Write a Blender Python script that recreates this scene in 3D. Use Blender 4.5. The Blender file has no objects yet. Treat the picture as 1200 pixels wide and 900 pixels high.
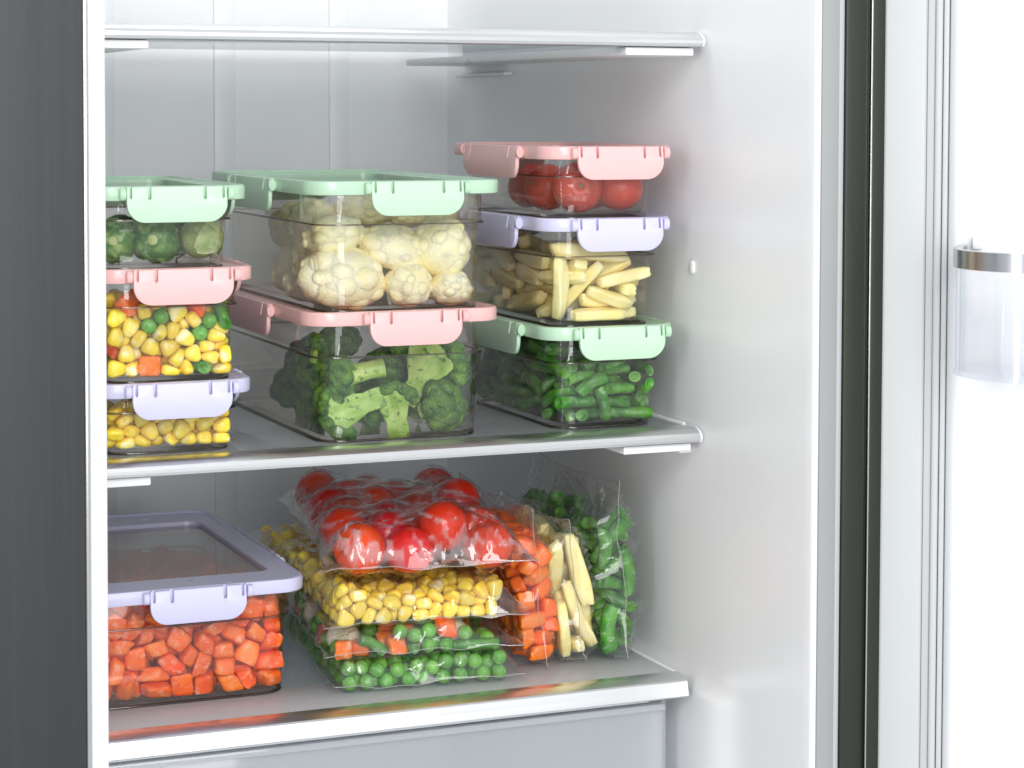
import bpy, bmesh, math, random
import numpy as np
from mathutils import Vector, Matrix, Euler

S = bpy.context.scene
COL = S.collection
# ================================================================= camera
CAM = np.array([-0.7339950, -1.4004570, 0.2398507])
YAW, PITCH, ROLL, FPX, PPY = 22.61290, 2.646950, -0.1516902, 2579.466, 246.114      # in pixels of a 1200 x 900 frame
def cam_axes():
    ya, pi, ro = [math.radians(a) for a in (YAW, PITCH, ROLL)]
    fw = np.array([math.sin(ya) * math.cos(pi), math.cos(ya) * math.cos(pi), -math.sin(pi)])
    r = np.array([math.cos(ya), -math.sin(ya), 0.0]); u = np.cross(r, fw)
    return r * math.cos(ro) - u * math.sin(ro), u * math.cos(ro) + r * math.sin(ro), fw
RT, UP, FW = cam_axes()
def project(P):
    d = np.asarray(P, float) - CAM; z = d @ FW
    return 600 + FPX * (d @ RT) / z, PPY - FPX * (d @ UP) / z, z
def at(px, py, Y):
    """the point of the plane y = Y seen at pixel (px, py)"""
    d = FW + RT * (px - 600) / FPX - UP * (py - PPY) / FPX
    return CAM + d * ((Y - CAM[1]) / d[1])
cd = bpy.data.cameras.new('camera'); camera = bpy.data.objects.new('camera', cd); COL.objects.link(camera)
camera.matrix_world = Matrix((( RT[0], UP[0], -FW[0], CAM[0]), (RT[1], UP[1], -FW[1], CAM[1]), (RT[2], UP[2], -FW[2], CAM[2]), (0, 0, 0, 1)))
cd.sensor_fit = 'HORIZONTAL'; cd.sensor_width = 36; cd.lens = FPX / 1200 * 36
cd.shift_y = (PPY - 450) / 1200; cd.clip_start = .05; cd.clip_end = 60
cd.dof.use_dof = True; cd.dof.focus_distance = 1.58; cd.dof.aperture_fstop = 20
S.camera = camera
# ================================================================= light (a studio: two soft boxes and even room light)
W = bpy.data.worlds.new('World'); S.world = W; W.use_nodes = True
bg = W.node_tree.nodes['Background']; bg.inputs[0].default_value = (.93, .965, 1, 1); bg.inputs[1].default_value = .84
def softbox(name, loc, target, sx, sy, power, col=(1, 1, 1)):
    l = bpy.data.lights.new(name, 'AREA'); l.shape = 'RECTANGLE'; l.size = sx; l.size_y = sy; l.energy = power; l.color = col
    o = bpy.data.objects.new(name, l); COL.objects.link(o); o.location = loc
    o.rotation_euler = (Vector(target) - Vector(loc)).to_track_quat('-Z', 'Y').to_euler(); return o
softbox('key_softbox', (-.75, -2.3, 1.30), (-.22, .1, 0), 1.1, .8, 31)
softbox('fill_softbox', (1.25, -2.2, .9), (.05, -.1, .02), .9, .9, 3)
softbox('front_softbox', (-.62, -3.2, .30), (-.2, .2, -.03), 1.5, 1.4, 37)
softbox('strip_softbox', (-2.05, -1.15, .25), (-.25, .1, .0), .26, 1.7, 9)
softbox('interior_lamp', (-.23, .12, .72), (-.23, .16, 0), .30, .22, .75)
S.render.engine = 'CYCLES'
S.view_settings.view_transform = 'Standard'; S.view_settings.look = 'None'; S.view_settings.exposure = 0.0; S.view_settings.gamma = 1
S.view_settings.use_curve_mapping = False
cy = S.cycles
cy.use_denoising = True; cy.max_bounces = 14; cy.transparent_max_bounces = 40; cy.diffuse_bounces = 8; cy.glossy_bounces = 5
cy.transmission_bounces = 6; cy.caustics_reflective = False; cy.caustics_refractive = False; cy.sample_clamp_indirect = 6
try: cy.denoising_prefilter = 'ACCURATE'; cy.denoiser = 'OPENIMAGEDENOISE'
except Exception: pass

# ================================================================= object helpers
def prop(o, label=None, cat=None, group=None, kind=None):
    for k, v in (('label', label), ('category', cat), ('group', group), ('kind', kind)):
        if v: o[k] = v
    return o
def empty(name, loc, label, cat, group=None, rz=0.0):
    o = bpy.data.objects.new(name, None); COL.objects.link(o); o.location = [float(c) for c in loc]; o.rotation_euler = (0, 0, rz)
    o.empty_display_size = .02; return prop(o, label, cat, group)
def mesh_from(V, F, mats=(), smooth=None, fm=None, name='m'):
    me = bpy.data.meshes.new(name); me.from_pydata([tuple(map(float, p)) for p in V], [], F); me.validate()
    for m in mats: me.materials.append(m)
    if fm is not None:
        for p, k in zip(me.polygons, fm): p.material_index = int(k)
    if smooth is not None:
        me.polygons.foreach_set('use_smooth', [True] * len(me.polygons))
        if smooth < 180: me.set_sharp_from_angle(angle=math.radians(smooth))
    me.update(); return me
def put(name, me, parent=None, loc=None):
    o = bpy.data.objects.new(name, me); COL.objects.link(o)
    if parent is not None: o.parent = parent
    if loc is not None: o.location = [float(c) for c in loc]
    return o
def bm_mesh(bm, mat, smooth=40, name='m'):
    bmesh.ops.recalc_face_normals(bm, faces=bm.faces)
    me = bpy.data.meshes.new(name); bm.to_mesh(me); bm.free(); me.materials.append(mat)
    if smooth is not None:
        me.polygons.foreach_set('use_smooth', [True] * len(me.polygons)); me.set_sharp_from_angle(angle=math.radians(smooth))
    return me
def box(x0, x1, y0, y1, z0, z1, mat, bev=.0008, seg=2):
    bm = bmesh.new(); bmesh.ops.create_cube(bm, size=1)
    for v in bm.verts: v.co = ((x0 + x1) / 2 + v.co.x * (x1 - x0), (y0 + y1) / 2 + v.co.y * (y1 - y0), (z0 + z1) / 2 + v.co.z * (z1 - z0))
    if bev: bmesh.ops.bevel(bm, geom=bm.edges[:], offset=bev, segments=seg, affect='EDGES', profile=.5)
    return bm_mesh(bm, mat, 35)
def extrude_x(profile, x0, x1, mat, smooth=35):
    """a closed (y, z) outline drawn out along x"""
    n = len(profile); V = [(x0, y, z) for y, z in profile] + [(x1, y, z) for y, z in profile]
    F = [[i, (i + 1) % n, n + (i + 1) % n, n + i] for i in range(n)] + [list(range(n))[::-1], [n + i for i in range(n)]]
    bm = bmesh.new(); vs = [bm.verts.new(p) for p in V]
    for f in F: bm.faces.new([vs[i] for i in f])
    return bm_mesh(bm, mat, smooth)
def rrect(x0, x1, y0, y1, r, z, n=8):
    pts = []
    for cx, cy_, a0 in ((x1 - r, y1 - r, 0), (x0 + r, y1 - r, 90), (x0 + r, y0 + r, 180), (x1 - r, y0 + r, 270)):
        for k in range(n + 1):
            a = math.radians(a0 + 90 * k / n); pts.append((cx + r * math.cos(a), cy_ + r * math.sin(a), z))
    return pts
def loft(rings, cap0=True, cap1=True, close=False):
    n = len(rings[0]); V = [p for r in rings for p in r]; F = []
    m = len(rings); last = m if close else m - 1
    for i in range(last):
        a, b = i * n, ((i + 1) % m) * n
        for k in range(n): F.append([a + k, a + (k + 1) % n, b + (k + 1) % n, b + k])
    if cap0 and not close: F.append(list(range(n))[::-1])
    if cap1 and not close: F.append([(m - 1) * n + k for k in range(n)])
    return V, F
def tube(pts, radii, nr=8, cap=True):
    """a round tapered rod along points"""
    V, F = [], []; pts = [Vector(p) for p in pts]
    for i, p in enumerate(pts):
        t = (pts[min(i + 1, len(pts) - 1)] - pts[max(i - 1, 0)]).normalized()
        a = t.orthogonal().normalized() if i == 0 else (a - t * a.dot(t)).normalized()
        b = t.cross(a)
        for k in range(nr):
            q = 2 * math.pi * k / nr; V.append(p + (a * math.cos(q) + b * math.sin(q)) * radii[i])
    for i in range(len(pts) - 1):
        for k in range(nr): F.append([i * nr + k, i * nr + (k + 1) % nr, (i + 1) * nr + (k + 1) % nr, (i + 1) * nr + k])
    if cap: F += [list(range(nr))[::-1], [(len(pts) - 1) * nr + k for k in range(nr)]]
    return V, F

# ================================================================= materials
def nodes(name):
    m = bpy.data.materials.new(name); m.use_nodes = True; nt = m.node_tree
    return m, nt, nt.nodes, nt.links, nt.nodes['Principled BSDF']
def N(nt, kind, **k):
    n = nt.nodes.new(kind)
    for a, b in k.items():
        if hasattr(n, a): setattr(n, a, b)
        else: n.inputs[a].default_value = b
    return n
def ramp(nt, src, stops):
    r = nt.nodes.new('ShaderNodeValToRGB'); nt.links.new(src, r.inputs[0])
    while len(r.color_ramp.elements) < len(stops): r.color_ramp.elements.new(.5)
    for e, (p, c) in zip(r.color_ramp.elements, stops):
        e.position = p; e.color = (*c, 1) if len(c) == 3 else c
    return r
def mix(nt, fac, a, b, mode='MIX'):
    m = nt.nodes.new('ShaderNodeMix'); m.data_type = 'RGBA'; m.blend_type = mode
    for i, s in ((0, fac), (6, a), (7, b)):
        if hasattr(s, 'is_output'): nt.links.new(s, m.inputs[i])
        else: m.inputs[i].default_value = s if i == 0 else (*s, 1)
    return m.outputs[2]
def plastic(name, col, rough=.35, bump=.0, scale=300, vary=.02, spec=.5, coat=0.0):
    m, nt, nd, lk, p = nodes(name)
    tc = N(nt, 'ShaderNodeTexCoord'); no = N(nt, 'ShaderNodeTexNoise', Scale=18.0, Detail=4.0); lk.new(tc.outputs['Object'], no.inputs['Vector'])
    c = mix(nt, no.outputs['Fac'], [x * (1 - vary) for x in col], [min(1, x * (1 + vary)) for x in col]); lk.new(c, p.inputs['Base Color'])
    rr = N(nt, 'ShaderNodeMapRange'); rr.inputs['To Min'].default_value = rough * .85; rr.inputs['To Max'].default_value = rough * 1.2
    lk.new(no.outputs['Fac'], rr.inputs['Value']); lk.new(rr.outputs[0], p.inputs['Roughness'])
    p.inputs['Specular IOR Level'].default_value = spec; p.inputs['Coat Weight'].default_value = coat
    if bump:
        n2 = N(nt, 'ShaderNodeTexNoise', Scale=float(scale), Detail=3.0); lk.new(tc.outputs['Object'], n2.inputs['Vector'])
        b = N(nt, 'ShaderNodeBump', Strength=bump, Distance=.0005); lk.new(n2.outputs['Fac'], b.inputs['Height']); lk.new(b.outputs[0], p.inputs['Normal'])
    return m
def metal(name, col, rough, streak=(1, 1, 1), amp=.12, metallic=1.0, bump=.05):
    """brushed metal: noise stretched along one axis"""
    m, nt, nd, lk, p = nodes(name)
    tc = N(nt, 'ShaderNodeTexCoord'); mp = N(nt, 'ShaderNodeMapping'); mp.inputs['Scale'].default_value = streak
    no = N(nt, 'ShaderNodeTexNoise', Scale=1.0, Detail=6.0, Roughness=.7); lk.new(tc.outputs['Object'], mp.inputs[0]); lk.new(mp.outputs[0], no.inputs['Vector'])
    lk.new(mix(nt, no.outputs['Fac'], [x * (1 - amp) for x in col], [min(1, x * (1 + amp)) for x in col]), p.inputs['Base Color'])
    p.inputs['Metallic'].default_value = metallic
    rr = N(nt, 'ShaderNodeMapRange'); rr.inputs['To Min'].default_value = rough * .7; rr.inputs['To Max'].default_value = rough * 1.3
    lk.new(no.outputs['Fac'], rr.inputs['Value']); lk.new(rr.outputs[0], p.inputs['Roughness'])
    b = N(nt, 'ShaderNodeBump', Strength=bump, Distance=.0003); lk.new(no.outputs['Fac'], b.inputs['Height']); lk.new(b.outputs[0], p.inputs['Normal'])
    return m
def clear(name, tint=(.97, .965, .95), edge=(.72, .68, .62), f0=.045, gloss=.04, haze=0.0, haze_attr=None, hazecol=(.9, .9, .92), bump=None, fmax=.9, epow=3.5, fpow=5.0):
    """thin clear plastic or glass: sees straight through, mirrors more towards grazing, darkens where the path in it is long"""
    m = bpy.data.materials.new(name); m.use_nodes = True; nt = m.node_tree; nt.nodes.clear(); lk = nt.links
    out = N(nt, 'ShaderNodeOutputMaterial'); lw = N(nt, 'ShaderNodeLayerWeight', Blend=.5)
    p5 = N(nt, 'ShaderNodeMath', operation='POWER'); lk.new(lw.outputs['Facing'], p5.inputs[0]); p5.inputs[1].default_value = fpow
    fr = N(nt, 'ShaderNodeMapRange'); fr.inputs['To Min'].default_value = f0; fr.inputs['To Max'].default_value = fmax; lk.new(p5.outputs[0], fr.inputs['Value'])
    p3 = N(nt, 'ShaderNodeMath', operation='POWER'); lk.new(lw.outputs['Facing'], p3.inputs[0]); p3.inputs[1].default_value = epow
    tr = N(nt, 'ShaderNodeBsdfTransparent'); lk.new(mix(nt, p3.outputs[0], tint, edge), tr.inputs[0])
    gl = N(nt, 'ShaderNodeBsdfGlossy'); gl.inputs['Roughness'].default_value = gloss; gl.inputs['Color'].default_value = (1, 1, 1, 1)
    sh = tr.outputs[0]
    if haze or haze_attr:
        df = N(nt, 'ShaderNodeBsdfDiffuse'); df.inputs[0].default_value = (*hazecol, 1)
        tl = N(nt, 'ShaderNodeBsdfTranslucent'); tl.inputs[0].default_value = (*hazecol, 1)
        ms = N(nt, 'ShaderNodeMixShader'); ms.inputs[0].default_value = .35; lk.new(df.outputs[0], ms.inputs[1]); lk.new(tl.outputs[0], ms.inputs[2])
        m2 = N(nt, 'ShaderNodeMixShader'); m2.inputs[0].default_value = haze; lk.new(sh, m2.inputs[1]); lk.new(ms.outputs[0], m2.inputs[2])
        if haze_attr:
            at_ = N(nt, 'ShaderNodeAttribute', attribute_name=haze_attr); lk.new(at_.outputs['Fac'], m2.inputs[0])
        sh = m2.outputs[0]
    m1 = N(nt, 'ShaderNodeMixShader'); lk.new(fr.outputs[0], m1.inputs[0]); lk.new(sh, m1.inputs[1]); lk.new(gl.outputs[0], m1.inputs[2])
    if bump:
        tc = N(nt, 'ShaderNodeTexCoord'); no = N(nt, 'ShaderNodeTexNoise', Scale=bump[0], Detail=3.0, Distortion=1.2); lk.new(tc.outputs['Object'], no.inputs['Vector'])
        b = N(nt, 'ShaderNodeBump', Strength=bump[1], Distance=.002); lk.new(no.outputs['Fac'], b.inputs['Height']); lk.new(b.outputs[0], gl.inputs['Normal'])
    lk.new(m1.outputs[0], out.inputs[0]); return m
def veg(name, c1, c2, scale, rough=.4, grain=0, gdist=.0010, frost=0.0, frostcol=(.78, .80, .80), fscale=90, bump=.4, bscale=400, sss=.0, sssr=(.6, .5, .3), vary=.25, third=None, tscale=60, tpos=(.5, .62), spec=.5, bdist=.0006):
    """a frozen vegetable: two tones in blotches, some rime, each piece a shade of its own"""
    m, nt, nd, lk, p = nodes(name)
    tc = N(nt, 'ShaderNodeTexCoord'); oi = N(nt, 'ShaderNodeObjectInfo'); ad = N(nt, 'ShaderNodeVectorMath', operation='ADD')
    sc = N(nt, 'ShaderNodeVectorMath', operation='SCALE'); cx = N(nt, 'ShaderNodeCombineXYZ')
    for i in range(3): lk.new(oi.outputs['Random'], cx.inputs[i])
    lk.new(cx.outputs[0], sc.inputs[0]); sc.inputs['Scale'].default_value = 3.7
    lk.new(tc.outputs['Object'], ad.inputs[0]); lk.new(sc.outputs[0], ad.inputs[1]); vec = ad.outputs[0]
    n1 = N(nt, 'ShaderNodeTexNoise', Scale=float(scale), Detail=4.0); lk.new(vec, n1.inputs['Vector'])
    r1 = ramp(nt, n1.outputs['Fac'], [(.35, c1), (.65, c2)]); c = r1.outputs[0]
    if third:
        n3 = N(nt, 'ShaderNodeTexNoise', Scale=float(tscale), Detail=3.0); lk.new(vec, n3.inputs['Vector'])
        r3 = ramp(nt, n3.outputs['Fac'], [(tpos[0], (0, 0, 0)), (tpos[1], (1, 1, 1))]); c = mix(nt, r3.outputs[0], c, third)
    hs = N(nt, 'ShaderNodeHueSaturation'); lk.new(c, hs.inputs['Color'])
    mr = N(nt, 'ShaderNodeMapRange'); mr.inputs['To Min'].default_value = 1 - vary; mr.inputs['To Max'].default_value = 1 + vary * .6
    lk.new(oi.outputs['Random'], mr.inputs['Value']); lk.new(mr.outputs[0], hs.inputs['Value'])
    mh = N(nt, 'ShaderNodeMapRange'); mh.inputs['To Min'].default_value = .496; mh.inputs['To Max'].default_value = .512
    m7 = N(nt, 'ShaderNodeMath', operation='MULTIPLY'); m7.inputs[1].default_value = 7.31; fr_ = N(nt, 'ShaderNodeMath', operation='FRACT')
    lk.new(oi.outputs['Random'], m7.inputs[0]); lk.new(m7.outputs[0], fr_.inputs[0]); lk.new(fr_.outputs[0], mh.inputs['Value']); lk.new(mh.outputs[0], hs.inputs['Hue'])
    c = hs.outputs[0]
    n2 = N(nt, 'ShaderNodeTexNoise', Scale=float(bscale), Detail=4.0, Roughness=.65); lk.new(vec, n2.inputs['Vector'])
    if frost:
        nf = N(nt, 'ShaderNodeTexNoise', Scale=float(fscale), Detail=6.0, Roughness=.72); lk.new(vec, nf.inputs['Vector'])
        rf = ramp(nt, nf.outputs['Fac'], [(.62 - frost * .3, (0, 0, 0)), (.80 - frost * .2, (1, 1, 1))])
        sp = N(nt, 'ShaderNodeMath', operation='MULTIPLY'); lk.new(rf.outputs[0], sp.inputs[0]); sp.inputs[1].default_value = .75
        c = mix(nt, sp.outputs[0], c, frostcol)
        rr = N(nt, 'ShaderNodeMapRange'); rr.inputs['To Min'].default_value = rough; rr.inputs['To Max'].default_value = min(1, rough + .35)
        lk.new(rf.outputs[0], rr.inputs['Value']); lk.new(rr.outputs[0], p.inputs['Roughness'])
    else: p.inputs['Roughness'].default_value = rough
    lk.new(c, p.inputs['Base Color'])
    b = N(nt, 'ShaderNodeBump', Strength=bump, Distance=bdist); lk.new(n2.outputs['Fac'], b.inputs['Height'])
    if grain:
        vo = N(nt, 'ShaderNodeTexVoronoi', Scale=float(grain)); lk.new(vec, vo.inputs['Vector'])
        b2 = N(nt, 'ShaderNodeBump', Strength=.9, Distance=gdist); b2.invert = True; lk.new(vo.outputs['Distance'], b2.inputs['Height']); lk.new(b.outputs[0], b2.inputs['Normal']); b = b2
    lk.new(b.outputs[0], p.inputs['Normal'])
    if sss:
        p.inputs['Subsurface Weight'].default_value = sss; p.inputs['Subsurface Radius'].default_value = sssr; p.inputs['Subsurface Scale'].default_value = .004
    p.inputs['Specular IOR Level'].default_value = spec
    return m

M_wall = plastic('white_liner', (.83, .838, .845), .30, bump=.03, scale=60)
M_wall_back = plastic('white_back_panel', (.85, .86, .87), .38, bump=.03, scale=50)
M_white = plastic('white_plastic', (.80, .81, .82), .28)
M_frame = plastic('white_frame', (.84, .85, .87), .3)
M_door_white = plastic('door_liner_white', (.80, .81, .82), .3)
M_gasket = plastic('pale_gasket', (.50, .515, .51), .5, bump=.05)
M_gasket_dark = plastic('grey_gasket', (.42, .43, .44), .55)
M_inox = metal('brushed_dark_steel', (.080, .082, .085), .42, (260, 260, 1.6), .06)
M_dark_frame = metal('dark_olive_metal', (.036, .041, .033), .42, (60, 60, 2), .08, metallic=.55)
M_edge = metal('bright_edge', (.62, .62, .60), .18, (50, 50, 1), .03)
M_trim = metal('silver_trim', (.84, .845, .85), .30, (2.5, 420, 420), .05, bump=.02)
M_chrome = metal('chrome_band', (.50, .51, .53), .22, (2, 2, 200), .03, bump=.01)
M_shelf_glass = clear('shelf_glass', (.82, .84, .85), (.55, .60, .60), f0=.05, gloss=.05, haze=.24, hazecol=(.80, .82, .83), fmax=.7)
M_lip = clear('frosted_shelf_print', (.65, .66, .67), (.6, .6, .6), f0=.05, gloss=.2, haze=.75, hazecol=(.80, .81, .82), fmax=.35)
M_drawer = clear('drawer_plastic', (.95, .96, .97), (.76, .80, .84), f0=.045, gloss=.06, haze=.34, hazecol=(.88, .90, .92))
M_bin = clear('bin_plastic', (.985, .988, .995), (.90, .92, .96), f0=.04, gloss=.05)
M_body = clear('container_plastic', (.980, .976, .966), (.72, .67, .60), f0=.040, gloss=.03, epow=3.2, fpow=4.4)
M_thick = clear('container_plastic_rib', (.62, .57, .53), (.30, .26, .23), f0=.07, gloss=.05, epow=1.5)
M_panel = clear('lid_panel_plastic', (.93, .935, .93), (.7, .7, .69), f0=.05, gloss=.06, haze=.11, hazecol=(.8, .82, .84))  # haze whitens the windows in place of the reflection on them
M_seam = clear('bag_seam', (.80, .80, .80), (.70, .70, .70), f0=.12, gloss=.10, haze=.35)
LID = {'green': ((.47, .68, .49), (.53, .74, .545)), 'pink': ((.80, .47, .455), (.84, .51, .50)), 'lilac': ((.60, .585, .78), (.62, .605, .83))}
M_lid = {k: plastic(k + '_lid', a, .26, vary=.01, coat=.2) for k, (a, b) in LID.items()}
M_latch = {k: plastic(k + '_latch', b, .33, vary=.01) for k, (a, b) in LID.items()}

# ---------------------------------------------------------------- small shapes (all in metres, centred)
def ico(sub):
    bm = bmesh.new(); bmesh.ops.create_icosphere(bm, subdivisions=sub, radius=1.0)
    v = np.array([p.co[:] for p in bm.verts]); f = [[q.index for q in p.verts] for p in bm.faces]
    bm.free(); return v, f
_ICO = {}
def icov(sub):
    if sub not in _ICO: _ICO[sub] = ico(sub)
    v, f = _ICO[sub]; return v.copy(), f
def lumps(v, seed, freq, amp, k=5):
    """smooth pseudo-random bumps from a few plane waves"""
    r = np.random.RandomState(seed); h = np.zeros(len(v))
    for _ in range(k):
        d = r.normal(size=3); d /= np.linalg.norm(d)
        h += np.sin(v @ d * freq * r.uniform(.7, 1.4) + r.uniform(0, 6.28))
    return 1 + amp * h / math.sqrt(k)
def kernel_shape(seed):
    r = np.random.RandomState(seed); v, f = icov(3); p = 3.6
    n = (np.abs(v) ** p).sum(1) ** (1 / p); s = v / n[:, None]
    taper = 1 - .42 * np.clip(.35 - s[:, 2], 0, 1.3) / 1.3
    s[:, 0] *= taper; s[:, 1] *= taper * (1 + .12 * r.uniform(-1, 1) * s[:, 0])
    s[:, 2] += .10 * np.clip(s[:, 2], 0, 1) * r.uniform(-1, 1) * s[:, 0] - .16 * np.exp(-((s[:, 0] ** 2 + s[:, 1] ** 2) / .16)) * (s[:, 2] > 0)
    s *= lumps(s, seed, 3.2, .035)[:, None]
    s *= np.array([.0048, .0036, .0050]) * r.uniform(.88, 1.12, 3)
    return s, f
def pea_shape(seed):
    v, f = icov(2); v = v * lumps(v, seed, 2.2, .025)[:, None]
    return v * .0051, f
def cube_shape(seed, size=.0078, rnd=.26, sub=3):
    """irregular diced piece: a superellipsoid with tilted faces"""
    r = np.random.RandomState(seed); v, f = icov(sub)
    p = 9.0
    n = (np.abs(v) ** p).sum(1) ** (1 / p); s = v / n[:, None]
    sh = np.eye(3) + r.uniform(-rnd, rnd, (3, 3)); s = s @ sh.T
    s *= 1 + .25 * r.uniform(-1, 1) * s[:, [2]] * np.array([[1, 1, 0]])
    s *= (lumps(s, seed + 9, 3.5, .03) * lumps(s, seed + 3, 8.0, .014))[:, None]
    return s * size * r.uniform(.78, 1.12, 3), f
def stick_shape(seed):
    r = np.random.RandomState(seed); v, f = icov(3); p = 9.0
    n = (np.abs(v) ** p).sum(1) ** (1 / p); s = v / n[:, None]
    L = r.uniform(.018, .029); w = r.uniform(.0050, .0070); t = r.uniform(.0036, .0050)
    tap = 1 + r.uniform(-.38, .1) * np.abs(s[:, 2] + .3) ; s[:, 0] *= tap
    s[:, 1] *= 1 + .30 * r.uniform(-1, 1) * s[:, 0]
    x = s[:, 2] * L
    out = np.stack([s[:, 0] * w + r.uniform(-.3, .3) * s[:, 2] * w, s[:, 1] * t, x + s[:, 0] * r.uniform(-.5, .5) * w], 1)
    out[:, 1] += .0022 * r.uniform(-1, 1) * s[:, 2] ** 2
    return out, f
def bean_shape(seed, L=None, R=None):
    r = np.random.RandomState(seed); L = L or r.uniform(.011, .019); R = R or r.uniform(.0042, .0053)
    nseg, nr = 9, 12; V = []; F = []; bend = r.uniform(-.003, .003); cut = r.uniform(-.6, .6, 2)
    for i in range(nseg):
        t = i / (nseg - 1) * 2 - 1
        for k in range(nr):
            a = 2 * math.pi * k / nr
            rr = R * (1 + .05 * math.sin(5 * t + seed)) * (.94 if i in (0, nseg - 1) else 1)
            x, y = rr * math.cos(a), rr * .88 * math.sin(a)
            z = t * L + (x * cut[0] if i <= 1 else x * cut[1] if i >= nseg - 2 else 0)
            V.append((x + bend * (1 - t * t), y, z))
    for i in range(nseg - 1):
        for k in range(nr):
            a, b = i * nr + k, i * nr + (k + 1) % nr; F.append([a, b, b + nr, a + nr])
    # cut ends: a rim, then a slightly hollow middle
    for e, (i0, sg) in enumerate(((0, 1), ((nseg - 1) * nr, -1))):
        n0 = len(V); c = np.mean(np.array(V[i0:i0 + nr]), 0)
        for k in range(nr):
            p = np.array(V[i0 + k]); q = c + (p - c) * .72; V.append(tuple(q))
        n1 = len(V)
        for k in range(nr):
            p = np.array(V[i0 + k]); q = c + (p - c) * .45; q[2] += sg * .0012; V.append(tuple(q))
        for k in range(nr):
            a, b, c2, d2 = i0 + k, i0 + (k + 1) % nr, n0 + (k + 1) % nr, n0 + k
            F.append([a, d2, c2, b] if sg > 0 else [a, b, c2, d2])
            a, b, c2, d2 = n0 + k, n0 + (k + 1) % nr, n1 + (k + 1) % nr, n1 + k
            F.append([a, d2, c2, b] if sg > 0 else [a, b, c2, d2])
        cap = [n1 + k for k in range(nr)]
        F.append(cap[::-1] if sg > 0 else cap)
    return np.array(V), F
def sprout_ball(seed, R=.0145):
    v, f = icov(3); return v * R, f
def tomato_shape(seed, R=.0172):
    v, f = icov(4); r = np.random.RandomState(seed)
    z = v[:, 2]; rad = np.sqrt(v[:, 0] ** 2 + v[:, 1] ** 2)
    s = v.copy(); s *= lumps(v, seed, 1.8, .02)[:, None]
    s[:, 2] -= .16 * np.exp(-(rad / .22) ** 2) * np.sign(z) * (z > 0)
    s *= np.array([1, 1, r.uniform(.9, 1.05)])
    return s * R, f
def lump_shape(seed, R=.012):
    v, f = icov(4); return v * (lumps(v, seed, 3.2, .08) * lumps(v, seed + 5, 8, .025))[:, None] * R, f
KINDS = {'c': (kernel_shape, 5), 'p': (pea_shape, 3), 'k': (cube_shape, 6), 's': (stick_shape, 7),
         'b': (bean_shape, 6), 't': (tomato_shape, 3), 'l': (lump_shape, 4)}
def shape(kind, i, size=1.0):
    v, f = KINDS[kind][0](i * 7 + ord(kind)); return v * size, f

# ================================================================= the refrigerator
TOPZ, MIDZ, LOWZ = .2837, 0.0, -.1797         # undersides of the three shelf trims
YB, YF = .493, -.1555                          # back wall, front edge of the liner
fridge = empty('refrigerator', (-.23, .15, -.52), 'open refrigerator with white interior and dark metal doors', 'refrigerator')
FO = np.array([-.23, .15, -.52])
def fp(name, me, parent=None):
    """a part modelled in world coordinates, hung under the refrigerator"""
    me.transform(Matrix.Translation(-Vector(FO))); o = put(name, me, fridge if parent is None else parent); return o
XLW = -.4660
fp('back_panel', box(XLW - .03, .03, YB, YB + .03, -.52, .75, M_wall_back, 0))
fp('interior_ceiling', box(XLW, 0, YF + .01, YB, .75, .78, M_wall, 0))
fp('interior_floor', box(XLW, 0, YF + .01, YB, -.55, -.52, M_wall, 0))
for xc, w in ((-.2209, .0194), (-.1151, .0186), (-.3252, .0130), (-.4290, .0186)):
    fp('rib', box(xc - w / 2, xc + w / 2, YB - .0035, YB - .0002, -.52, .75, M_wall_back, .0012, 2))
# right wall: flat, a rounded front return, and a soft step that widens below the crisper shelf
M_strip_shade = plastic('strip_shade_grey', (.30, .31, .31), .6)  # grey that puts the shade of the front return into the colour
def sg_(t):
    return 1 / (1 + math.exp(max(-40.0, min(40.0, t))))
def right_wall():
    ys = np.concatenate([np.linspace(YF + .006, .0, 18), np.linspace(.02, YB, 26)]); zs = np.concatenate([np.linspace(-.55, -.25, 8), np.linspace(-.24, -.10, 40), np.linspace(-.08, .78, 24)])
    V, F = [], []
    for z in zs:
        row = []
        for y in ys:
            a = sg_((z + .1745) / .0022); b = sg_(-(y + .040) / .007)
            back = .010 * math.exp(-((YB - y) / .012) ** 1.0)
            x = -.0085 * a * b - back - .0011 * math.exp(-((z - .2225) / .0016) ** 2) * sg_(-(y - .09) / .012)
            row.append((x, y, z))
        # rounded return at the front
        pre = [(.0150 , YF + .0006, z), (.0125, YF + .0006, z), (.0050, YF + .0006, z), (.0028, YF + .0009, z), (.0012, YF + .0022, z), (.0003, YF + .0042, z)]
        V += pre + row
    n = len(ys) + 6
    for i in range(len(zs) - 1):
        for k in range(n - 1): F.append([i * n + k, i * n + k + 1, (i + 1) * n + k + 1, (i + 1) * n + k])
    nv = len(V); V += [(.03, y, z) for z in (zs[0], zs[-1]) for y in (YF + .0002, YB)]
    # thickness behind the face, so that the wall is a real slab
    m = len(zs) - 1
    F += [[nv, nv + 1, nv + 3, nv + 2], [0] + [nv, nv + 2] + [m * n]]
    F += [[*range(0, n)] + [nv + 1, nv], ([*range(m * n, m * n + n)] + [nv + 3, nv + 2])[::-1]]
    return mesh_from(V, F, [M_wall], 60)
fp('side_wall', right_wall())
fp('liner_return_shade', box(.0022, .0150, YF - .0012, YF + .0004, -.55, .78, M_strip_shade, .0005))  # thin cover strip, its grey stands for shade on the return
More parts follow.
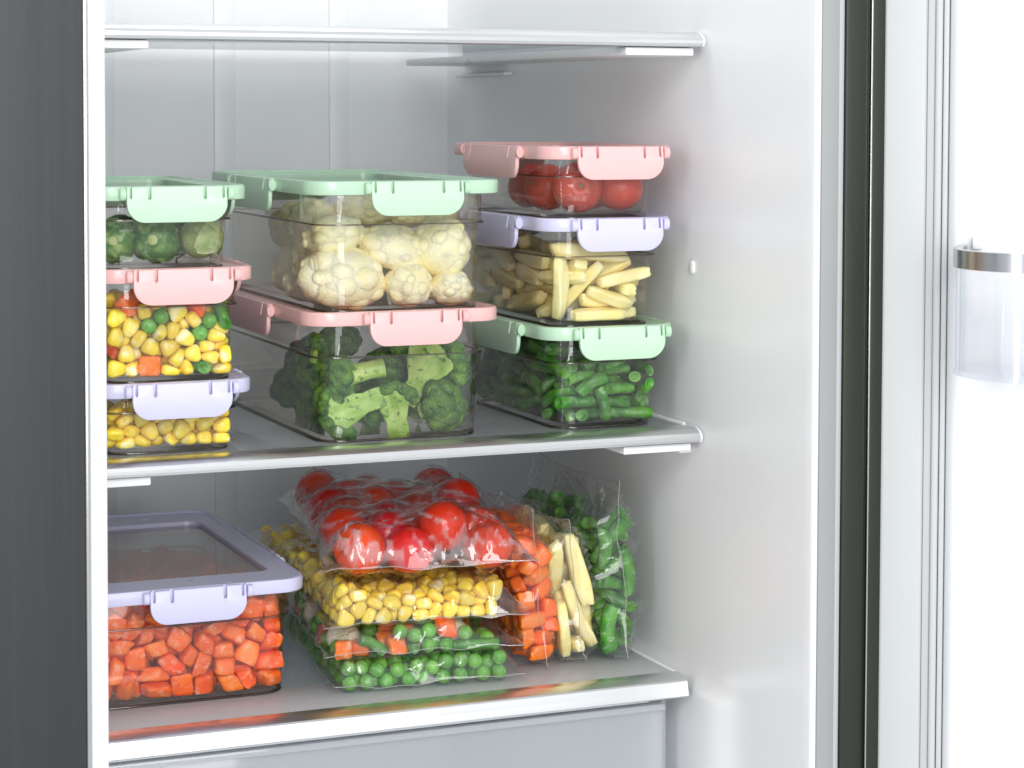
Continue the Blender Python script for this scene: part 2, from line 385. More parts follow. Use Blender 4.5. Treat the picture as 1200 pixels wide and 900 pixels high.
fp('wall_plug', mesh_from(*loft([rrect(-.0035, .0035, -.0048, .0048, .0033, z, 5) for z in (0, .0012)] + [rrect(-.0026, .0026, -.0039, .0039, .0024, .0018, 5)]), [M_white], 40)).data.transform(
    Matrix.Translation(-Vector(FO)) @ Matrix.Translation(Vector((-.0002, .0201, .1251))) @ Matrix.Rotation(-math.pi / 2, 4, 'Y') @ Matrix.Rotation(math.pi / 2, 4, 'Z') @ Matrix.Translation(Vector(FO)))
fp('left_wall', box(XLW - .03, XLW, YF + .004, YB, -.55, .78, M_wall, 0))
# rail that carries the back of the top shelf
fp('shelf_rail', box(-.012, -.0002, .365, .470, .2795, .2855, M_white, .001))
fp('shelf_rail', box(-.009, -.0002, .360, .476, .268, .2715, M_wall, .0015))
fp('shelf_rail', box(-.010, -.0002, .02, .470, -.0105, -.0055, M_wall, .001))
# divider between the two compartments and its brushed door
X1 = at(107.5, 450, YF - .002)[0]; X2 = at(126, 450, YF - .002)[0]
fp('divider_front', box(X1 - .03, X2, YF - .002, YF + .012, -.60, .82, M_frame, .0025, 3))
XD = at(99, 450, -.215)[0]
ld = fp('left_door', box(XD - .30, XD, -.215, -.168, -.62, .84, M_inox, .0006))
fp('door_edge_highlight', box(XD + .0002, at(105.5, 450, -.212)[0], -.2135, -.168, -.62, .84, M_edge, .0012, 3), ld)  # lighter metal strip paints the highlight along the door's chamfer
fp('gasket', box(XD - .02, at(107.5, 450, -.17)[0] - .0002, -.1675, YF - .0022, -.61, .83, M_gasket_dark, .001), ld)
# dark flange of the cabinet right of the liner
fx = lambda p, Y=YF: float(at(p, 450, Y)[0])
fp('cabinet_seal', box(fx(979), fx(985), YF - .001, YF + .02, -.60, .82, M_gasket_dark, .0004))
fp('cabinet_edge', box(fx(985.6), fx(1010), YF - .003, YF + .03, -.60, .82, M_dark_frame, .0012))
fp('cabinet_edge', box(fx(1010.3), fx(1014), YF - .0012, YF + .03, -.60, .82, M_dark_frame, .0008))
fp('hinge_cover', box(fx(1014.4), fx(1029), YF - .005, YF + .03, -.60, .82, M_dark_frame, .0007))
fp('cabinet_edge', box(fx(1012.6), fx(1014.2), YF - .0055, YF - .0014, -.60, .82, M_edge, .0003))
# the right door, swung wide open
A = math.radians(40); HX = np.array([fx(1030), YF - .002, 0]); DD = np.array([math.cos(A), -math.sin(A), 0]); DN = np.array([-math.sin(A), -math.cos(A), 0])
DM = Matrix(((DD[0], DN[0], 0, HX[0]), (DD[1], DN[1], 0, HX[1]), (0, 0, 1, 0), (0, 0, 0, 1)))
def dp(name, me, parent=None):
    me.transform(DM); me.flip_normals(); return fp(name, me, parent)
M_groove = plastic('groove_grey', (.47, .48, .48), .5)
rd = dp('right_door', box(0, .44, -.050, -.001, -.62, .84, M_inox, .0015))
dp('door_rim', box(.0005, .0285, -.0009, .0035, -.62, .84, M_gasket, .0025, 3), rd)
dp('gasket_groove', box(.0287, .0335, -.0009, .0015, -.62, .84, M_groove, .0003), rd)
dp('gasket', box(.0337, .0385, -.0009, .0042, -.62, .84, M_gasket, .0018, 3), rd)
dp('gasket', box(.0389, .0425, -.0009, .0030, -.62, .84, M_gasket, .0012, 2), rd)
V, F = [], []                                                      # pressed white liner: a raised frame with shallow fields
us = np.linspace(.0428, .435, 110); zs = np.linspace(-.60, .82, 240)
for z in zs:
    for u in us:
        e = 1 - math.exp(-max(0, (u - .0428)) / .003); h = .0 + .010 * e
        for zc, hh in ((-.14, .195), (.44, .20)):
            f = sg_(-(hh - abs(z - zc)) / .003) * sg_(-((u - .072 - .02 * max(0, (abs(z - zc) - hh + .03) / .03) ** 2)) / .003)
            h -= .008 * f
        V.append((u, h, z))
nu, nz = len(us), len(zs)
for i in range(nz - 1):
    for k in range(nu - 1): F.append([i * nu + k, i * nu + k + 1, (i + 1) * nu + k + 1, (i + 1) * nu + k])
dp('door_liner', mesh_from(V, F, [M_door_white], 70), rd)
# door bin: clear plastic tub behind a chrome band
def bin_path(off=0.0):
    pts = []; s0, r, nmax = .053 + off, .052 - off, .094 - off
    for nn in np.linspace(.0105, nmax - r, 6): pts.append((s0, nn))
    for k in range(1, 13):
        a = math.pi / 2 * k / 12; pts.append((s0 + r - r * math.cos(a), nmax - r + r * math.sin(a)))
    for s in np.linspace(s0 + r + .02, .38, 10): pts.append((s, nmax))
    return pts
def wall_along(pa, pb, z0, z1, z0b=None, nz=2):
    V = []; n = len(pa)
    for p, zz in ((pa, z0), (pa, z1), (pb, z1), (pb, z0)): V += [(a, b, zz) for a, b in p]
    F = [[r * n + k, r * n + k + 1, ((r + 1) % 4) * n + k + 1, ((r + 1) % 4) * n + k] for r in range(4) for k in range(n - 1)]
    F += [[0, n, 2 * n, 3 * n], [n - 1, 4 * n - 1, 3 * n - 1, 2 * n - 1]]
    return V, F
bo = HX + DD * .2 + DN * .05 + np.array([0, 0, .07])
dbin = empty('door_bin', bo, 'clear plastic door bin with a shiny chrome band on the open door', 'door bin')
def bp(name, me):
    me.transform(DM); me.transform(Matrix.Translation(-Vector(bo))); bm = bmesh.new(); bm.from_mesh(me); bmesh.ops.recalc_face_normals(bm, faces=bm.faces); bm.to_mesh(me); bm.free(); return put(name, me, dbin)
bp('tub_wall', mesh_from(*wall_along(bin_path(), bin_path(.0022), .0765, .1408), [M_bin], 40))
bp('chrome_band', mesh_from(*wall_along(bin_path(-.0018), bin_path(.0035), .1410, .1525), [M_chrome], 40))
pf = bin_path(-.001); V = [(a, b, z) for z in (.0735, .0762) for a, b in pf] + [(.38, .0105, .0735), (.38, .0105, .0762)]; n = len(pf)
F = [list(range(n)) + [2 * n], ([n + k for k in range(n)] + [2 * n + 1])[::-1]] + [[k, n + k, n + k + 1, k + 1] for k in range(n - 1)]
bp('tub_floor', mesh_from(V, F, [M_bin], 40))
bp('divider_fin', box(.085, .0865, .03, .090, .0768, .135, M_bin, .0004))
bp('divider_fin', box(.098, .0995, .05, .0905, .0768, .105, M_bin, .0004))
bp('clip', box(.060, .066, .0105, .016, .150, .158, M_white, .001))

# ================================================================= shelves
def shelf(label, zb, xr, slot):
    o = np.array([-.23, 0, zb]); t = empty('glass_shelf', o, label, 'shelf', 'glass shelves with silver front trim'); xl = XLW + .004
    def sp(name, me, parent=t): me.transform(Matrix.Translation(-Vector(o))); return put(name, me, parent)
    # silver front rail: bevelled top, bulged front, returned foot
    prof = [(.020, .0104), (.0075, .0108), (.0025, .0092), (-.0008, .0070), (-.0020, .0048), (-.0018, .0026), (-.0004, .0006), (.004, .0), (.020, .0), (.020, .0042), (.0215, .0042), (.0215, .0104)]
    sp('front_trim', extrude_x([(y, z + zb) for y, z in prof], xl, xr, M_trim, 24))
    sp('end_cap', extrude_x([(y * 1.02 - .0003, z * 1.02 + zb - .0002) for y, z in prof], xr + .0001, xr + .0018, M_white, 24))
    sp('glass_pane', box(xl + .004, xr - .002, .0218, .465, zb + .0062, zb + .0102, M_shelf_glass, .0006))
    sp('side_rail', box(xr - .0018, xr + .001, .0222, .465, zb + .002, zb + .0118, M_white, .0008))
    for a, b in ((-.0625, -.0085), (xl, -.4030)):
        k = sp('bracket', box(a, b, .004, .46, zb - .0062, zb - .0003, M_white, .0012))
    return t
shelf('upper glass shelf, empty, above the stacked food boxes', TOPZ, -.0045, 0)
shelf('middle glass shelf that carries the three stacks of food boxes', MIDZ, -.0045, 0)
# crisper cover: a deeper white-silver rail and a glass top with a printed border
o3 = np.array([-.23, 0, LOWZ]); cs = empty('crisper_cover_shelf', o3, 'lowest shelf with wide bright front rail, under the bags and the carrot box', 'shelf')
def cp(name, me): me.transform(Matrix.Translation(-Vector(o3))); return put(name, me, cs)
xr3 = -.0125
prof = [(.0185, .0102), (.0105, .0104), (.0085, .0104), (.0015, .0082), (.0002, .0072), (-.0022, -.0028), (-.0010, -.0040), (.012, -.0040), (.0185, -.0010)]
cp('front_rail', extrude_x([(y, z + LOWZ) for y, z in prof], XLW + .004, xr3, M_trim, 20))
cp('glass_border', box(XLW + .006, xr3 - .003, .0188, .080, LOWZ + .0052, LOWZ + .0100, M_lip, .0005))
cp('glass_pane', box(XLW + .006, xr3 - .003, .0803, .470, LOWZ + .0052, LOWZ + .0100, M_shelf_glass, .0005))
cp('side_rail', box(xr3 - .0028, xr3, .0188, .470, LOWZ + .001, LOWZ + .0106, M_white, .0008))
cp('under_lip', box(XLW + .006, -.038, .010, .020, LOWZ - .0085, LOWZ - .0042, M_trim, .001))
# crisper drawer under it
od = np.array([-.23, .05, -.40]); cr = empty('vegetable_tray', od, 'clear empty crisper drawer below the lowest shelf', 'drawer')
def rp(name, me): me.transform(Matrix.Translation(-Vector(od))); return put(name, me, cr)
rp('drawer_front', box(XLW + .008, -.026, .0120, .0150, -.42, -.1895, M_drawer, .0012, 3))
rp('top_rim', box(XLW + .008, -.026, .0080, .0118, -.1945, -.1895, M_drawer, .001))
rp('corner_post', box(-.0345, -.0265, .0152, .030, -.42, -.1900, M_drawer, .002, 3))
rp('corner_post', box(-.0255, -.0215, .016, .036, -.42, -.1885, M_drawer, .001, 3))
rp('drawer_side', box(-.0265, -.0240, .036, .44, -.42, -.20, M_drawer, .001))
rp('drawer_floor', box(XLW + .012, -.0268, .0155, .44, -.4215, -.4185, M_drawer, .001))
rp('drawer_back', box(XLW + .012, -.0268, .4405, .4435, -.418, -.20, M_drawer, .001))

# ================================================================= the food boxes
def latch_mesh(L, mat, H=.0235, T=.0026):
    """flap outline with four hinge slots at its top edge, drawn out and edge-rounded; local x along the lid, y outwards is -y, z up"""
    h = L / 2; r = min(.0125, H * .55); pts = [(-h, 0.0)]
    k1, k2 = h - .0026, h - .0150
    def slot(c, w, d): return [(c - w / 2, 0), (c - w / 2, -d + w / 2), (c, -d), (c + w / 2, -d + w / 2), (c + w / 2, 0)]
    for s in (slot(-k1, .0017, .0080), slot(-k2, .0022, .0088), slot(k2, .0022, .0088), slot(k1, .0017, .0080)): pts += s
    pts.append((h, 0))
    for k in range(0, 9):
        a = math.radians(-90 * k / 8); pts.append((h - r + r * math.cos(a), -H + r + r * math.sin(a)))
    for k in range(0, 9):
        a = math.radians(-90 - 90 * k / 8); pts.append((-h + r + r * math.cos(a), -H + r + r * math.sin(a)))
    bm = bmesh.new(); f = bm.faces.new([bm.verts.new((x, 0, z)) for x, z in pts]); bm.normal_update()
    if f.normal.y > 0: f.normal_flip()
    ex = bmesh.ops.extrude_face_region(bm, geom=[f]); top = [v for v in ex['geom'] if isinstance(v, bmesh.types.BMVert)]
    for v in top: v.co.y -= T
    fe = [e for e in bm.edges if all(abs(v.co.y + T) < 1e-7 for v in e.verts)]
    bmesh.ops.bevel(bm, geom=fe, offset=.0004, segments=2, affect='EDGES', profile=.5)
    for v in bm.verts:                                            # the flap curls over the lid at the top and leans in at the foot
        v.co.y += .0016 * max(0, (v.co.z + .004) / .004) ** 2 + .0012 * max(0, (-v.co.z - .012) / .012) ** 2
    bmesh.ops.triangulate(bm, faces=[f for f in bm.faces if len(f.verts) > 4])
    return bm_mesh(bm, mat, 30)
_LM = {}
def food_box(label, lid, x0, x1, y0, y1, zb, zt, band=.027, frame=(.014, .026), side_latch=.105, group='clear food boxes with pastel lids'):
    o = np.array([(x0 + x1) / 2, (y0 + y1) / 2, zb]); t = empty('food_box', o, label, 'food box', group)
    def q(name, V, F, mat, sm=38, parent=t):
        me = mesh_from(np.array(V) - o, F, [mat], sm); bm = bmesh.new(); bm.from_mesh(me); bmesh.ops.recalc_face_normals(bm, faces=bm.faces); bm.to_mesh(me); bm.free(); return put(name, me, parent)
    i = .0095; zl = zt - .0100; zbnd = zt - band; rings = []
    def ring(ins, z, r): return rrect(x0 + ins, x1 - ins, y0 + ins, y1 - ins, max(.002, r), z, 9)
    tap = lambda z: .0024 * (zbnd - z) / max(.01, zbnd - zb)
    w = .0018
    outer = [(i + .0078 + 0, zb, .012), (i + .0048, zb + .0006, .015), (i + .0032, zb + .0024, .0165), (i + .0013 + tap(zb + .006), zb + .006, .017)]
    for f in (.25, .5, .75): z = zb + .006 + (zbnd - zb - .006) * f; outer.append((i + .0013 + tap(z), z, .0175))
    outer += [(i + .0016, zbnd - .0010, .018), (i + .0013, zbnd - .0002, .018), (i - .0008, zbnd + .0000, .019), (i - .0010, zbnd + .0006, .019), (i - .0002, zbnd + .0014, .019), (i, zl + .003, .019)]
    inner = [(i + w, zl + .003, .0175), (i + w, zbnd + .0016, .0175), (i + .0012 + w, zbnd - .0002, .0165)]
    for f in (.75, .5, .25, .05): z = zb + .006 + (zbnd - zb - .006) * f; inner.append((i + .0013 + w + tap(z), z, .016))
    inner += [(i + .0070, zb + .0042, .012), (i + .0105, zb + .0032, .009)]
    V, F = loft([ring(*a) for a in outer + inner]); q('body', V, F, M_body, 50)
    # moulded rib under the lid and foot ring: thicker plastic, so darker
    for nm, z_, hh, ins, th in (('moulded_rib', zbnd - .0010, .0011, i - .0014, .0022), ('foot_ring', zb + .0001, .0013, i + .0030, .0030)):
        V, F = loft([ring(ins, z_, .019), ring(ins - .0002, z_ + hh * .5, .019), ring(ins, z_ + hh, .019), ring(ins + th, z_ + hh, .017), ring(ins + th, z_, .017)], close=True); q(nm, V, F, M_thick, 60)
    # lid: coloured ring with an outer lip, a seat for the next box and a clear window
    fx_, fy_ = frame; R = .020
    def lr(ix, iy, z, r): return rrect(x0 + ix, x1 - ix, y0 + iy, y1 - iy, r, z, 9)
    L = [lr(.0022, .0022, zl + .0002, R - .002), lr(.0004, .0004, zl + .0006, R), lr(0, 0, zl + .0016, R), lr(0, 0, zt - .0016, R), lr(.0006, .0006, zt - .0003, R), lr(.0018, .0018, zt, R - .0015), lr(.0036, .0036, zt, R - .003), lr(.0046, .0046, zt - .0015, R - .004),
         lr(fx_ - .001, fy_ - .001, zt - .0015, .012), lr(fx_, fy_, zt - .0022, .011), lr(fx_ + .0004, fy_ + .0004, zt - .0052, .011), lr(fx_, fy_, zt - .0072, .011), lr(.0075, .0075, zl + .0002, R - .006)]
    V, F = loft(L, close=True); q('lid', V, F, M_lid[lid], 32)
    V, F = loft([lr(fx_ + .0006, fy_ + .0006, zt - .0068, .011), lr(fx_ + .0006, fy_ + .0006, zt - .0048, .011)]); q('lid_window', V, F, M_panel, 32)
    # latches: front, back, left, right
    cx, cy2 = (x0 + x1) / 2, (y0 + y1) / 2
    for lx, ly, rot, Ln in ((cx + .0045, y0 - .0018, 0, .067), (cx, y1 + .0018, math.pi, .067), (x0 - .0018, cy2, -math.pi / 2, side_latch), (x1 + .0018, cy2, math.pi / 2, side_latch)):
        key = (lid, Ln)
        if key not in _LM: _LM[key] = latch_mesh(Ln, M_latch[lid])
        l = put('latch', _LM[key], t, (lx - o[0], ly - o[1], zt - .0004 - zb)); l.rotation_euler = (0, 0, rot)
        for sg in (-1, 1):                                         # round hinge ends beside the flap
            kk = ('kn', lid)
            if kk not in _LM:
                V2, F2 = tube([(-.0021, 0, 0), (-.0016, 0, 0), (.0016, 0, 0), (.0021, 0, 0)], [.0028, .0034, .0034, .0028], 12); _LM[kk] = mesh_from(V2, F2, [M_lid[lid]], 40)
            kn = put('hinge_knuckle', _LM[kk], l, (sg * (Ln / 2 + .0026), -.0008, -.0046)); kn.scale = (1, .9, 1.25)
    return t
BX = {}
def fb(key, *a, **k): BX[key] = (a[2:8]); return food_box(*a, **k)
Y0 = .0155
fb('sprouts', 'shallow food box with green lid holding brussels sprouts, top of the left stack', 'green', -.4430, -.3315, Y0, .235, .1329, .1885, band=.0225)
fb('mixed', 'food box with pink lid holding mixed corn, peas and carrots, middle of the left stack', 'pink', -.4390, -.3272, Y0, .235, .0577, .1344, band=.0256)
fb('corn', 'shallow food box with lilac lid holding corn, bottom of the left stack', 'lilac', -.4400, -.3282, Y0, .235, .0105, .0592, band=.0200)
fb('cauli', 'large food box with green lid holding cauliflower, on top of the broccoli box', 'green', -.2910, -.1480, Y0, .289, .0998, .1903, band=.0298, frame=(.016, .034))
fb('brocc', 'large food box with pink lid holding broccoli, under the cauliflower box', 'pink', -.2925, -.1490, Y0, .289, .0105, .1013, band=.0316, frame=(.016, .034))
fb('tomato', 'shallow food box with pink lid holding red tomatoes, top of the right stack', 'pink', -.1180, -.0145, Y0, .212, .1608, .2133, band=.0215)
fb('potato', 'food box with lilac lid holding pale potato sticks, middle of the right stack', 'lilac', -.1185, -.0140, Y0, .212, .0834, .1623, band=.0275)
fb('beans', 'food box with green lid holding green bean pieces, bottom of the right stack', 'green', -.1165, -.0120, Y0, .212, .0105, .0849, band=.0262)
fb('carrots', 'big food box with lilac lid full of frosted carrot cubes on the lowest shelf', 'lilac', -.4480, -.2790, .056, .340, LOWZ + .0100, -.0868, band=.0272, frame=(.0165, .040), side_latch=.12)

# settled positions of the loose pieces: kind, size, then rows of variant, x, y, z in tenths of a millimetre and the turn
SIMW = {'cornbox': 0.084, 'mixbox': 0.084, 'carrotbox': 0.14, 'potato': 0.076, 'beans': 0.076, 'cornbag': 0.122, 'peabag': 0.122, 'mixbag': 0.12, 'carrotbag': 0.03, 'potatobag': 0.03, 'beanbag': 0.03, 'tomatobag': 0.13}
DATA = {
 'cornbox': [('c', 1.18, [0,130,53,32,36,52,63,3,252,71,39,-56,-14,24,2,353,104,36,-32,-50,68,0,501,164,52,-30,-49,-48,1,665,68,37,6,61,-78,0,778,63,33,-2,64,-76,2,82,217,38,61,-17,-10,1,194,249,49,-1,-62,-7,0,303,209,51,-2,-57,47,3,522,354,62,18,95,-20,4,628,298,40,37,-51,-62,1,773,257,52,-2,70,6,2,63,432,37,27,-54,-64,1,255,426,39,20,59,70,3,350,413,69,-52,67,12,3,457,441,37,-1,-61,-78,3,678,406,36,60,10,13,0,785,434,33,9,-62,-76,2,51,119,42,-47,-51,53,2,183,162,50,34,43,22,3,300,36,106,-31,10,93,0,441,63,47,-29,-52,-77,2,559,64,37,48,38,52,0,781,156,54,-86,3,-2,2,42,323,51,71,69,-4,4,260,311,40,-59,-17,21,3,361,319,62,-33,90,-22,1,481,284,82,80,-2,26,2,567,194,56,59,77,12,3,766,216,132,70,12,44,4,141,342,47,36,-30,-60,4,164,444,57,-68,-29,-22,4,341,461,165,3,96,-15,2,568,437,37,62,-8,1,3,686,323,104,69,7,-21,3,780,338,50,-4,-52,12,1,102,150,123,-44,-29,-84,1,204,196,146,-42,53,38,1,381,162,104,-49,25,82,0,503,33,103,-9,34,5,1,670,156,86,59,37,66,4,783,41,120,-6,65,3,1,64,242,109,36,-45,-40,2,274,298,121,-52,-26,33,2,410,225,47,9,-47,72,2,600,350,131,-47,-23,-47,0,644,235,103,39,-1,-90,3,783,298,161,18,67,20,0,114,441,116,-23,64,68,2,209,370,105,15,9,-93,1,437,371,119,29,-83,-43,4,523,445,118,-17,48,0,4,654,442,97,-75,-10,-3,4,766,445,121,-61,21,73,2,64,56,108,86,0,-7,3,182,65,117,-31,-65,55,4,393,57,131,9,68,-68,0,475,110,153,-32,81,32,3,579,112,132,-36,-42,-54,1,674,52,139,-69,-43,33,4,124,259,159,-37,-9,69,3,290,210,180,-69,-64,-31,2,400,271,139,21,64,63,1,541,218,170,0,-97,8,0,641,156,187,53,-46,70,0,730,241,204,77,-30,0,2,55,355,136,-14,45,-87,4,240,461,131,12,60,-8,4,332,375,177,-51,57,-62,4,450,461,168,20,-11,96,2,712,389,171,22,36,-36,2,787,441,200,57,47,44,0,122,60,188,19,66,-68,3,246,36,201,-8,-78,-11,1,271,131,132,17,19,5,0,442,167,186,-67,-28,-44,4,578,39,199,-43,-13,-88,2,767,122,162,-19,-37,19,0,62,305,238,67,-20,-65,1,190,320,187,-61,-14,-3,4,374,275,216,32,-57,58,0,518,304,158,-61,51,-24,4,660,303,200,0,-57,31,1,780,360,251,19,85,-46,2,65,445,170,-20,48,83,3,169,442,197,31,-65,64,4,277,322,224,36,-68,61,4,434,362,209,36,42,-32,3,622,443,175,-71,-4,-4,4,782,456,286,3,61,0,2,56,149,196,58,-60,-40,2,287,91,243,9,-11,96,2,362,71,199,37,15,51,3,500,59,248,29,70,-54,0,556,140,244,-74,-26,3,3,801,62,233,55,37,-57,2,132,203,238,69,10,63,3,217,178,247,52,41,-54,2,365,163,234,-20,83,44,1,461,255,252,-88,13,-39,0,692,190,252,-3,54,-58,3,804,210,239,13,-30,64,4,61,386,221,53,-25,-79,4,261,459,238,76,9,-61,4,372,453,252,70,47,31,1,487,429,265,-39,47,52,3,561,410,221,75,-25,15,2,673,460,267,97,-1,-17,2,69,51,243,-73,-41,10,0,182,64,274,44,-13,16,2,400,51,279,23,-68,66,3,466,155,290,60,-60,-43,1,702,62,225,-10,-72,67,3,771,118,295,-40,26,-82,4,44,178,280,11,38,-74,0,194,278,276,-62,-4,65,4,361,347,280,-50,-46,55,4,550,223,304,27,64,39,0,549,312,239,64,-7,66,4,734,286,297,64,-42,11,0,113,381,283,41,-54,71,3,164,433,303,-67,9,45,2,263,446,320,-63,1,5,0,460,323,313,56,20,-6,2,565,361,315,-40,-35,81,1,692,376,282,-51,-66,50,1,52,63,321,65,4,14,1,135,121,298,18,12,32,0,294,198,281,-61,20,28,1,578,64,318,78,-1,53,0,567,148,343,-26,-16,-5,1,701,66,323,61,-25,46,1,63,266,311,59,37,54,0,177,196,347,-52,-16,77,2,413,231,350,-1,-54,0,0,642,169,289,49,-16,55,2,250,338,312,-32,-74,57,0,385,439,322,-46,52,-48,1,571,451,342,25,-8,-68,0,290,58,325,42,-43,-55,4,475,56,337,15,67,-67,3,301,162,349,65,43,49,1,654,283,335,-66,-54,47,3,392,140,333,31,7,63])],
 'mixbox': [('c', 1.18, [1,571,434,49,-51,-35,-67,3,482,464,84,73,-8,66,2,799,55,125,43,41,-56,0,63,32,61,-8,-68,-6,2,714,436,37,9,-58,-79,1,576,460,501,21,18,3,2,574,36,142,-66,-10,-73,0,429,52,32,34,-53,-63,0,808,434,61,68,-71,-7,1,66,443,49,-10,-60,-17,3,417,36,188,-7,-80,-10,1,37,63,168,-40,60,47,3,804,174,76,37,-51,49,0,399,444,32,56,-30,-35,1,474,49,121,-67,-66,12,4,158,58,47,23,60,-24,0,788,309,33,12,-63,-75,2,152,463,63,70,-14,68,0,489,150,61,44,-85,-21,1,368,455,254,42,21,-86,4,125,155,44,-53,-27,-68,3,256,436,48,15,69,68,0,772,53,32,38,50,63,3,440,174,104,-27,75,54,4,132,362,48,66,3,-74,3,804,292,114,-23,-38,-61,2,534,65,51,58,80,-3,0,52,465,204,-20,14,-96,4,469,461,427,12,73,-11,3,58,411,157,-98,-2,4,0,807,449,261,69,69,-16,3,132,43,157,-2,-99,3,1,693,52,112,49,57,48,4,339,155,46,-10,58,4,3,763,464,148,7,-81,8,3,652,464,129,10,-25,1,3,295,36,193,-43,11,88,2,711,157,37,50,37,52,1,384,449,135,77,-61,10,2,671,268,36,-36,45,-67,1,243,318,39,62,-1,-12,4,780,388,180,-71,47,-46,3,687,464,354,6,15,-98,3,338,370,62,-41,-89,17,4,159,453,381,-53,61,-45,0,157,434,204,45,68,-49,4,798,434,367,-30,-55,-55,4,441,47,298,-16,2,-70,3,415,191,175,27,61,-73,1,788,435,483,3,-77,-62,3,140,279,58,30,-66,30,0,470,123,215,71,16,-50,1,148,452,483,3,-11,71,1,228,138,49,26,-56,28,4,359,355,458,-6,58,-78,2,397,340,120,3,-44,56,3,193,110,164,19,97,2,2,625,377,56,-28,55,-2,1,521,212,144,-1,-25,86,4,558,115,138,-19,69,16,4,287,171,125,13,64,67,1,49,194,508,-4,83,51,2,787,122,185,25,-26,13,3,349,162,452,-7,28,14,4,460,303,150,47,37,-56,2,737,259,104,58,28,-40,2,696,157,118,71,-21,21,2,327,349,216,61,74,-24,4,344,111,182,88,42,-12,1,712,307,206,16,-91,34,0,148,266,489,29,-93,-1,4,664,374,185,71,-57,-17,3,200,381,289,-20,-28,-80,4,357,262,504,53,-47,-19,0,348,257,406,-80,21,-11,4,801,308,236,-31,18,67,0,161,351,142,71,-10,68,3,677,60,184,48,-49,-46,2,341,52,482,-49,16,-47,0,777,112,316,71,24,64,4,45,157,428,39,14,13,2,631,208,144,-20,19,-76,2,222,55,247,43,-44,20,2,576,441,393,-35,-43,61,1,89,107,359,77,-7,-58,1,744,53,249,-56,-26,57,2,431,153,291,-52,16,-65,2,329,267,150,-27,-68,67,1,529,37,245,50,-14,-85,3,363,64,294,61,71,-32,0,56,34,397,30,9,94,2,750,382,321,-49,-81,-16,2,308,195,216,48,-48,-54,1,147,266,157,-20,45,-77,2,547,377,125,52,-8,24,3,620,391,463,33,73,20,3,218,203,194,61,25,-50,0,702,169,214,-51,-19,-49,1,38,271,332,8,15,72,3,63,349,413,-4,-59,-25,4,581,454,316,-43,-59,55,1,59,37,274,-98,9,4,0,500,310,264,-19,18,-54,0,427,399,428,9,21,-36,3,444,464,325,10,15,-3,3,246,321,214,41,-53,49,3,553,274,181,-88,33,-25,0,92,250,412,67,49,18,0,462,107,435,-18,4,95,1,152,38,326,-19,-15,-96,1,276,445,343,33,-30,-48,1,373,463,504,10,-46,13,1,521,103,340,-40,-64,-56,0,806,312,358,33,-39,57,3,435,260,328,28,57,71,4,446,277,443,30,-11,37,4,112,343,242,93,-5,-33,1,262,67,436,31,-61,45,0,522,344,441,-18,3,55,2,356,462,406,16,-74,5,0,640,164,246,-30,-31,-55,0,230,134,375,-61,-47,-60,4,250,448,449,-11,-59,-8,2,706,263,275,-40,48,-38,4,121,105,242,-82,26,40,4,419,171,386,-46,44,20,1,370,382,353,48,-1,-47,4,696,180,416,25,-70,-63,1,330,175,283,2,-65,73,4,652,386,312,41,90,-6,2,53,165,308,-24,-41,-87,2,478,364,354,-74,-23,-21,4,283,359,309,-12,91,5,0,475,33,421,-4,-81,-8,2,142,256,255,-34,53,-67,2,716,168,324,-1,-28,-89,3,176,140,283,36,-24,83,1,543,212,271,27,-61,-6,0,334,180,357,-6,-73,-65,4,235,222,289,29,39,-60,0,571,331,337,43,56,65,2,232,301,475,4,27,83,0,803,212,287,35,38,-60,2,136,311,326,-13,-54,28,3,580,58,371,61,30,-30,4,266,353,412,4,50,15,2,715,297,368,16,-55,-50,1,330,282,305,85,13,-49,1,229,280,356,20,23,27,2,613,318,402,-44,15,-5,0,155,211,351,43,2,31]),
  ('b', 1.05, [5,38,233,43,-46,53,53,1,42,460,454,93,-35,0,0,585,169,47,5,-70,-67,4,800,107,425,-33,15,36]),
  ('p', 1.08, [0,474,371,52,-3,-78,-30,1,336,254,51,-65,64,15,2,441,272,53,31,-85,-8,2,123,447,293,0,-9,-91,1,284,56,335,43,-8,34,2,410,351,264,-32,-78,-10,2,603,444,226,-70,1,-1,0,53,321,154,-30,-92,-18,0,272,345,120,68,-57,-38,1,721,372,108,-93,-21,-8,0,52,371,312,45,-40,-67,0,788,212,185,-74,8,57,1,712,448,249,70,-10,-62,2,628,304,106,95,8,-20,1,206,219,90,-66,-54,-49,2,696,53,359,-32,-64,-20,2,630,54,276,42,80,36,0,620,253,463,85,16,19,0,564,127,238,15,-14,-85,2,403,248,244,6,68,-11,1,595,322,243,-8,94,-22,1,787,214,408,36,-37,-1,1,163,366,434,53,12,-74,0,367,52,398,94,-14,-26,1,636,238,332,41,-36,82]),
  ('k', 0.9, [2,735,355,441,16,22,95,0,298,58,68,55,37,-55,1,268,446,171,64,51,41,5,69,193,182,-44,-52,-72,3,239,201,501,-10,-62,-1,0,488,419,213,-61,-70,-32,4,151,114,474,-17,55,-72,3,605,84,461,16,-55,77,4,541,210,408,-51,-77,36])],
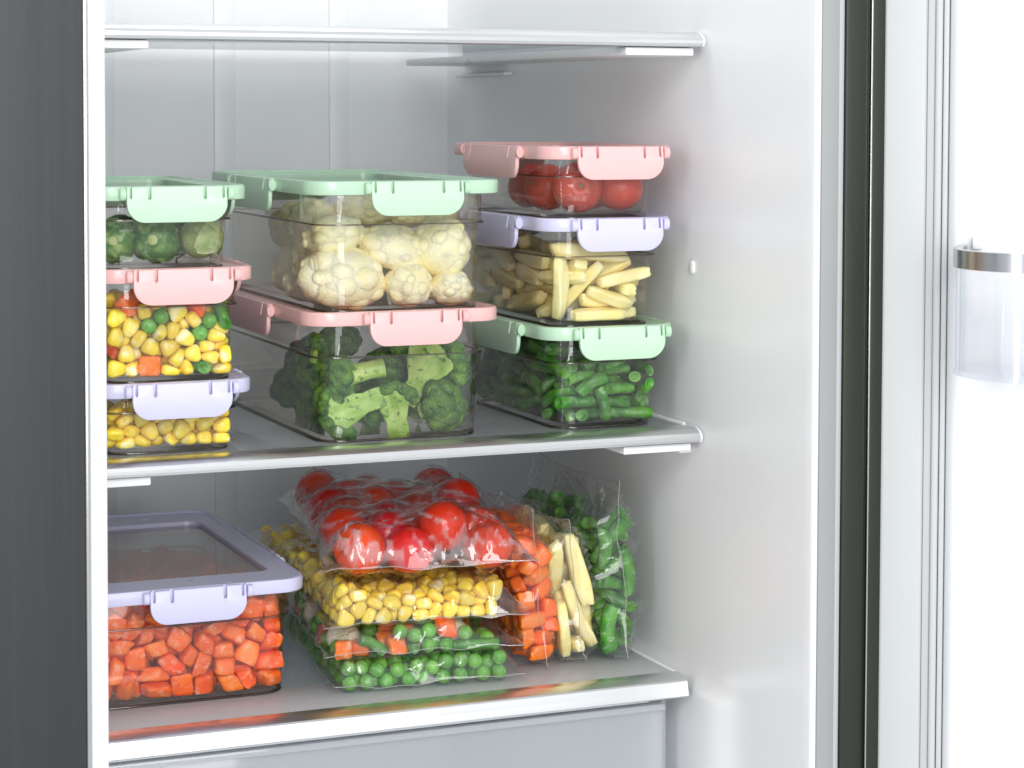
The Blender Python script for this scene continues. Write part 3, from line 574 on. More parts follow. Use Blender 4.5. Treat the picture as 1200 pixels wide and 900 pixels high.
 'carrotbox': [('k', 0.92, [0,103,67,70,-22,-66,-10,2,285,86,75,-54,31,-23,5,362,157,104,32,-72,17,5,511,70,48,-6,57,81,0,836,66,68,-39,53,53,0,1015,70,59,-64,74,-5,2,1319,80,57,-27,-45,-52,3,95,296,49,74,-10,3,0,263,267,72,-63,-37,-49,1,498,310,74,3,76,-63,5,599,224,51,-58,-48,34,3,1044,215,72,-2,81,-18,3,1181,307,74,72,-12,46,3,1335,309,86,63,0,76,2,209,429,70,54,2,26,3,382,454,66,6,7,-97,0,545,454,68,5,66,7,1,776,376,57,30,62,-17,3,906,464,60,-19,-59,77,5,1066,388,50,-24,69,-66,5,1330,423,104,67,-1,70,5,105,637,49,-72,-11,0,3,299,772,50,11,75,-64,5,486,698,50,-72,-16,3,3,686,582,49,7,-75,-61,5,937,586,48,56,-1,-15,0,1131,601,70,-16,-69,-3,2,1263,533,53,-7,2,-80,2,107,764,57,-32,-42,-59,3,340,898,65,-7,-98,-6,3,533,876,70,-78,-27,51,5,678,749,62,-94,0,-10,5,991,855,56,-83,-6,-7,1,1175,796,57,51,47,-41,1,1317,676,55,-9,-78,4,4,187,932,63,-8,-27,28,3,351,1023,74,-8,85,-2,1,503,1040,56,2,68,11,0,674,975,67,45,4,20,5,975,983,50,-74,-7,-2,0,1142,1000,60,-56,81,-6,4,1327,1021,51,75,-63,-9,1,161,1128,55,-48,45,61,2,210,1292,51,-6,-99,-5,4,412,1181,78,-52,-53,40,2,799,1050,57,50,-17,75,4,977,1106,69,50,1,-8,1,1119,1196,55,46,47,-43,5,1306,1156,48,8,-57,-81,5,77,1303,50,42,42,47,5,234,1466,48,41,-40,-65,0,544,1369,64,22,-6,11,0,784,1311,60,-70,68,-6,0,988,1391,68,-65,11,74,4,1122,1335,77,46,62,-37,2,1293,1334,51,72,68,4,2,71,1491,58,1,-54,-8,1,362,1582,87,0,-1,19,4,390,1442,69,59,-3,-14,4,663,1540,52,3,-11,98,4,849,1647,58,0,-17,48,0,1037,1522,72,66,-18,71,0,1318,1493,67,-83,11,3,2,263,1745,70,34,23,-86,5,431,1755,50,-51,52,-55,4,555,1704,66,-35,-16,-78,5,834,1840,51,-62,-40,25,1,953,1788,82,-5,-11,-1,1,1064,1663,55,67,3,-71,5,1282,1798,50,-74,1,-10,4,178,1885,71,-51,44,-55,2,262,2043,59,-4,12,9,3,553,1915,49,29,-70,-53,5,739,1983,48,-4,57,80,1,937,1944,82,95,27,-10,5,1090,1852,55,92,-35,3,3,1332,1934,49,-59,-44,48,2,95,2137,58,-43,-32,-72,1,400,2171,54,56,-55,49,1,525,2217,89,-6,-24,7,2,661,2129,71,51,-11,13,3,803,2125,74,-61,52,24,3,1055,2254,50,-33,66,-52,5,1277,2253,66,37,-5,-73,0,184,2406,59,-52,-83,14,1,302,2313,82,-41,89,6,1,504,2399,54,1,-80,9,2,790,2393,57,53,3,84,4,921,2426,52,-8,-11,69,0,1086,2430,67,-60,-56,44,0,1284,2416,68,52,40,-50,4,83,68,196,-16,4,-6,2,224,74,204,35,-42,-59,2,495,85,158,88,-42,3,4,670,59,73,47,55,-45,2,828,69,215,-49,-36,46,0,986,98,178,12,98,-11,2,1253,178,70,2,-36,-82,0,164,181,104,75,-3,-38,1,286,267,196,57,33,-61,0,428,226,184,27,-80,22,4,640,316,158,21,-27,49,2,922,236,64,5,71,-13,1,900,359,161,83,-18,-49,2,1310,307,218,-73,-65,-8,4,206,424,218,-9,2,-45,4,377,349,73,-59,39,57,4,505,448,204,48,-4,-4,0,672,470,140,45,27,83,3,917,500,173,-11,7,4,5,1099,481,137,-3,96,-24,4,1242,544,181,-52,0,8,5,99,494,48,52,19,15,1,283,585,55,-49,45,61,0,445,579,131,-95,-11,8,1,594,614,130,-25,52,7,3,1035,732,66,-6,7,6,1,1172,725,179,-77,60,12,3,1313,656,190,0,-75,-10,3,86,846,134,-89,-13,29,5,250,740,144,-1,35,92,2,450,788,173,-80,-15,23,3,670,858,124,93,-2,9,2,826,893,86,-94,-9,13,5,1223,960,147,62,52,57,0,1330,851,59,-98,7,5,2,51,1016,107,31,-59,-37,4,406,912,179,30,-94,-11,1,531,1023,160,63,-51,40,3,655,1136,72,79,22,-55,2,1024,1159,188,-8,-43,31,0,1106,1048,186,59,24,-63,0,1322,1113,155,4,97,-17,4,150,1197,154,40,-91,-6,5,309,1198,65,0,9,-78,5,529,1183,124,-81,-17,52,0,774,1174,141,39,-8,23,1,929,1239,91,-55,-49,66,0,1173,1154,171,46,-59,47,5,1286,1246,118,-26,-6,-17,3,66,1332,170,-22,73,-16,0,402,1325,84,54,-50,44,5,590,1303,166,21,6,-55,3,692,1407,130,8,46,-87,3,883,1370,159,71,-16,34,3,1163,1469,80,-5,-67,-26,2,1326,1371,154,62,-74,-9,1,188,1609,101,40,-8,-68,2,406,1709,212,-37,-33,82,4,506,1556,52,2,-12,97,4,667,1561,155,-4,-7,64,2,809,1559,148,-26,-22,91,3,1150,1657,162,75,5,-6,1,1316,1551,178,64,-10,-74,5,82,1687,55,11,-1,-81,1,345,1816,152,-28,-17,86,1,548,1776,167,-1,73,-15,5,694,1707,98,-80,52,7,1,968,1676,176,-67,-9,-45,1,1136,1811,168,44,3,-88,1,1315,1663,57,65,-6,-74,4,58,1861,82,-3,-66,-11,2,305,1890,70,53,3,25,3,417,2002,49,-53,51,-38,3,690,1854,75,-4,83,-26,2,970,1887,213,-3,14,-67,1,1076,2034,54,-79,11,-59,2,1209,2004,64,-68,-5,71,5,106,2013,50,9,-72,67,0,222,2217,81,94,-32,-4,5,484,2145,217,-92,14,-10,5,749,2258,55,-4,6,97,5,918,2122,105,-70,59,-24,1,1177,2166,103,-84,-2,51,2,1333,2115,108,-84,-20,43,2,66,2305,51,-2,-6,99,0,265,2441,198,-46,-58,-41,2,350,2414,91,71,57,31,1,641,2416,96,67,-24,13,0,924,2281,68,-40,52,54,4,1166,2429,179,7,-35,-5,5,1319,2399,190,34,-47,-63,5,109,193,259,31,1,-15,3,349,74,279,-3,-67,-3,3,603,66,235,-28,-56,-68,3,641,179,165,-34,19,1,5,855,202,205,-30,5,-94,4,1140,75,90,-85,-7,50,5,1307,76,184,0,-99,5,0,68,328,176,-65,4,74,2,276,204,299,-50,-11,-81,4,501,337,261,-71,-62,29,0,650,401,269,-37,-27,-63,1,772,209,91,-25,23,78,0,798,427,203,43,-41,23,2,1176,233,156,16,-28,14,3,77,409,326,10,-94,-27,0,352,482,202,-70,-38,-49,5,481,547,302,64,52,-34,3,613,729,195,-65,39,-52,1,773,617,165,-34,58,72,4,1124,383,201,10,59,-79,2,1330,458,248,-31,6,77,1,74,520,147,-60,-64,-29,1,223,592,172,41,28,-52,1,367,682,212,-39,-29,-9,3,856,740,75,77,29,-52,0,950,639,148,5,21,88,1,1061,551,219,1,-80,35,0,1225,614,303,77,17,-42,4,70,925,201,83,12,12,1,249,865,207,62,-3,-64,2,596,977,241,68,-67,-25,3,742,964,208,30,-88,23,4,960,894,166,33,-38,56,1,1138,857,194,4,47,-39,5,1329,811,174,-76,-64,-2,5,212,1036,161,-6,-89,30,1,350,1020,246,72,-35,-57,4,608,1201,249,-6,-35,78,3,741,1099,241,20,1,22,2,900,1040,171,13,-33,62,2,1155,1151,297,-51,-13,-83,5,1330,980,198,53,45,-46,4,85,1221,271,45,52,-41,1,338,1183,195,18,-85,29,2,482,1277,259,-7,-46,-54,1,752,1271,219,69,25,66,4,903,1178,237,16,-15,97,4,1061,1270,264,53,-52,-24,1,1317,1203,258,-12,-78,8,4,67,1399,315,-61,-40,51,4,181,1370,168,49,-40,-57,1,514,1461,174,87,0,48,5,760,1440,238,35,-35,-72,4,887,1317,261,-94,-19,-25,3,1035,1382,228,32,4,94,4,1193,1332,203,-7,8,-98,4,88,1515,175,-20,15,-52,1,363,1478,233,-47,-25,-69,0,519,1616,172,62,-14,-2,4,697,1668,235,88,12,-5,2,911,1523,178,-75,5,65,2,1041,1524,209,-14,5,-98,5,1185,1498,212,-10,9,75,0,69,1704,176,3,78,-61,4,224,1700,197,66,34,-1,5,620,1939,180,42,-31,-15,0,806,1765,164,-7,-33,-84,0,870,1721,271,-75,41,34,2,1193,1741,257,14,6,91,0,1317,1700,181,-13,-73,3,3,89,1999,180,-97,6,0,0,304,2022,174,-34,56,64,4,506,2063,121,75,6,-50,4,765,1990,156,-1,-2,83,3,1006,1911,311,-12,-72,-66,0,1102,2011,165,-10,-98,12,0,1314,1853,173,3,74,-65,4,87,2122,177,-5,-2,-7,3,325,2159,186,-89,-16,41,4,537,2199,292,-10,13,84,0,640,2236,158,26,-22,5,2,804,2237,177,15,-34,-10,3,1077,2163,162,76,-26,33,2,1316,2226,201,4,-35,10,2,97,2436,163,64,74,11,5,263,2318,212,-74,-7,-7,5,489,2392,157,35,35,57,2,627,2324,234,47,78,-26,0,877,2406,169,44,48,-33,0,1009,2425,192,0,-12,81,2,1285,2449,301,-58,43,45,2,227,75,364,-9,-10,-97,0,439,218,326,-78,4,7,1,610,213,290,9,55,-27,3,734,97,273,19,20,75,4,978,75,290,70,-69,-9,1,1155,101,251,-29,8,-68,3,1325,80,309,46,64,40,2,144,288,311,45,23,73,3,291,354,337,-57,38,14,1,422,481,447,-60,22,-14,0,613,568,289,43,-71,41,4,791,305,245,27,74,56,2,1152,279,279,9,4,-96,4,1327,193,230,40,46,-59,4,188,525,430,5,63,-23,3,223,487,318,11,-75,-59,3,483,667,258,-35,21,-89,2,731,766,202,-40,-50,59,3,862,401,334,10,-43,-40,0,989,409,278,-32,-15,-93,1,1128,463,338,34,82,-24,4,76,569,267,21,-19,64,5,193,647,268,94,-28,14,0,608,847,279,-44,-54,-10,1,830,836,214,-14,33,-90,2,876,681,245,-39,-5,67,1,1100,731,310,-22,-77,-19,4,1307,854,274,69,68,4,2,64,670,188,-5,93,34,1,378,824,312,21,73,5,4,482,931,324,1,27,83,3,681,995,335,-80,-7,38,4,960,797,208,-56,-63,-45,3,1041,944,272,-23,-47,84,0,1330,1025,351,-10,-98,10,3,90,1074,239,43,56,-69,1,190,994,318,-25,-8,95,3,538,1097,308,16,92,33,3,786,1149,353,25,-77,-14,5,880,1010,287,28,-9,73,1,1038,1090,335,-52,41,-72,5,1200,1056,399,23,7,57,4,55,1271,403,69,-4,-68,4,239,1159,272,-1,-1,-86,1,537,1214,367,-73,-18,64,0,700,1301,341,20,53,47,4,931,1215,371,-17,-37,-69,0,1202,1317,313,-95,-24,12,0,1291,1191,377,5,19,89,3,168,1345,338,25,7,-64,2,286,1351,198,62,-46,-48,3,548,1528,294,31,57,-66,5,647,1436,276,-74,-29,-36,0,805,1395,345,-80,41,32,5,953,1410,337,10,-16,-60,2,1133,1475,312,14,-22,-47,5,228,1552,219,49,41,3,2,330,1626,288,39,71,-53,3,533,1664,288,12,65,-74,5,763,1573,309,4,-87,44,3,919,1578,293,-54,-39,54,2,1098,1614,305,57,80,-12,1,1310,1555,288,44,-59,55,3,90,1734,288,1,-79,-57,5,278,1736,309,0,22,11,0,585,1828,265,7,22,35,5,787,1845,245,-86,-11,-3,0,921,1810,396,62,-29,39,0,1035,1755,289,-73,-37,-22,1,1306,1731,321,-73,-36,-27,0,86,1866,242,-16,70,-6,5,206,1861,206,48,-34,-47,3,602,2075,240,53,-5,-64,2,823,1990,253,77,-61,-2,4,962,2042,202,-37,-19,-63,4,1168,1925,261,43,79,-23,2,1318,1994,180,65,53,-45,4,69,2087,292,-40,-27,-70,5,226,2233,288,37,36,-69,3,359,2255,330,-25,58,-41,1,758,2136,245,-47,25,-82,4,919,2167,245,24,92,-13,1,1030,2274,206,32,-11,80,2,1202,2146,266,33,-9,-71,2,93,2269,153,-15,-97,-11,3,236,2404,316,-65,-41,44,0,429,2312,251,49,15,68,0,737,2418,179,10,49,1,1,837,2417,288,43,-64,52,3,961,2393,302,-54,83,-3,2,1171,2283,250,-24,4,0,3,70,106,325,-28,67,-29,3,242,233,429,65,27,59,4,499,70,335,-21,-14,-6,2,584,192,421,-54,52,42,4,898,201,349,75,20,-31,1,1053,116,384,41,-15,-88,3,1210,78,381,-55,66,-43,4,73,263,416,69,56,40,3,249,441,451,35,-91,12,4,668,695,341,32,62,33,2,750,269,355,23,1,-25,0,1021,241,261,-46,-29,82,0,1043,343,374,-83,-36,25,2,1334,284,338,-61,-14,68,1,54,521,409,-97,5,16,1,360,624,339,-61,-1,-70,4,523,738,334,-13,37,87,2,737,506,305,-34,32,-23,4,887,552,301,0,65,69,0,998,628,310,-34,-76,-16,2,1299,501,343,6,-46,51,3,125,660,370,26,80,48,3,193,772,331,-16,-8,95,3,594,940,412,-34,20,-40,2,817,727,315,-6,-29,-57,1,973,827,371,-14,-16,-26,2,1167,877,323,-4,0,-73,4,1304,735,309,-1,81,55,0,62,794,297,-68,14,-64,0,227,874,387,-30,84,-14,4,378,1078,387,-39,22,40,2,775,866,343,-10,-27,-45,5,893,916,386,40,56,-32,1,1032,987,407,-49,-27,-69,1,1321,869,413,74,64,-2,0,64,1101,349,74,64,4,1,221,1134,378,72,-13,66,3,513,1066,456,11,-79,-2,5,707,1056,421,-18,40,83,2,900,1094,451,-37,55,39,5,1105,1224,414,-75,-6,-12,4,1319,998,465,8,-96,-23,5,158,1271,512,4,78,-32,5,313,1280,385,-42,38,81,5,427,1206,443,-52,-56,7,2,665,1224,438,28,-1,9,5,829,1271,416,40,-78,47,3,1114,1354,416,24,-13,-88,4,1323,1354,447,-90,-5,4,0,302,1446,338,49,-46,-66,0,386,1320,308,6,79,-42,2,570,1387,365,2,-40,-54,1,723,1491,429,46,66,55,4,896,1537,415,95,-6,-4,3,1054,1463,380,-40,32,-50,3,1334,1386,282,14,-62,-19,5,81,1560,288,14,25,70,1,434,1531,398,-7,-2,83,4,637,1685,369,-48,28,-77,2,777,1738,357,-4,95,-14,1,935,1672,395,67,-11,-71,2,1095,1659,431,31,-42,-46,2,1237,1569,388,-38,-23,-86,2,112,1807,382,-65,56,32,3,335,1917,289,-58,75,21,1,441,1846,299,-93,5,22,2,747,1872,340,-18,1,74,0,1032,1834,474,-67,64,-28,1,1160,1787,373,47,-58,40,0,1325,1802,428,-3,-95,28,5,406,2093,301,35,11,-84,4,454,1937,188,-91,-1,7,4,671,1987,286,-3,-15,-96,2,827,2052,350,-29,-18,-41,1,987,2093,354,77,21,-14,5,1170,1987,346,-14,79,57,3,1333,1913,285,-45,59,-44,0,73,2246,269,6,84,-52,0,223,2087,301,-65,-57,-38,4,522,2203,407,54,81,-11,0,702,2263,329,15,0,-57,4,852,2257,318,4,-15,68,5,1076,2128,296,-66,56,-31,5,1326,2100,293,-46,-65,16,0,90,2429,285,-50,-49,-44,1,212,2382,420,12,-85,28,2,435,2446,264,34,-56,55,0,644,2430,299,97,-10,18,5,770,2406,384,-45,-66,45,0,1116,2404,325,-73,-36,50,1,1320,2337,332,67,66,-18,4,88,92,438,24,-28,91,5,419,97,422,-17,18,71,3,645,49,387,-5,-91,10,4,845,69,360,-3,-92,-27,4,928,79,464,-4,-33,-25,5,1098,175,464,41,1,-36,1,1342,142,423,-92,12,4,5,324,80,491,-44,-20,81,3,367,328,431,60,-32,-10,2,558,311,393,1,36,66,5,524,434,431,-11,-66,-28,0,681,434,420,18,74,-35,4,1185,248,405,15,91,31,2,1238,390,389,-87,-42,-4,1,104,529,572,66,55,-15,2,424,462,578,-15,-44,-38,0,595,560,418,-94,-23,-5,1,690,602,512,-84,-30,-19,0,937,676,420,-32,90,-20,3,1104,579,434,-20,-20,-54,5,1221,531,470,-10,-35,-78,2,100,645,498,-45,-42,-74,0,327,599,463,-38,-52,-45,1,480,668,445,11,36,49,2,647,763,449,4,97,-12,5,803,752,420,-21,46,-80,0,1083,764,427,-46,83,-11,1,1316,759,463,-56,49,-32,5,54,805,440,-73,65,10,3,268,738,434,-24,-63,-66,5,493,802,424,-21,-35,89,3,648,983,508,-83,5,33,2,805,893,510,46,83,16,4,971,975,501,35,88,25,0,1325,860,568,1,75,-64,4,51,947,346,-62,-42,59,4,323,964,415,-10,-86,43,0,472,928,473,-78,-61,4,0,726,1130,513,-16,38,68,5,851,1050,542,-50,-31,1,0,1102,1115,474,-25,-79,-52,0,1330,1006,590,-71,9,-67,4,65,1116,475,95,5,20,4,283,1237,476,22,34,-80,0,403,1127,523,26,30,89,2,724,1348,481,-11,26,-79,0,895,1248,523,-72,5,-68,1,1075,1292,530,-26,-77,-27,1,1301,1256,499,50,50,33,3,108,1419,458,-15,-87,-45,4,261,1378,446,68,2,29,1,470,1398,417,51,20,82,0,610,1412,519,23,-66,25,0,936,1389,468,-40,-69,-36,1,1106,1516,478,41,-7,-87,4,1285,1443,392,-21,72,64,1,167,1546,367,-25,70,56,2,292,1609,415,-6,-25,-59,0,573,1564,441,12,-32,-92,1,723,1631,465,-73,57,12,3,863,1686,482,40,51,59,3,1020,1649,521,-7,27,-53,2,1225,1678,472,72,35,55,5,93,1689,401,-65,4,-5,4,300,1849,389,8,-33,47,5,530,1736,427,-71,1,-65,3,593,1911,387,59,5,69,3,750,1920,434,-46,-59,63,2,1217,1882,491,-39,-33,72,1,1310,1788,558,-31,59,39,4,54,1940,357,35,-52,-45,1,195,1972,318,84,49,-14,3,501,2034,314,-14,-48,38,3,751,2124,428,-31,22,84,4,929,1968,393,-25,1,91,2,1091,2001,440,-11,-8,-13,2,1334,1987,401,-52,13,82,1,82,2188,382,51,51,-45,4,210,2161,422,73,-18,-63,0,369,2239,442,10,-10,95,1,658,2265,451,18,-79,5,4,1002,2268,394,-15,38,-90,0,1144,2152,395,-18,-3,-97,0,1307,2151,447,-27,-70,4,1,54,2343,418,15,-16,4,5,157,2395,511,-49,21,-54,3,495,2321,378,0,-80,38,0,565,2434,418,-46,-65,-43,3,930,2393,417,-70,-3,-3,3,1167,2276,380,3,-13,-98,5,1335,2252,400,-23,70,-9,1,198,56,536,33,6,67,2,407,208,487,-18,13,81,4,736,163,432,46,-29,-78,2,965,277,483,-3,0,47,1,1188,73,574,24,-11,64,4,936,415,564,-10,93,23,3,1320,82,566,9,-27,64,5,95,198,518,79,2,1,2,146,366,504,51,40,74,4,314,346,545,-76,9,62,5,628,361,513,-23,85,13,5,993,420,465,-21,95,-16,1,971,517,432,61,68,-30,3,1217,348,494,-42,18,-13,5,89,699,651,33,27,78,5,262,532,571,-36,-65,46,1,522,567,561,45,-12,23,3,823,224,476,-53,12,74,1,811,567,415,-14,46,19,2,1047,641,525,-38,-53,-74,2,1333,429,492,37,-84,-33,4,81,770,565,0,89,33,0,364,686,564,80,40,-35,5,293,799,601,-19,42,86,0,820,394,482,66,-25,20,5,854,653,522,19,51,59,4,940,784,522,16,28,80,4,1348,620,454,-1,-70,-16,0,170,826,497,14,88,-24,3,382,788,496,20,83,-42,3,600,838,541,18,95,20,3,727,760,520,-45,79,-39,5,1031,832,557,-87,38,-13,0,1147,888,438,17,63,73,1,1192,686,504,88,14,-7,3,138,976,479,89,0,42,5,312,928,525,10,-45,-88,1,472,958,589,-51,-63,-38,4,602,1111,572,16,-25,-58,3,759,917,598,-50,-66,53,2,998,1149,529,70,38,49,3,1179,997,529,59,-14,42,0,61,1334,566,-63,23,-61,0,231,1105,516,52,19,-50,5,510,1267,534,-36,-30,71,5,729,1236,556,-94,-14,12,4,1018,1262,620,9,-1,-84,3,1172,1183,571,68,-31,-64,4,1315,1140,521,54,-36,34,5,82,1547,541,-27,-56,20,2,246,1496,517,-31,-20,25,3,384,1429,498,52,76,12,5,767,1474,549,-5,-54,-78,5,870,1371,577,1,-8,13,0,1160,1540,583,-69,55,-31,5,1301,1487,533,-25,9,91,3,104,1630,479,89,4,17,2,258,1741,458,25,15,90,2,405,1588,518,-17,-6,-14,1,536,1503,565,-53,25,-14,4,916,1534,522,-8,5,-97,4,1156,1696,565,43,9,-88,5,1346,1590,451,-35,-19,-73,1,128,1812,493,75,-22,60,3,408,1695,383,-66,-69,7,3,498,1830,459,26,-94,-12,5,659,1842,480,39,11,72,4,790,1826,519,15,4,9,1,932,1952,551,89,34,0,1,1112,1839,570,41,1,-89,2,203,1984,463,65,8,-74,0,329,1980,447,8,-71,68,4,462,1957,390,-68,-57,-39,3,655,2046,405,49,-3,76,5,866,2031,483,-42,-21,27,1,1023,2071,551,60,62,-12,3,1239,2029,470,-82,-2,-19,5,69,2025,457,60,-72,19,2,313,2114,433,65,-45,-49,4,515,2060,462,5,22,96,5,819,2266,498,6,-32,-77,0,860,2184,418,12,-45,-84,0,1027,2198,488,-23,34,76,2,1194,2313,488,-6,-9,-97,1,94,2262,526,-42,21,82,4,264,2229,547,29,18,64,5,392,2431,372,5,69,-70,3,703,2423,494,-43,-89,-7,2,867,2436,497,64,73,9,5,1128,2444,433,6,-58,79,2,1320,2402,449,-27,2,6,1,272,197,575,-24,54,6,3,477,334,540,-84,20,-6,1,527,108,520,-44,-52,16])],
 'potato': [('s', 1.0, [2,291,445,54,-19,-69,-44,3,517,180,39,-51,-48,53,2,350,668,52,-67,28,63,5,630,532,55,38,-59,39,1,163,968,87,-21,73,63,0,411,944,63,38,62,-34,1,217,1244,60,3,-72,3,6,589,1230,57,-65,17,-23,3,188,1672,39,-64,-29,36,5,445,1422,54,10,-70,10,2,74,105,233,-93,-30,-9,0,355,66,44,-49,-50,46,3,343,540,39,-67,-22,29,0,586,589,152,28,63,68,1,278,1007,69,-41,-55,-43,1,355,841,165,72,9,0,3,129,1159,150,-30,59,38,6,703,1069,131,-55,1,-3,6,413,1371,148,-63,-21,14,0,531,1407,154,-67,-20,15,3,188,325,94,4,-79,-19,5,497,195,126,49,-49,-29,0,280,497,163,-46,-70,41,0,569,389,154,-31,-63,58,5,65,656,97,55,-33,39,1,574,754,184,18,73,53,6,51,1011,247,61,39,-38,4,193,1058,195,-63,-7,-33,2,419,1651,86,74,3,58,6,446,1059,190,37,80,-11,6,237,163,217,38,-84,-33,3,449,66,165,-26,-52,45,5,616,299,263,78,-5,-1,6,720,451,340,-40,-44,-58,2,585,547,246,40,57,70,1,573,782,277,-62,-51,34,4,275,772,292,-5,-42,-89,2,662,1055,274,-76,14,23,5,363,936,255,58,49,46,2,465,1227,218,-19,68,-66,5,336,396,267,-51,43,72,0,557,64,312,-44,45,-58,3,379,830,328,81,4,0,6,600,628,426,24,67,-67,4,564,1139,310,25,-56,77,1,429,1190,345,4,58,-60,1,174,1196,295,-68,-16,-25,2,684,1482,200,45,-9,1,3,138,1446,125,-66,-54,-35,4,218,1509,156,48,-48,66,6,40,1144,430,60,56,-38,0,461,183,357,50,9,73,3,83,1340,341,-70,-26,-9,4,344,390,377,12,-56,78,6,304,1567,283,70,10,-58,5,319,1444,348,53,-3,-82,6,256,1707,248,42,-34,-53,0,674,1623,196,-87,-13,-17,2,71,1548,222,-10,-68,-72,3,595,1751,154,-29,26,-65,3,131,184,312,34,-59,72,5,479,713,354,-42,-57,-57,1,48,573,304,50,54,-48,4,142,470,224,61,23,-16,6,81,953,458,77,43,-15,2,236,1154,398,20,-69,57,3,206,1307,472,75,8,-36,0,568,1576,309,-84,-28,-1,3,62,1603,505,4,71,69,5,331,1648,406,13,-73,-35,5,586,201,512,-67,62,33,1,700,201,505,48,-71,41,0,213,205,367,62,7,-9,3,518,591,476,70,-34,-9,6,121,380,404,49,49,-53,1,423,850,440,69,-36,-7,6,43,545,425,-50,-46,-49,5,164,962,533,32,-61,46,4,272,988,529,23,-44,50,2,558,836,498,-45,-46,-72,5,289,69,492,-13,-66,5,6,226,405,413,-15,-76,-61,1,186,739,403,86,42,-17,6,571,310,555,40,-36,7,1,223,692,561,-31,50,39,6,576,515,522,-40,-73,53,6,363,658,502,19,-72,-65,4,700,855,546,49,-63,47,5,370,741,585,22,73,61,6,720,1235,380,-48,-52,-51,0,63,184,596,47,2,-1,0,331,203,557,-78,9,-11,3,274,507,547,4,40,-90,4,165,314,618,3,-40,60,2,530,679,631,74,4,-51,4,530,1123,623,85,17,47,0,718,1299,564,31,-35,64,2,387,1094,579,0,83,-2,1,581,1682,386,36,69,-1,0,64,446,655,2,-89,-43,1,548,450,613,-49,-25,-70,3,197,1207,624,33,-60,-40,1,462,967,647,-48,63,-51,0,183,1628,457,-21,-87,39,6,414,1261,469,-33,-43,46,0,249,1431,591,16,69,54,1,609,1290,536,14,95,22,6,475,1420,548,-70,38,-30,6,46,1418,658,45,-39,55,0,568,1465,604,-33,-48,69,6,573,1629,641,-32,27,-20,1,707,1686,498,12,-14,73,1,350,1632,569,76,23,59,0,549,1756,572,4,-76,-3,3,260,1744,647,55,-42,-58])],
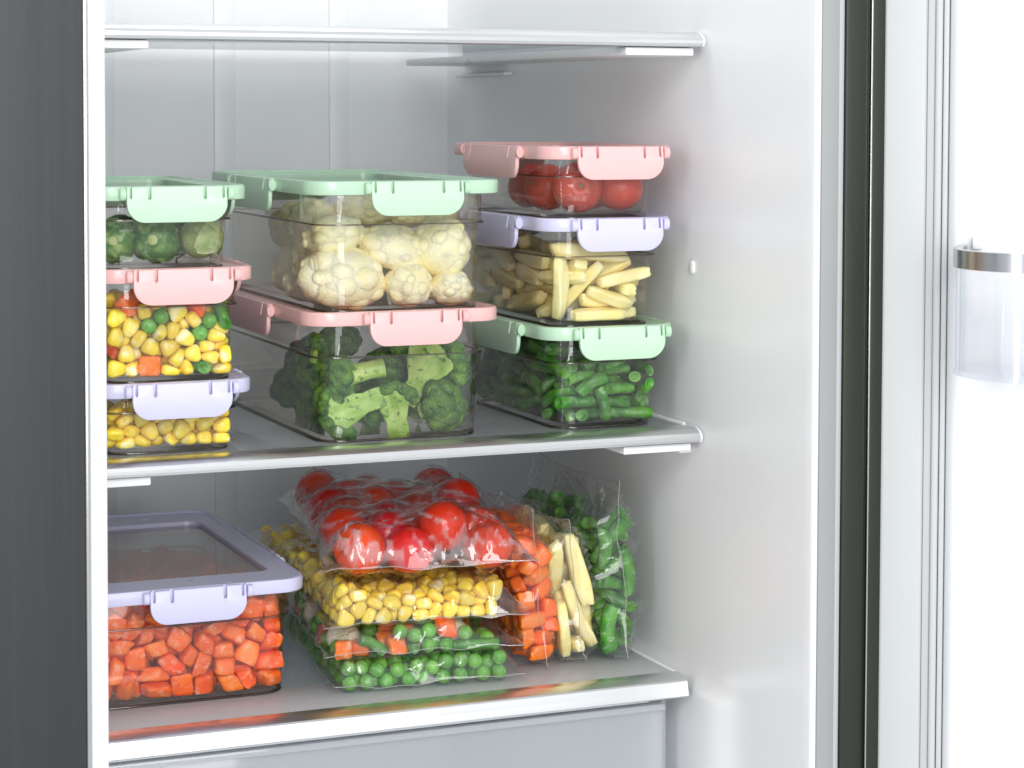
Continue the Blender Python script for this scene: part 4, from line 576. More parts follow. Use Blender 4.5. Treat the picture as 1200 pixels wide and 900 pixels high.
 'beans': [('b', 1.02, [5,128,235,75,12,78,-58,1,376,70,125,-80,56,-9,3,612,330,97,70,-42,-15,4,82,422,36,4,70,68,5,325,310,36,-52,-48,58,2,560,476,42,-55,-44,30,4,288,610,36,-65,27,-11,0,395,600,43,-65,27,-7,5,669,585,139,18,0,97,2,82,895,49,2,70,-69,2,410,894,42,68,16,31,0,702,812,42,-26,65,66,0,519,1129,42,-4,70,-67,4,609,1123,85,-26,-76,-52,2,711,1141,45,55,-44,43,4,277,1389,36,-68,-17,33,3,453,1394,41,-28,64,-56,2,602,1535,42,55,43,55,1,104,1621,39,-13,-69,64,2,436,1758,44,10,-70,-10,1,639,1649,39,55,43,55,2,303,116,49,-35,-60,66,1,480,102,128,62,31,35,2,624,105,42,-45,54,-62,5,169,438,110,-43,61,-51,4,353,372,89,-31,-49,80,5,466,353,114,15,70,-68,5,369,627,124,-65,15,-35,5,542,632,91,3,-54,81,1,657,488,199,19,5,77,3,89,870,131,68,17,-1,4,168,855,40,-46,53,59,0,613,786,102,43,-38,76,2,232,1229,79,73,-29,-43,5,288,1132,38,-49,-50,70,1,473,1098,106,61,-60,-29,0,104,1410,42,35,60,-69,1,297,1438,116,63,-26,71,4,648,1376,100,-21,-70,-67,5,234,1664,72,38,-68,60,2,452,1622,99,-62,-52,36,1,666,1672,124,-67,-21,6,4,39,141,62,-24,59,70,1,283,43,260,-52,1,-84,4,724,202,79,43,-35,53,3,194,353,180,-60,-22,6,3,418,375,175,66,12,-3,2,637,395,210,-2,-78,-39,5,124,622,83,37,47,-6,4,319,683,189,-75,-38,-11,1,532,661,235,-14,-21,25,0,193,882,153,-23,-43,86,1,362,783,91,-65,-54,48,0,609,827,182,43,-40,-18,1,64,1193,110,11,-80,57,0,308,1138,155,-61,-19,17,0,551,1260,187,61,-28,-7,1,170,1381,136,47,-49,-63,0,450,1330,151,-24,51,68,1,618,1518,205,50,53,-67,0,141,1584,167,-1,-83,40,3,371,1506,117,42,-53,-61,3,430,1664,184,41,43,57,0,179,97,140,-54,-42,68,4,345,159,233,-25,-57,30,4,626,134,136,-25,-75,-51,5,142,362,264,11,54,19,0,357,377,252,-61,20,-5,4,547,339,204,-39,-36,8,0,194,563,204,-44,50,-72,4,217,644,240,13,-42,88,3,423,703,213,-66,-21,5,4,40,922,214,11,70,-68,0,362,899,127,8,63,48,1,558,912,143,-81,-23,-49,3,112,1226,190,2,-77,60,3,304,977,209,-51,37,-64,4,656,1031,208,5,-58,55,4,355,1547,216,79,3,10,3,542,1291,276,47,-62,-21,0,689,1294,193,40,-69,44,5,119,1735,147,-1,37,23,2,310,1752,250,-96,-5,22,3,479,1754,297,6,0,-98,5,91,212,173,46,29,-8,4,38,176,262,31,68,-59,0,234,238,309,46,-4,84,1,45,524,227,49,-62,46,1,436,210,294,-55,-32,32,5,547,255,234,-55,19,78,4,313,614,343,6,86,21,3,254,495,319,23,56,51,4,628,620,236,59,34,-59,3,44,854,295,-10,64,74,1,242,752,254,-8,-47,80,3,294,800,313,-44,60,-54,1,89,1083,251,67,5,35,2,137,1268,300,-74,25,-34,0,240,1058,274,63,-1,19,4,37,1362,244,37,-56,60,1,452,1367,277,-58,-64,39,3,564,1192,274,-42,-48,53,2,189,1363,349,43,-30,26,3,368,1465,283,22,51,56,1,464,1586,270,-41,-37,29,1,205,100,310,24,-68,-3,2,424,339,361,27,-64,-51,4,724,123,226,46,-36,50,3,90,330,354,-32,57,73,3,285,460,421,53,-53,-60,5,521,483,330,77,15,-3,2,110,653,336,24,-72,60,2,351,687,410,-5,-51,-3,1,700,671,317,62,-21,25,5,176,917,392,-7,72,-22,1,340,801,391,-51,54,-54,1,719,915,253,-10,63,75,2,169,1049,355,-47,44,-72,5,293,1222,323,-71,26,-33,3,337,1156,245,-70,43,32,3,84,1342,338,30,37,-81,5,264,1525,262,-33,37,-42,1,668,1487,302,52,-69,18,3,602,1553,436,0,50,-47,2,616,1649,309,59,-17,0,4,724,1689,214,39,33,-53,1,196,142,419,2,-75,50,4,478,127,353,-42,52,-44,1,526,76,228,-42,-54,58,3,43,188,407,11,-78,60,5,530,330,438,-40,-52,69,1,616,356,323,-54,-51,-41,4,162,641,404,54,-18,-61,5,387,608,460,68,-8,-65,5,616,607,351,-81,-5,-5,0,431,974,357,30,-35,69,2,526,808,332,28,-43,81,1,657,865,309,-54,6,-45,4,495,1265,355,-27,65,-67,3,547,1067,334,35,-91,15,5,648,1167,338,8,-58,-80,0,66,1514,329,-70,-52,-35,0,178,1513,362,-81,16,-8,0,269,1492,415,-56,57,-58,3,46,1692,376,16,-12,60,5,146,1664,360,55,19,-54,0,361,1635,393,-65,-45,15,2,343,93,451,-56,12,-70,1,469,88,418,56,-55,-22,0,693,534,447,-4,-39,-88,3,194,287,483,-60,47,-29,3,266,787,498,56,-54,-40,2,628,740,412,50,40,-18,2,299,983,465,62,22,8,1,549,923,399,26,25,-83,3,663,917,437,-57,-57,-34,4,138,1114,426,-41,69,38,2,429,1132,443,-14,75,-60,2,688,1257,434,-66,-11,-10,5,88,1439,497,-18,61,-76,5,379,1240,381,27,-62,-67,2,568,1461,424,-24,-37,-37,1,145,1759,463,-4,78,-4,4,386,1701,451,-70,-24,43,1,634,1728,387,-76,-8,-62,1,638,128,301,65,-8,-9,2,699,401,441,-31,-22,-45,5,105,500,472,80,18,21,1,39,764,463,47,37,-49,5,499,970,491,-26,-48,72,4,691,985,488,-4,-81,-56,4,364,1076,494,-52,44,69,0,248,1311,465,-52,15,50,2,526,1362,460,-81,21,49,0,445,1292,447,-40,61,-61,4,724,133,355,54,44,-43,4,36,1063,471,-53,66,40,5,601,1760,493,45,62,37])],
 'cornbag': [('c', 1.18, [0,67,34,50,-59,9,79,2,243,59,50,38,39,-77,2,344,36,49,-14,-46,-3,3,419,92,50,-41,-43,-57,2,610,55,36,-2,58,-80,0,803,120,32,31,55,67,4,937,68,39,-9,-59,78,1,1046,68,37,-19,-59,77,3,1136,62,50,45,-36,51,2,73,121,36,58,-16,-15,3,168,206,36,-45,-42,50,1,330,148,37,-15,-60,77,0,490,190,53,-19,57,11,2,603,232,37,50,-37,-40,3,710,231,52,-52,29,69,4,886,185,39,-24,55,-73,4,1045,208,39,-36,48,-64,2,1151,186,62,-7,95,-11,2,63,371,37,1,-62,-77,2,190,391,38,61,-14,-16,1,351,291,37,-35,-51,70,3,462,278,36,58,17,22,3,621,381,47,20,56,52,1,742,337,49,-10,-60,-17,1,827,412,39,46,-41,-56,2,1048,314,36,-42,41,-57,2,1153,410,36,-10,59,-78,4,39,478,49,41,52,-48,3,145,479,36,-40,-47,56,0,383,410,32,63,5,7,0,459,497,33,5,62,77,4,561,451,44,14,-58,20,0,721,467,33,-17,-62,72,2,847,510,36,19,-57,-72,0,1052,441,32,62,-11,-12,2,1169,516,36,-59,-14,16,1,158,580,40,39,50,49,4,263,593,46,-37,48,47,2,347,686,36,-49,-32,45,1,516,656,49,31,55,-33,1,580,711,48,-58,23,74,4,731,610,48,-57,-5,73,2,846,624,52,-50,17,82,4,966,642,39,-35,-48,64,2,1127,593,50,6,-50,7,4,58,782,40,42,-49,-55,3,181,789,52,-53,26,73,3,283,809,36,-47,-40,48,4,473,814,46,8,61,-11,0,598,799,52,-11,-56,-14,4,768,725,44,-41,-44,-53,1,864,715,49,58,-20,72,0,993,721,51,-59,8,79,4,1173,769,39,-59,-5,8,0,87,875,33,-60,-20,22,0,196,911,32,4,63,76,2,312,896,50,-53,13,78,3,487,907,36,-47,40,-52,1,619,882,39,24,-58,-74,0,800,864,32,5,-63,-76,1,917,806,49,21,-58,22,2,1064,945,36,9,60,78,4,1159,890,39,-5,59,-79,3,52,1064,36,12,60,77,3,187,1030,36,21,-57,-73,1,363,961,49,26,51,-36,3,455,1009,36,50,-35,-44,3,563,1072,36,23,56,72,0,676,1058,52,-27,-50,-45,3,890,1068,52,-22,54,22,0,995,1061,50,40,45,-46,3,1184,1008,52,47,36,-62,0,92,1166,51,-42,-24,-6,0,215,1137,51,57,-9,72,2,356,1094,36,-46,37,-52,0,528,1199,32,59,-24,-28,4,624,1177,46,51,35,-59,3,742,1079,49,48,-25,70,3,822,1127,36,55,-26,-34,1,993,1247,37,-29,54,-61,0,1127,1225,52,-11,-55,-16,2,70,1284,37,-55,-26,28,3,236,1350,36,18,58,75,0,362,1222,33,-6,64,-75,3,435,1279,50,-30,-50,-61,0,626,1291,32,41,48,59,3,739,1304,36,8,60,77,4,824,1235,39,-50,-32,44,4,1065,1338,46,-42,46,57,3,1156,1289,50,58,-3,78,4,41,1394,44,-46,-40,-58,4,203,1451,44,2,-60,4,0,353,1481,33,-8,-63,75,0,469,1420,33,-25,-59,69,1,587,1398,37,-31,-53,73,4,784,1532,39,-43,40,-53,2,862,1432,38,3,-59,79,1,1066,1444,39,34,51,61,4,1166,1373,46,-58,21,73,4,51,1576,39,61,-1,-1,0,257,1541,34,-30,55,-68,2,371,1598,37,14,-59,-74,1,526,1545,48,38,50,-44,4,592,1587,46,-43,40,65,0,694,1581,50,60,-2,-79,4,881,1592,39,-16,57,-76,4,1035,1555,44,59,-12,77,2,1120,1628,67,74,-18,-63,3,45,1778,54,-40,44,28,0,160,1668,32,62,-10,-11,2,324,1683,51,93,35,-5,0,445,1743,32,42,-47,-55,3,581,1701,36,13,59,77,4,707,1723,46,-60,15,76,0,854,1715,33,-54,-34,40,3,1028,1664,36,-18,-57,73,1,1158,1691,49,61,1,78,4,72,1878,44,-60,-6,-78,0,215,1853,33,23,-59,-69,2,331,1795,36,9,60,78,1,524,1858,49,50,35,-56,1,602,1872,49,-48,-33,-66,0,715,1864,32,35,-53,-63,0,882,1827,33,53,34,46,1,983,1783,39,62,1,-10,4,1167,1850,44,-22,-55,-26,4,49,1965,39,15,60,75,4,160,2022,44,-10,-57,-16,4,308,1916,47,58,-15,32,2,418,1943,36,32,-52,-62,2,642,1974,49,-44,16,-87,2,764,1959,37,50,36,50,3,858,2052,47,46,-31,2,3,959,2014,36,37,-49,-62,3,1160,1962,36,42,44,57,1,60,2087,39,7,-61,-77,4,203,2089,46,12,60,-15,1,309,2095,49,50,40,-60,1,406,2062,37,-51,-35,55,2,617,2100,36,-58,2,-4,0,724,2037,59,1,93,34,4,939,2130,39,-35,47,-64,3,1038,2070,50,59,-5,79,2,1168,2074,36,-59,-13,14,2,65,2255,36,-58,-7,8,4,227,2166,46,-5,61,6,4,324,2242,39,19,59,73,4,403,2174,39,-40,-43,60,1,595,2286,49,-41,-46,-55,2,766,2244,36,-52,28,-37,2,923,2234,36,-44,36,-57,3,1079,2212,36,-42,45,-60,4,1176,2192,46,42,40,-59,0,51,2440,32,9,63,76,0,249,2312,33,-23,-59,70,0,376,2340,37,53,47,48,4,472,2424,39,12,61,75,1,585,2388,49,-3,-60,-7,3,688,2338,36,60,12,16,0,848,2407,32,63,7,12,3,1033,2331,36,-54,-31,36,2,1163,2343,36,60,-9,-5,2,51,2538,54,21,0,96,3,187,2440,36,21,-57,-73,0,370,2461,33,-4,-64,76,2,453,2552,36,41,-45,-52,2,657,2468,36,-14,56,-78,2,701,2566,36,-4,-61,-78,2,907,2496,37,10,-56,-78,3,1086,2425,36,53,30,38,2,1177,2476,51,-41,36,58,2,55,2637,36,39,-47,-56,4,242,2641,39,60,15,17,3,346,2592,36,59,-15,-19,3,449,2663,52,59,7,-79,0,611,2631,52,-38,-43,-58,3,710,2664,52,57,10,-80,3,887,2639,36,4,61,78,2,989,2605,50,12,-49,27,1,1091,2569,39,52,-34,-51,1,165,47,113,91,-5,-37,0,285,73,134,7,-47,82,1,399,49,143,-39,66,-22,4,492,39,58,-21,-14,-96,1,663,155,64,85,-27,0,3,825,36,59,17,11,97,0,952,147,97,-13,-39,47,0,1056,112,94,33,51,41,1,1164,110,122,35,10,-8,1,49,238,39,61,11,6,1,213,142,77,36,47,79,2,256,242,53,35,0,85,2,406,196,98,-72,-41,52,2,590,224,135,2,-99,9,1,795,246,60,9,-29,77,3,852,303,50,-31,-51,-48,0,953,268,45,-17,58,75,4,1174,263,116,-72,-11,13,4,45,345,118,-27,28,65,0,144,308,57,-9,-60,18,3,293,370,70,-54,-75,-9,4,504,359,50,16,68,-12,1,627,304,91,2,31,-9,2,764,320,130,35,-27,-68,4,855,389,112,18,-41,-1,3,940,391,36,-3,62,-77,0,1167,293,33,11,-62,-75,0,169,473,101,-65,31,-4,2,274,484,36,-10,56,-80,3,360,548,36,6,-61,-78,4,461,445,97,51,-44,-70,4,567,545,63,-32,-77,-29,3,656,524,49,-52,-23,-71,4,951,520,46,-53,33,67,4,1026,557,50,-40,-56,-40,1,1087,464,108,-73,50,-13,2,55,592,51,-70,70,3,1,253,533,117,-46,12,74,1,347,694,121,-1,-52,-83,0,453,601,57,8,-38,-42,2,633,621,63,67,33,-65,1,768,551,92,-26,29,9,3,903,576,124,-29,-25,91,4,1081,666,46,-13,60,14,2,1182,668,68,-58,-66,-26,3,149,695,36,61,2,3,1,251,708,59,-9,21,-80,2,379,798,50,41,-31,74,3,443,721,58,1,-6,41,4,687,721,64,63,-55,29,2,776,681,112,-12,-68,57,1,932,774,141,-26,-49,-82,3,1081,783,52,48,36,-64,1,1181,781,136,46,-49,41,3,132,871,111,24,61,33,3,227,876,106,-35,-18,-64,4,424,883,92,15,50,65,0,545,907,115,-38,51,-60,1,725,825,67,-45,-70,8,3,702,939,64,-19,-79,-45,2,930,977,36,-49,29,-38,0,1021,817,50,56,22,-71,1,1154,935,116,48,16,75,2,52,965,57,1,16,32,3,170,990,110,40,38,71,0,272,1020,58,33,-10,-64,2,529,1041,93,69,-35,-36,2,612,998,50,50,21,-80,1,713,1001,126,-43,-3,80,1,816,978,47,59,-22,-69,1,952,1016,139,66,-11,20,1,1100,1057,42,-53,-46,54,1,62,1246,118,69,-24,-61,1,152,1100,102,9,13,32,0,329,1127,99,-40,19,-59,4,453,1124,39,-13,58,-77,0,621,1251,103,27,46,60,4,711,1148,119,44,-37,-70,4,923,1177,52,-37,-22,-24,1,1069,1154,49,61,0,78,4,1170,1135,61,-70,68,-9,3,168,1254,49,6,-55,60,1,257,1230,49,50,-35,60,0,351,1353,32,10,62,75,3,377,1242,114,-33,-52,13,2,529,1305,60,65,-53,-48,3,714,1193,41,-11,70,-68,3,889,1308,36,15,-59,-75,1,978,1359,48,-43,44,60,0,1186,1206,130,21,6,-70,0,134,1378,53,14,56,-57,4,276,1444,104,62,30,-40,1,420,1524,72,44,70,35,3,493,1439,96,43,-23,-43,3,657,1484,55,-71,-21,-17,1,745,1430,39,62,6,2,4,856,1504,110,26,47,83,0,953,1491,33,-61,-17,18,2,1168,1546,36,-57,-14,17,1,76,1486,62,22,1,-96,1,143,1559,57,31,-26,82,0,394,1649,109,30,60,51,0,482,1639,59,-90,-13,8,4,608,1555,127,-25,9,7,4,769,1637,44,58,-7,79,1,861,1631,116,41,-6,79,1,963,1589,122,72,62,14,3,1184,1617,144,-23,-42,-59,1,69,1697,49,61,17,-71,1,230,1745,48,39,47,-1,4,351,1752,107,4,-55,-37,0,478,1745,90,53,54,45,0,631,1655,120,-93,11,18,1,790,1737,115,7,43,-11,2,919,1690,77,0,-57,70,3,1062,1729,88,-38,-61,-61,3,1137,1717,147,22,20,94,4,134,1794,90,57,31,-31,0,264,1826,115,-61,-72,17,2,416,1857,50,52,-8,83,2,485,1848,137,35,26,54,4,635,1789,59,-2,-2,39,3,726,1820,117,-80,55,20,1,802,1821,72,-4,45,74,3,1054,1838,65,-70,38,-45,3,1166,1794,107,-2,-87,46,1,154,1936,84,10,-1,74,0,239,1978,61,-29,18,35,2,356,1982,101,-55,-32,-17,2,518,1972,36,-58,-2,1,4,557,1936,121,-13,-1,-83,3,810,1942,116,-47,42,-50,3,864,1939,36,61,5,7,3,974,1909,49,53,-22,72,0,1061,1960,48,-15,58,66,1,65,2042,114,17,-62,-22,4,143,2102,117,19,20,-33,4,371,2093,132,-53,-35,-34,4,514,2091,39,61,7,8,0,611,2029,104,-95,-12,-11,1,731,2115,100,-61,-61,-19,3,815,2142,36,48,-38,-50,4,1023,2131,130,-73,42,39,0,1136,2033,112,-44,-6,-88,1,72,2194,84,46,33,73,2,179,2242,61,72,-45,-45,0,329,2204,108,67,-43,-43,0,525,2204,32,34,53,65,3,644,2229,110,42,49,68,0,665,2208,34,65,-7,-8,0,837,2282,63,-65,34,47,4,1011,2231,79,48,-12,27,3,1099,2212,132,25,-24,-58,4,59,2343,59,-1,-14,2,3,143,2365,58,68,-25,60,4,274,2404,81,69,-2,62,3,504,2323,66,44,67,-43,3,664,2392,107,-5,-50,-84,4,761,2401,66,-68,-47,-13,0,917,2329,64,3,19,-95,1,1062,2306,113,-77,8,-62,4,1169,2380,101,-2,34,-93,2,117,2487,111,-46,34,4,4,216,2539,60,0,0,96,3,286,2494,57,53,-84,-1,1,536,2636,49,42,-44,51,3,562,2503,52,26,-79,-50,2,780,2500,51,-98,-11,5,0,955,2408,71,-29,-82,-30,0,1000,2489,51,-31,-48,-55,2,1161,2538,149,-27,38,-59,1,152,2607,50,61,17,-54,4,208,2661,123,14,-39,7,3,343,2664,79,-4,14,-98,1,501,2640,138,47,-24,3,4,571,2531,125,2,-70,-69,2,780,2639,98,-35,-26,-84,4,857,2577,86,82,1,21,2,1102,2664,51,12,-47,5,3,1182,2586,59,-34,15,64,1,59,70,153,-25,38,-75,1,207,129,159,-31,21,-11,0,332,128,153,7,-12,-41,3,552,120,87,-79,11,34,2,636,55,114,50,-3,-2,1,716,50,58,-22,14,-65,4,960,39,133,-59,10,78,0,1022,125,152,-2,69,62,0,1165,33,200,-10,-4,3,1,102,155,110,55,8,72,3,174,244,125,-7,-33,92,4,325,225,128,-46,-10,-66,0,471,253,138,21,70,35,2,686,203,168,61,76,3,0,768,157,110,82,-17,2,1,914,271,126,37,-45,77,2,1031,238,112,14,52,-81,2,1138,196,163,55,-39,-67,3,52,259,136,19,23,94,3,239,354,130,-46,27,80,3,404,321,102,-41,-10,82,1,489,359,145,-50,-20,-79,4,671,384,156,-44,71,12,3,838,304,183,76,-43,-45,2,950,361,138,65,14,68,0,1059,353,110,-1,67,72,4,1170,379,119,-53,2,5,4,50,513,129,1,66,74,3,257,446,146,-11,24,4,1,370,469,95,48,16,-67,3,500,510,131,30,38,-12,2,593,420,125,42,-20,-41,2,738,452,105,-16,-45,80,3,888,472,99,-30,-13,-2,1,987,466,115,50,50,-62,2,1184,490,120,-30,15,71,0,145,606,106,-55,-46,64,4,272,655,159,61,-45,47,3,347,568,119,24,52,78,3,533,594,138,33,45,65,3,659,570,154,-64,24,-69,4,825,557,195,38,-27,87,1,939,518,205,75,42,26,4,1067,550,141,-47,-4,-79,0,1129,659,154,-51,27,46,4,44,701,87,91,4,12,1,158,715,108,-62,-25,62,3,300,811,123,58,-27,48,4,454,797,144,-78,-28,-7,3,629,769,128,60,6,-40,3,819,664,167,67,47,31,0,930,671,140,2,-85,51,0,1047,715,134,71,-10,-36,3,1112,829,137,-24,75,47,1,39,846,125,24,40,-61,3,217,790,148,2,-82,48,3,340,913,148,-53,46,-45,0,499,902,188,45,33,-45,2,654,876,129,40,-59,-60,1,826,815,101,-39,-27,-55,0,892,890,65,1,12,77,0,995,900,88,-46,39,-27,4,1085,927,167,20,-84,8,0,55,1040,124,-1,51,-85,2,257,998,165,-57,53,-34,1,340,1029,120,-9,15,-75,1,443,1007,137,76,-9,13,3,617,1086,134,9,42,-81,1,788,925,121,-19,65,-15,3,844,1042,119,-50,-49,7,2,1027,1097,169,-11,69,-62,2,1182,1060,141,64,64,-35,4,58,1145,125,57,-30,-73,3,196,1087,193,-26,64,-70,2,261,1153,144,-4,-46,81,0,427,1145,124,-34,-64,-64,1,548,1153,122,67,-36,-38,4,740,1254,108,35,-60,-31,1,838,1157,106,-49,-4,56,0,1012,1153,109,51,-61,-55,1,1103,1170,157,-52,32,70,3,146,1304,152,-69,57,29,2,226,1255,124,4,40,-88,2,313,1316,96,6,-39,-87,2,497,1236,115,6,38,17,2,666,1369,104,13,-10,97,3,789,1345,112,-52,43,-57,1,920,1255,106,29,25,-91,2,1040,1261,138,-17,62,24,3,1086,1346,151,-42,30,69,0,71,1393,128,59,-24,-45,1,216,1515,125,-13,-21,39,0,366,1430,120,-42,1,46,0,427,1536,146,-61,-20,54,3,609,1460,111,-47,-61,56,4,737,1504,107,-44,21,48,0,951,1462,94,-43,49,-33,1,1058,1466,124,-10,59,79,3,1169,1465,95,-5,-57,-45,1,113,1606,131,-24,72,52,1,246,1611,84,-28,-10,94,1,318,1563,123,55,43,-41,1,512,1593,149,-25,1,19,3,529,1504,163,-15,12,-65,2,725,1652,112,-19,29,-75,2,788,1598,154,71,23,-24,0,1032,1591,150,24,-12,-59,1,1119,1569,141,66,-49,49,1,39,1718,150,-48,-45,-61,4,148,1701,115,2,78,-9,2,279,1685,141,-29,-32,-1,0,509,1679,145,28,-28,-90,2,578,1747,139,-19,21,93,0,694,1729,154,-62,-46,57,4,905,1772,122,10,39,6,4,988,1689,132,-35,46,79,2,1069,1664,174,-13,4,87,0,63,1862,146,-24,-2,-12,4,180,1827,144,-59,20,46,4,364,1873,127,56,-28,28,4,417,1771,161,-61,34,52,2,610,1842,144,52,-30,-13,2,799,1851,173,-12,62,75,1,897,1860,123,-63,46,-28,1,1035,1856,135,-58,29,-45,0,1168,1876,153,-17,-22,93,2,50,1944,125,-19,24,-7,3,256,1925,123,-23,-9,-94,4,418,1923,173,42,41,-5,1,469,1950,105,-14,49,84,3,682,2039,155,34,18,-52,3,701,1923,117,23,-17,-1,0,900,1982,138,68,-33,56,4,1009,1992,118,28,-73,40,0,1124,1936,113,-26,-35,-86,2,45,2146,137,-18,16,-50,1,140,2221,185,-40,-53,73,2,250,2106,135,-63,7,-4,3,455,2109,99,26,-10,50,2,625,2110,134,-47,-19,-78,2,796,2031,138,-11,-29,11,0,830,2110,109,36,53,72,0,945,2065,120,-54,9,-40,0,1126,2114,119,14,-67,-22,1,38,2272,141,6,17,73,2,178,2205,122,-6,69,-64,4,430,2259,156,-45,11,-72,1,463,2222,99,43,35,38,4,554,2144,110,2,64,72,1,760,2229,114,-17,40,-56,0,892,2190,98,17,27,83,3,970,2261,140,-2,16,-93,0,1187,2265,123,64,-66,19,3,125,2314,141,-39,-12,-31,3,251,2308,106,53,31,19,2,418,2322,106,-53,8,5,4,474,2403,125,-61,-2,71,1,595,2347,153,49,-22,66,2,724,2318,124,32,41,84,0,858,2368,125,3,55,18,2,1018,2409,121,24,15,-35,2,1133,2331,188,-32,54,-69,3,38,2444,123,45,51,-43,4,193,2406,127,20,-34,91,3,384,2486,96,-17,45,-87,0,487,2513,125,-47,37,60,2,662,2507,102,19,-63,-33,0,756,2446,144,49,22,-9,1,856,2460,111,-31,25,-29,2,1061,2485,111,-24,12,49,2,1115,2443,155,47,-72,49,1,70,2650,112,-19,-33,77,1,275,2580,133,-20,-25,91,4,388,2577,117,-45,41,-58,2,585,2644,166,2,15,-69,2,666,2588,132,-33,19,-89,1,768,2550,122,-8,5,-96,4,920,2649,125,45,-13,-41,0,1021,2648,116,30,21,-18,4,1156,2654,135,-7,-32,68,3,49,92,238,26,23,53,2,161,56,203,5,54,-83,2,453,136,164,-23,-88,-27,4,523,57,159,11,-69,70,1,612,120,154,-9,75,40,1,738,73,158,11,-51,-62,0,858,59,155,-86,16,15,4,972,117,206,-36,62,67,0,1066,51,184,21,-24,-88,4,40,181,172,5,21,67,1,122,206,218,40,-48,76,0,263,239,165,-31,44,63,0,419,297,196,38,44,78,0,532,179,188,73,8,56,3,779,204,188,-3,58,79,4,859,178,133,11,20,-77,4,1003,223,203,-74,12,64,3,1162,133,220,25,63,29,1,93,341,215,-27,-45,-82,2,177,310,158,0,-37,-18,2,330,368,173,-69,23,-54,4,422,410,166,-32,7,-19,2,578,312,173,38,51,-74,0,706,306,192,7,29,77,3,920,327,201,43,4,75,4,1028,322,177,41,-51,59,3,1136,317,183,-27,29,-88,2,49,440,180,-16,43,-54,1,151,414,161,14,41,89,1,351,509,184,-57,-10,72,4,450,565,190,-12,-64,47,3,620,493,150,31,55,-1,1,787,466,164,-16,-73,-58,2,886,427,191,-38,-16,67,0,1053,431,189,55,40,55,2,1168,417,207,-41,-30,65,3,49,633,148,58,-4,37,1,161,557,184,57,-5,-47,4,355,665,201,-32,-15,-67,2,438,646,151,-61,-39,33,2,625,666,134,-17,11,-97,3,728,633,184,-9,-5,-33,1,931,628,215,54,-54,-55,0,1011,602,152,7,17,46,0,1185,598,158,8,-6,-73,2,56,763,177,-23,62,-26,0,169,661,173,-21,62,-22,2,392,803,196,58,-61,-34,1,519,702,140,-47,5,-43,3,550,809,168,-1,9,-97,0,706,770,152,44,-56,69,3,860,768,187,48,59,-59,2,1039,795,198,-5,-65,-72,0,1139,765,214,59,-25,6,0,62,951,166,87,1,-4,0,180,916,182,31,-65,-25,2,294,873,206,-44,-52,47,4,423,926,200,-33,13,60,4,597,908,202,-36,-42,-79,3,757,836,165,-32,-45,-39,0,884,905,169,48,0,-42,1,996,868,152,-44,-30,22,4,1178,876,202,-34,5,71,0,64,1093,189,46,24,77,1,164,990,227,57,-20,-79,0,359,1073,205,35,-30,-39,4,538,1087,181,11,36,91,4,567,993,164,-1,-53,2,4,721,932,194,-37,-22,-89,1,841,1007,186,-34,-36,20,3,938,1087,211,-7,-45,-84,0,1075,1003,126,-13,-47,18,2,152,1185,148,-8,-21,-14,2,214,1254,212,-25,36,-77,3,348,1183,184,-49,-52,61,0,454,1124,185,-8,-39,-81,4,618,1183,181,0,-37,-70,1,759,1094,169,75,-1,-36,1,901,1127,156,-39,-68,-59,2,984,1200,186,-33,6,-44,1,1128,1074,198,-1,14,63,1,64,1308,197,-41,3,76,1,227,1347,140,-4,5,-81,4,330,1322,192,27,-58,-62,4,472,1306,149,7,-27,15,4,587,1303,160,56,-56,-17,0,725,1331,176,-5,-59,-79,1,898,1337,134,-18,-22,68,0,995,1317,142,15,-4,-91,4,1170,1313,155,33,0,2,3,156,1440,146,26,-17,85,3,273,1463,186,-20,-48,84,0,414,1366,127,-16,9,35,2,535,1396,168,25,-61,73,4,634,1438,188,45,50,52,2,746,1424,140,12,19,96,4,867,1426,141,15,-28,-94,4,981,1404,150,-24,-45,25,4,1171,1400,161,4,-17,-97,2,36,1601,145,14,5,69])],
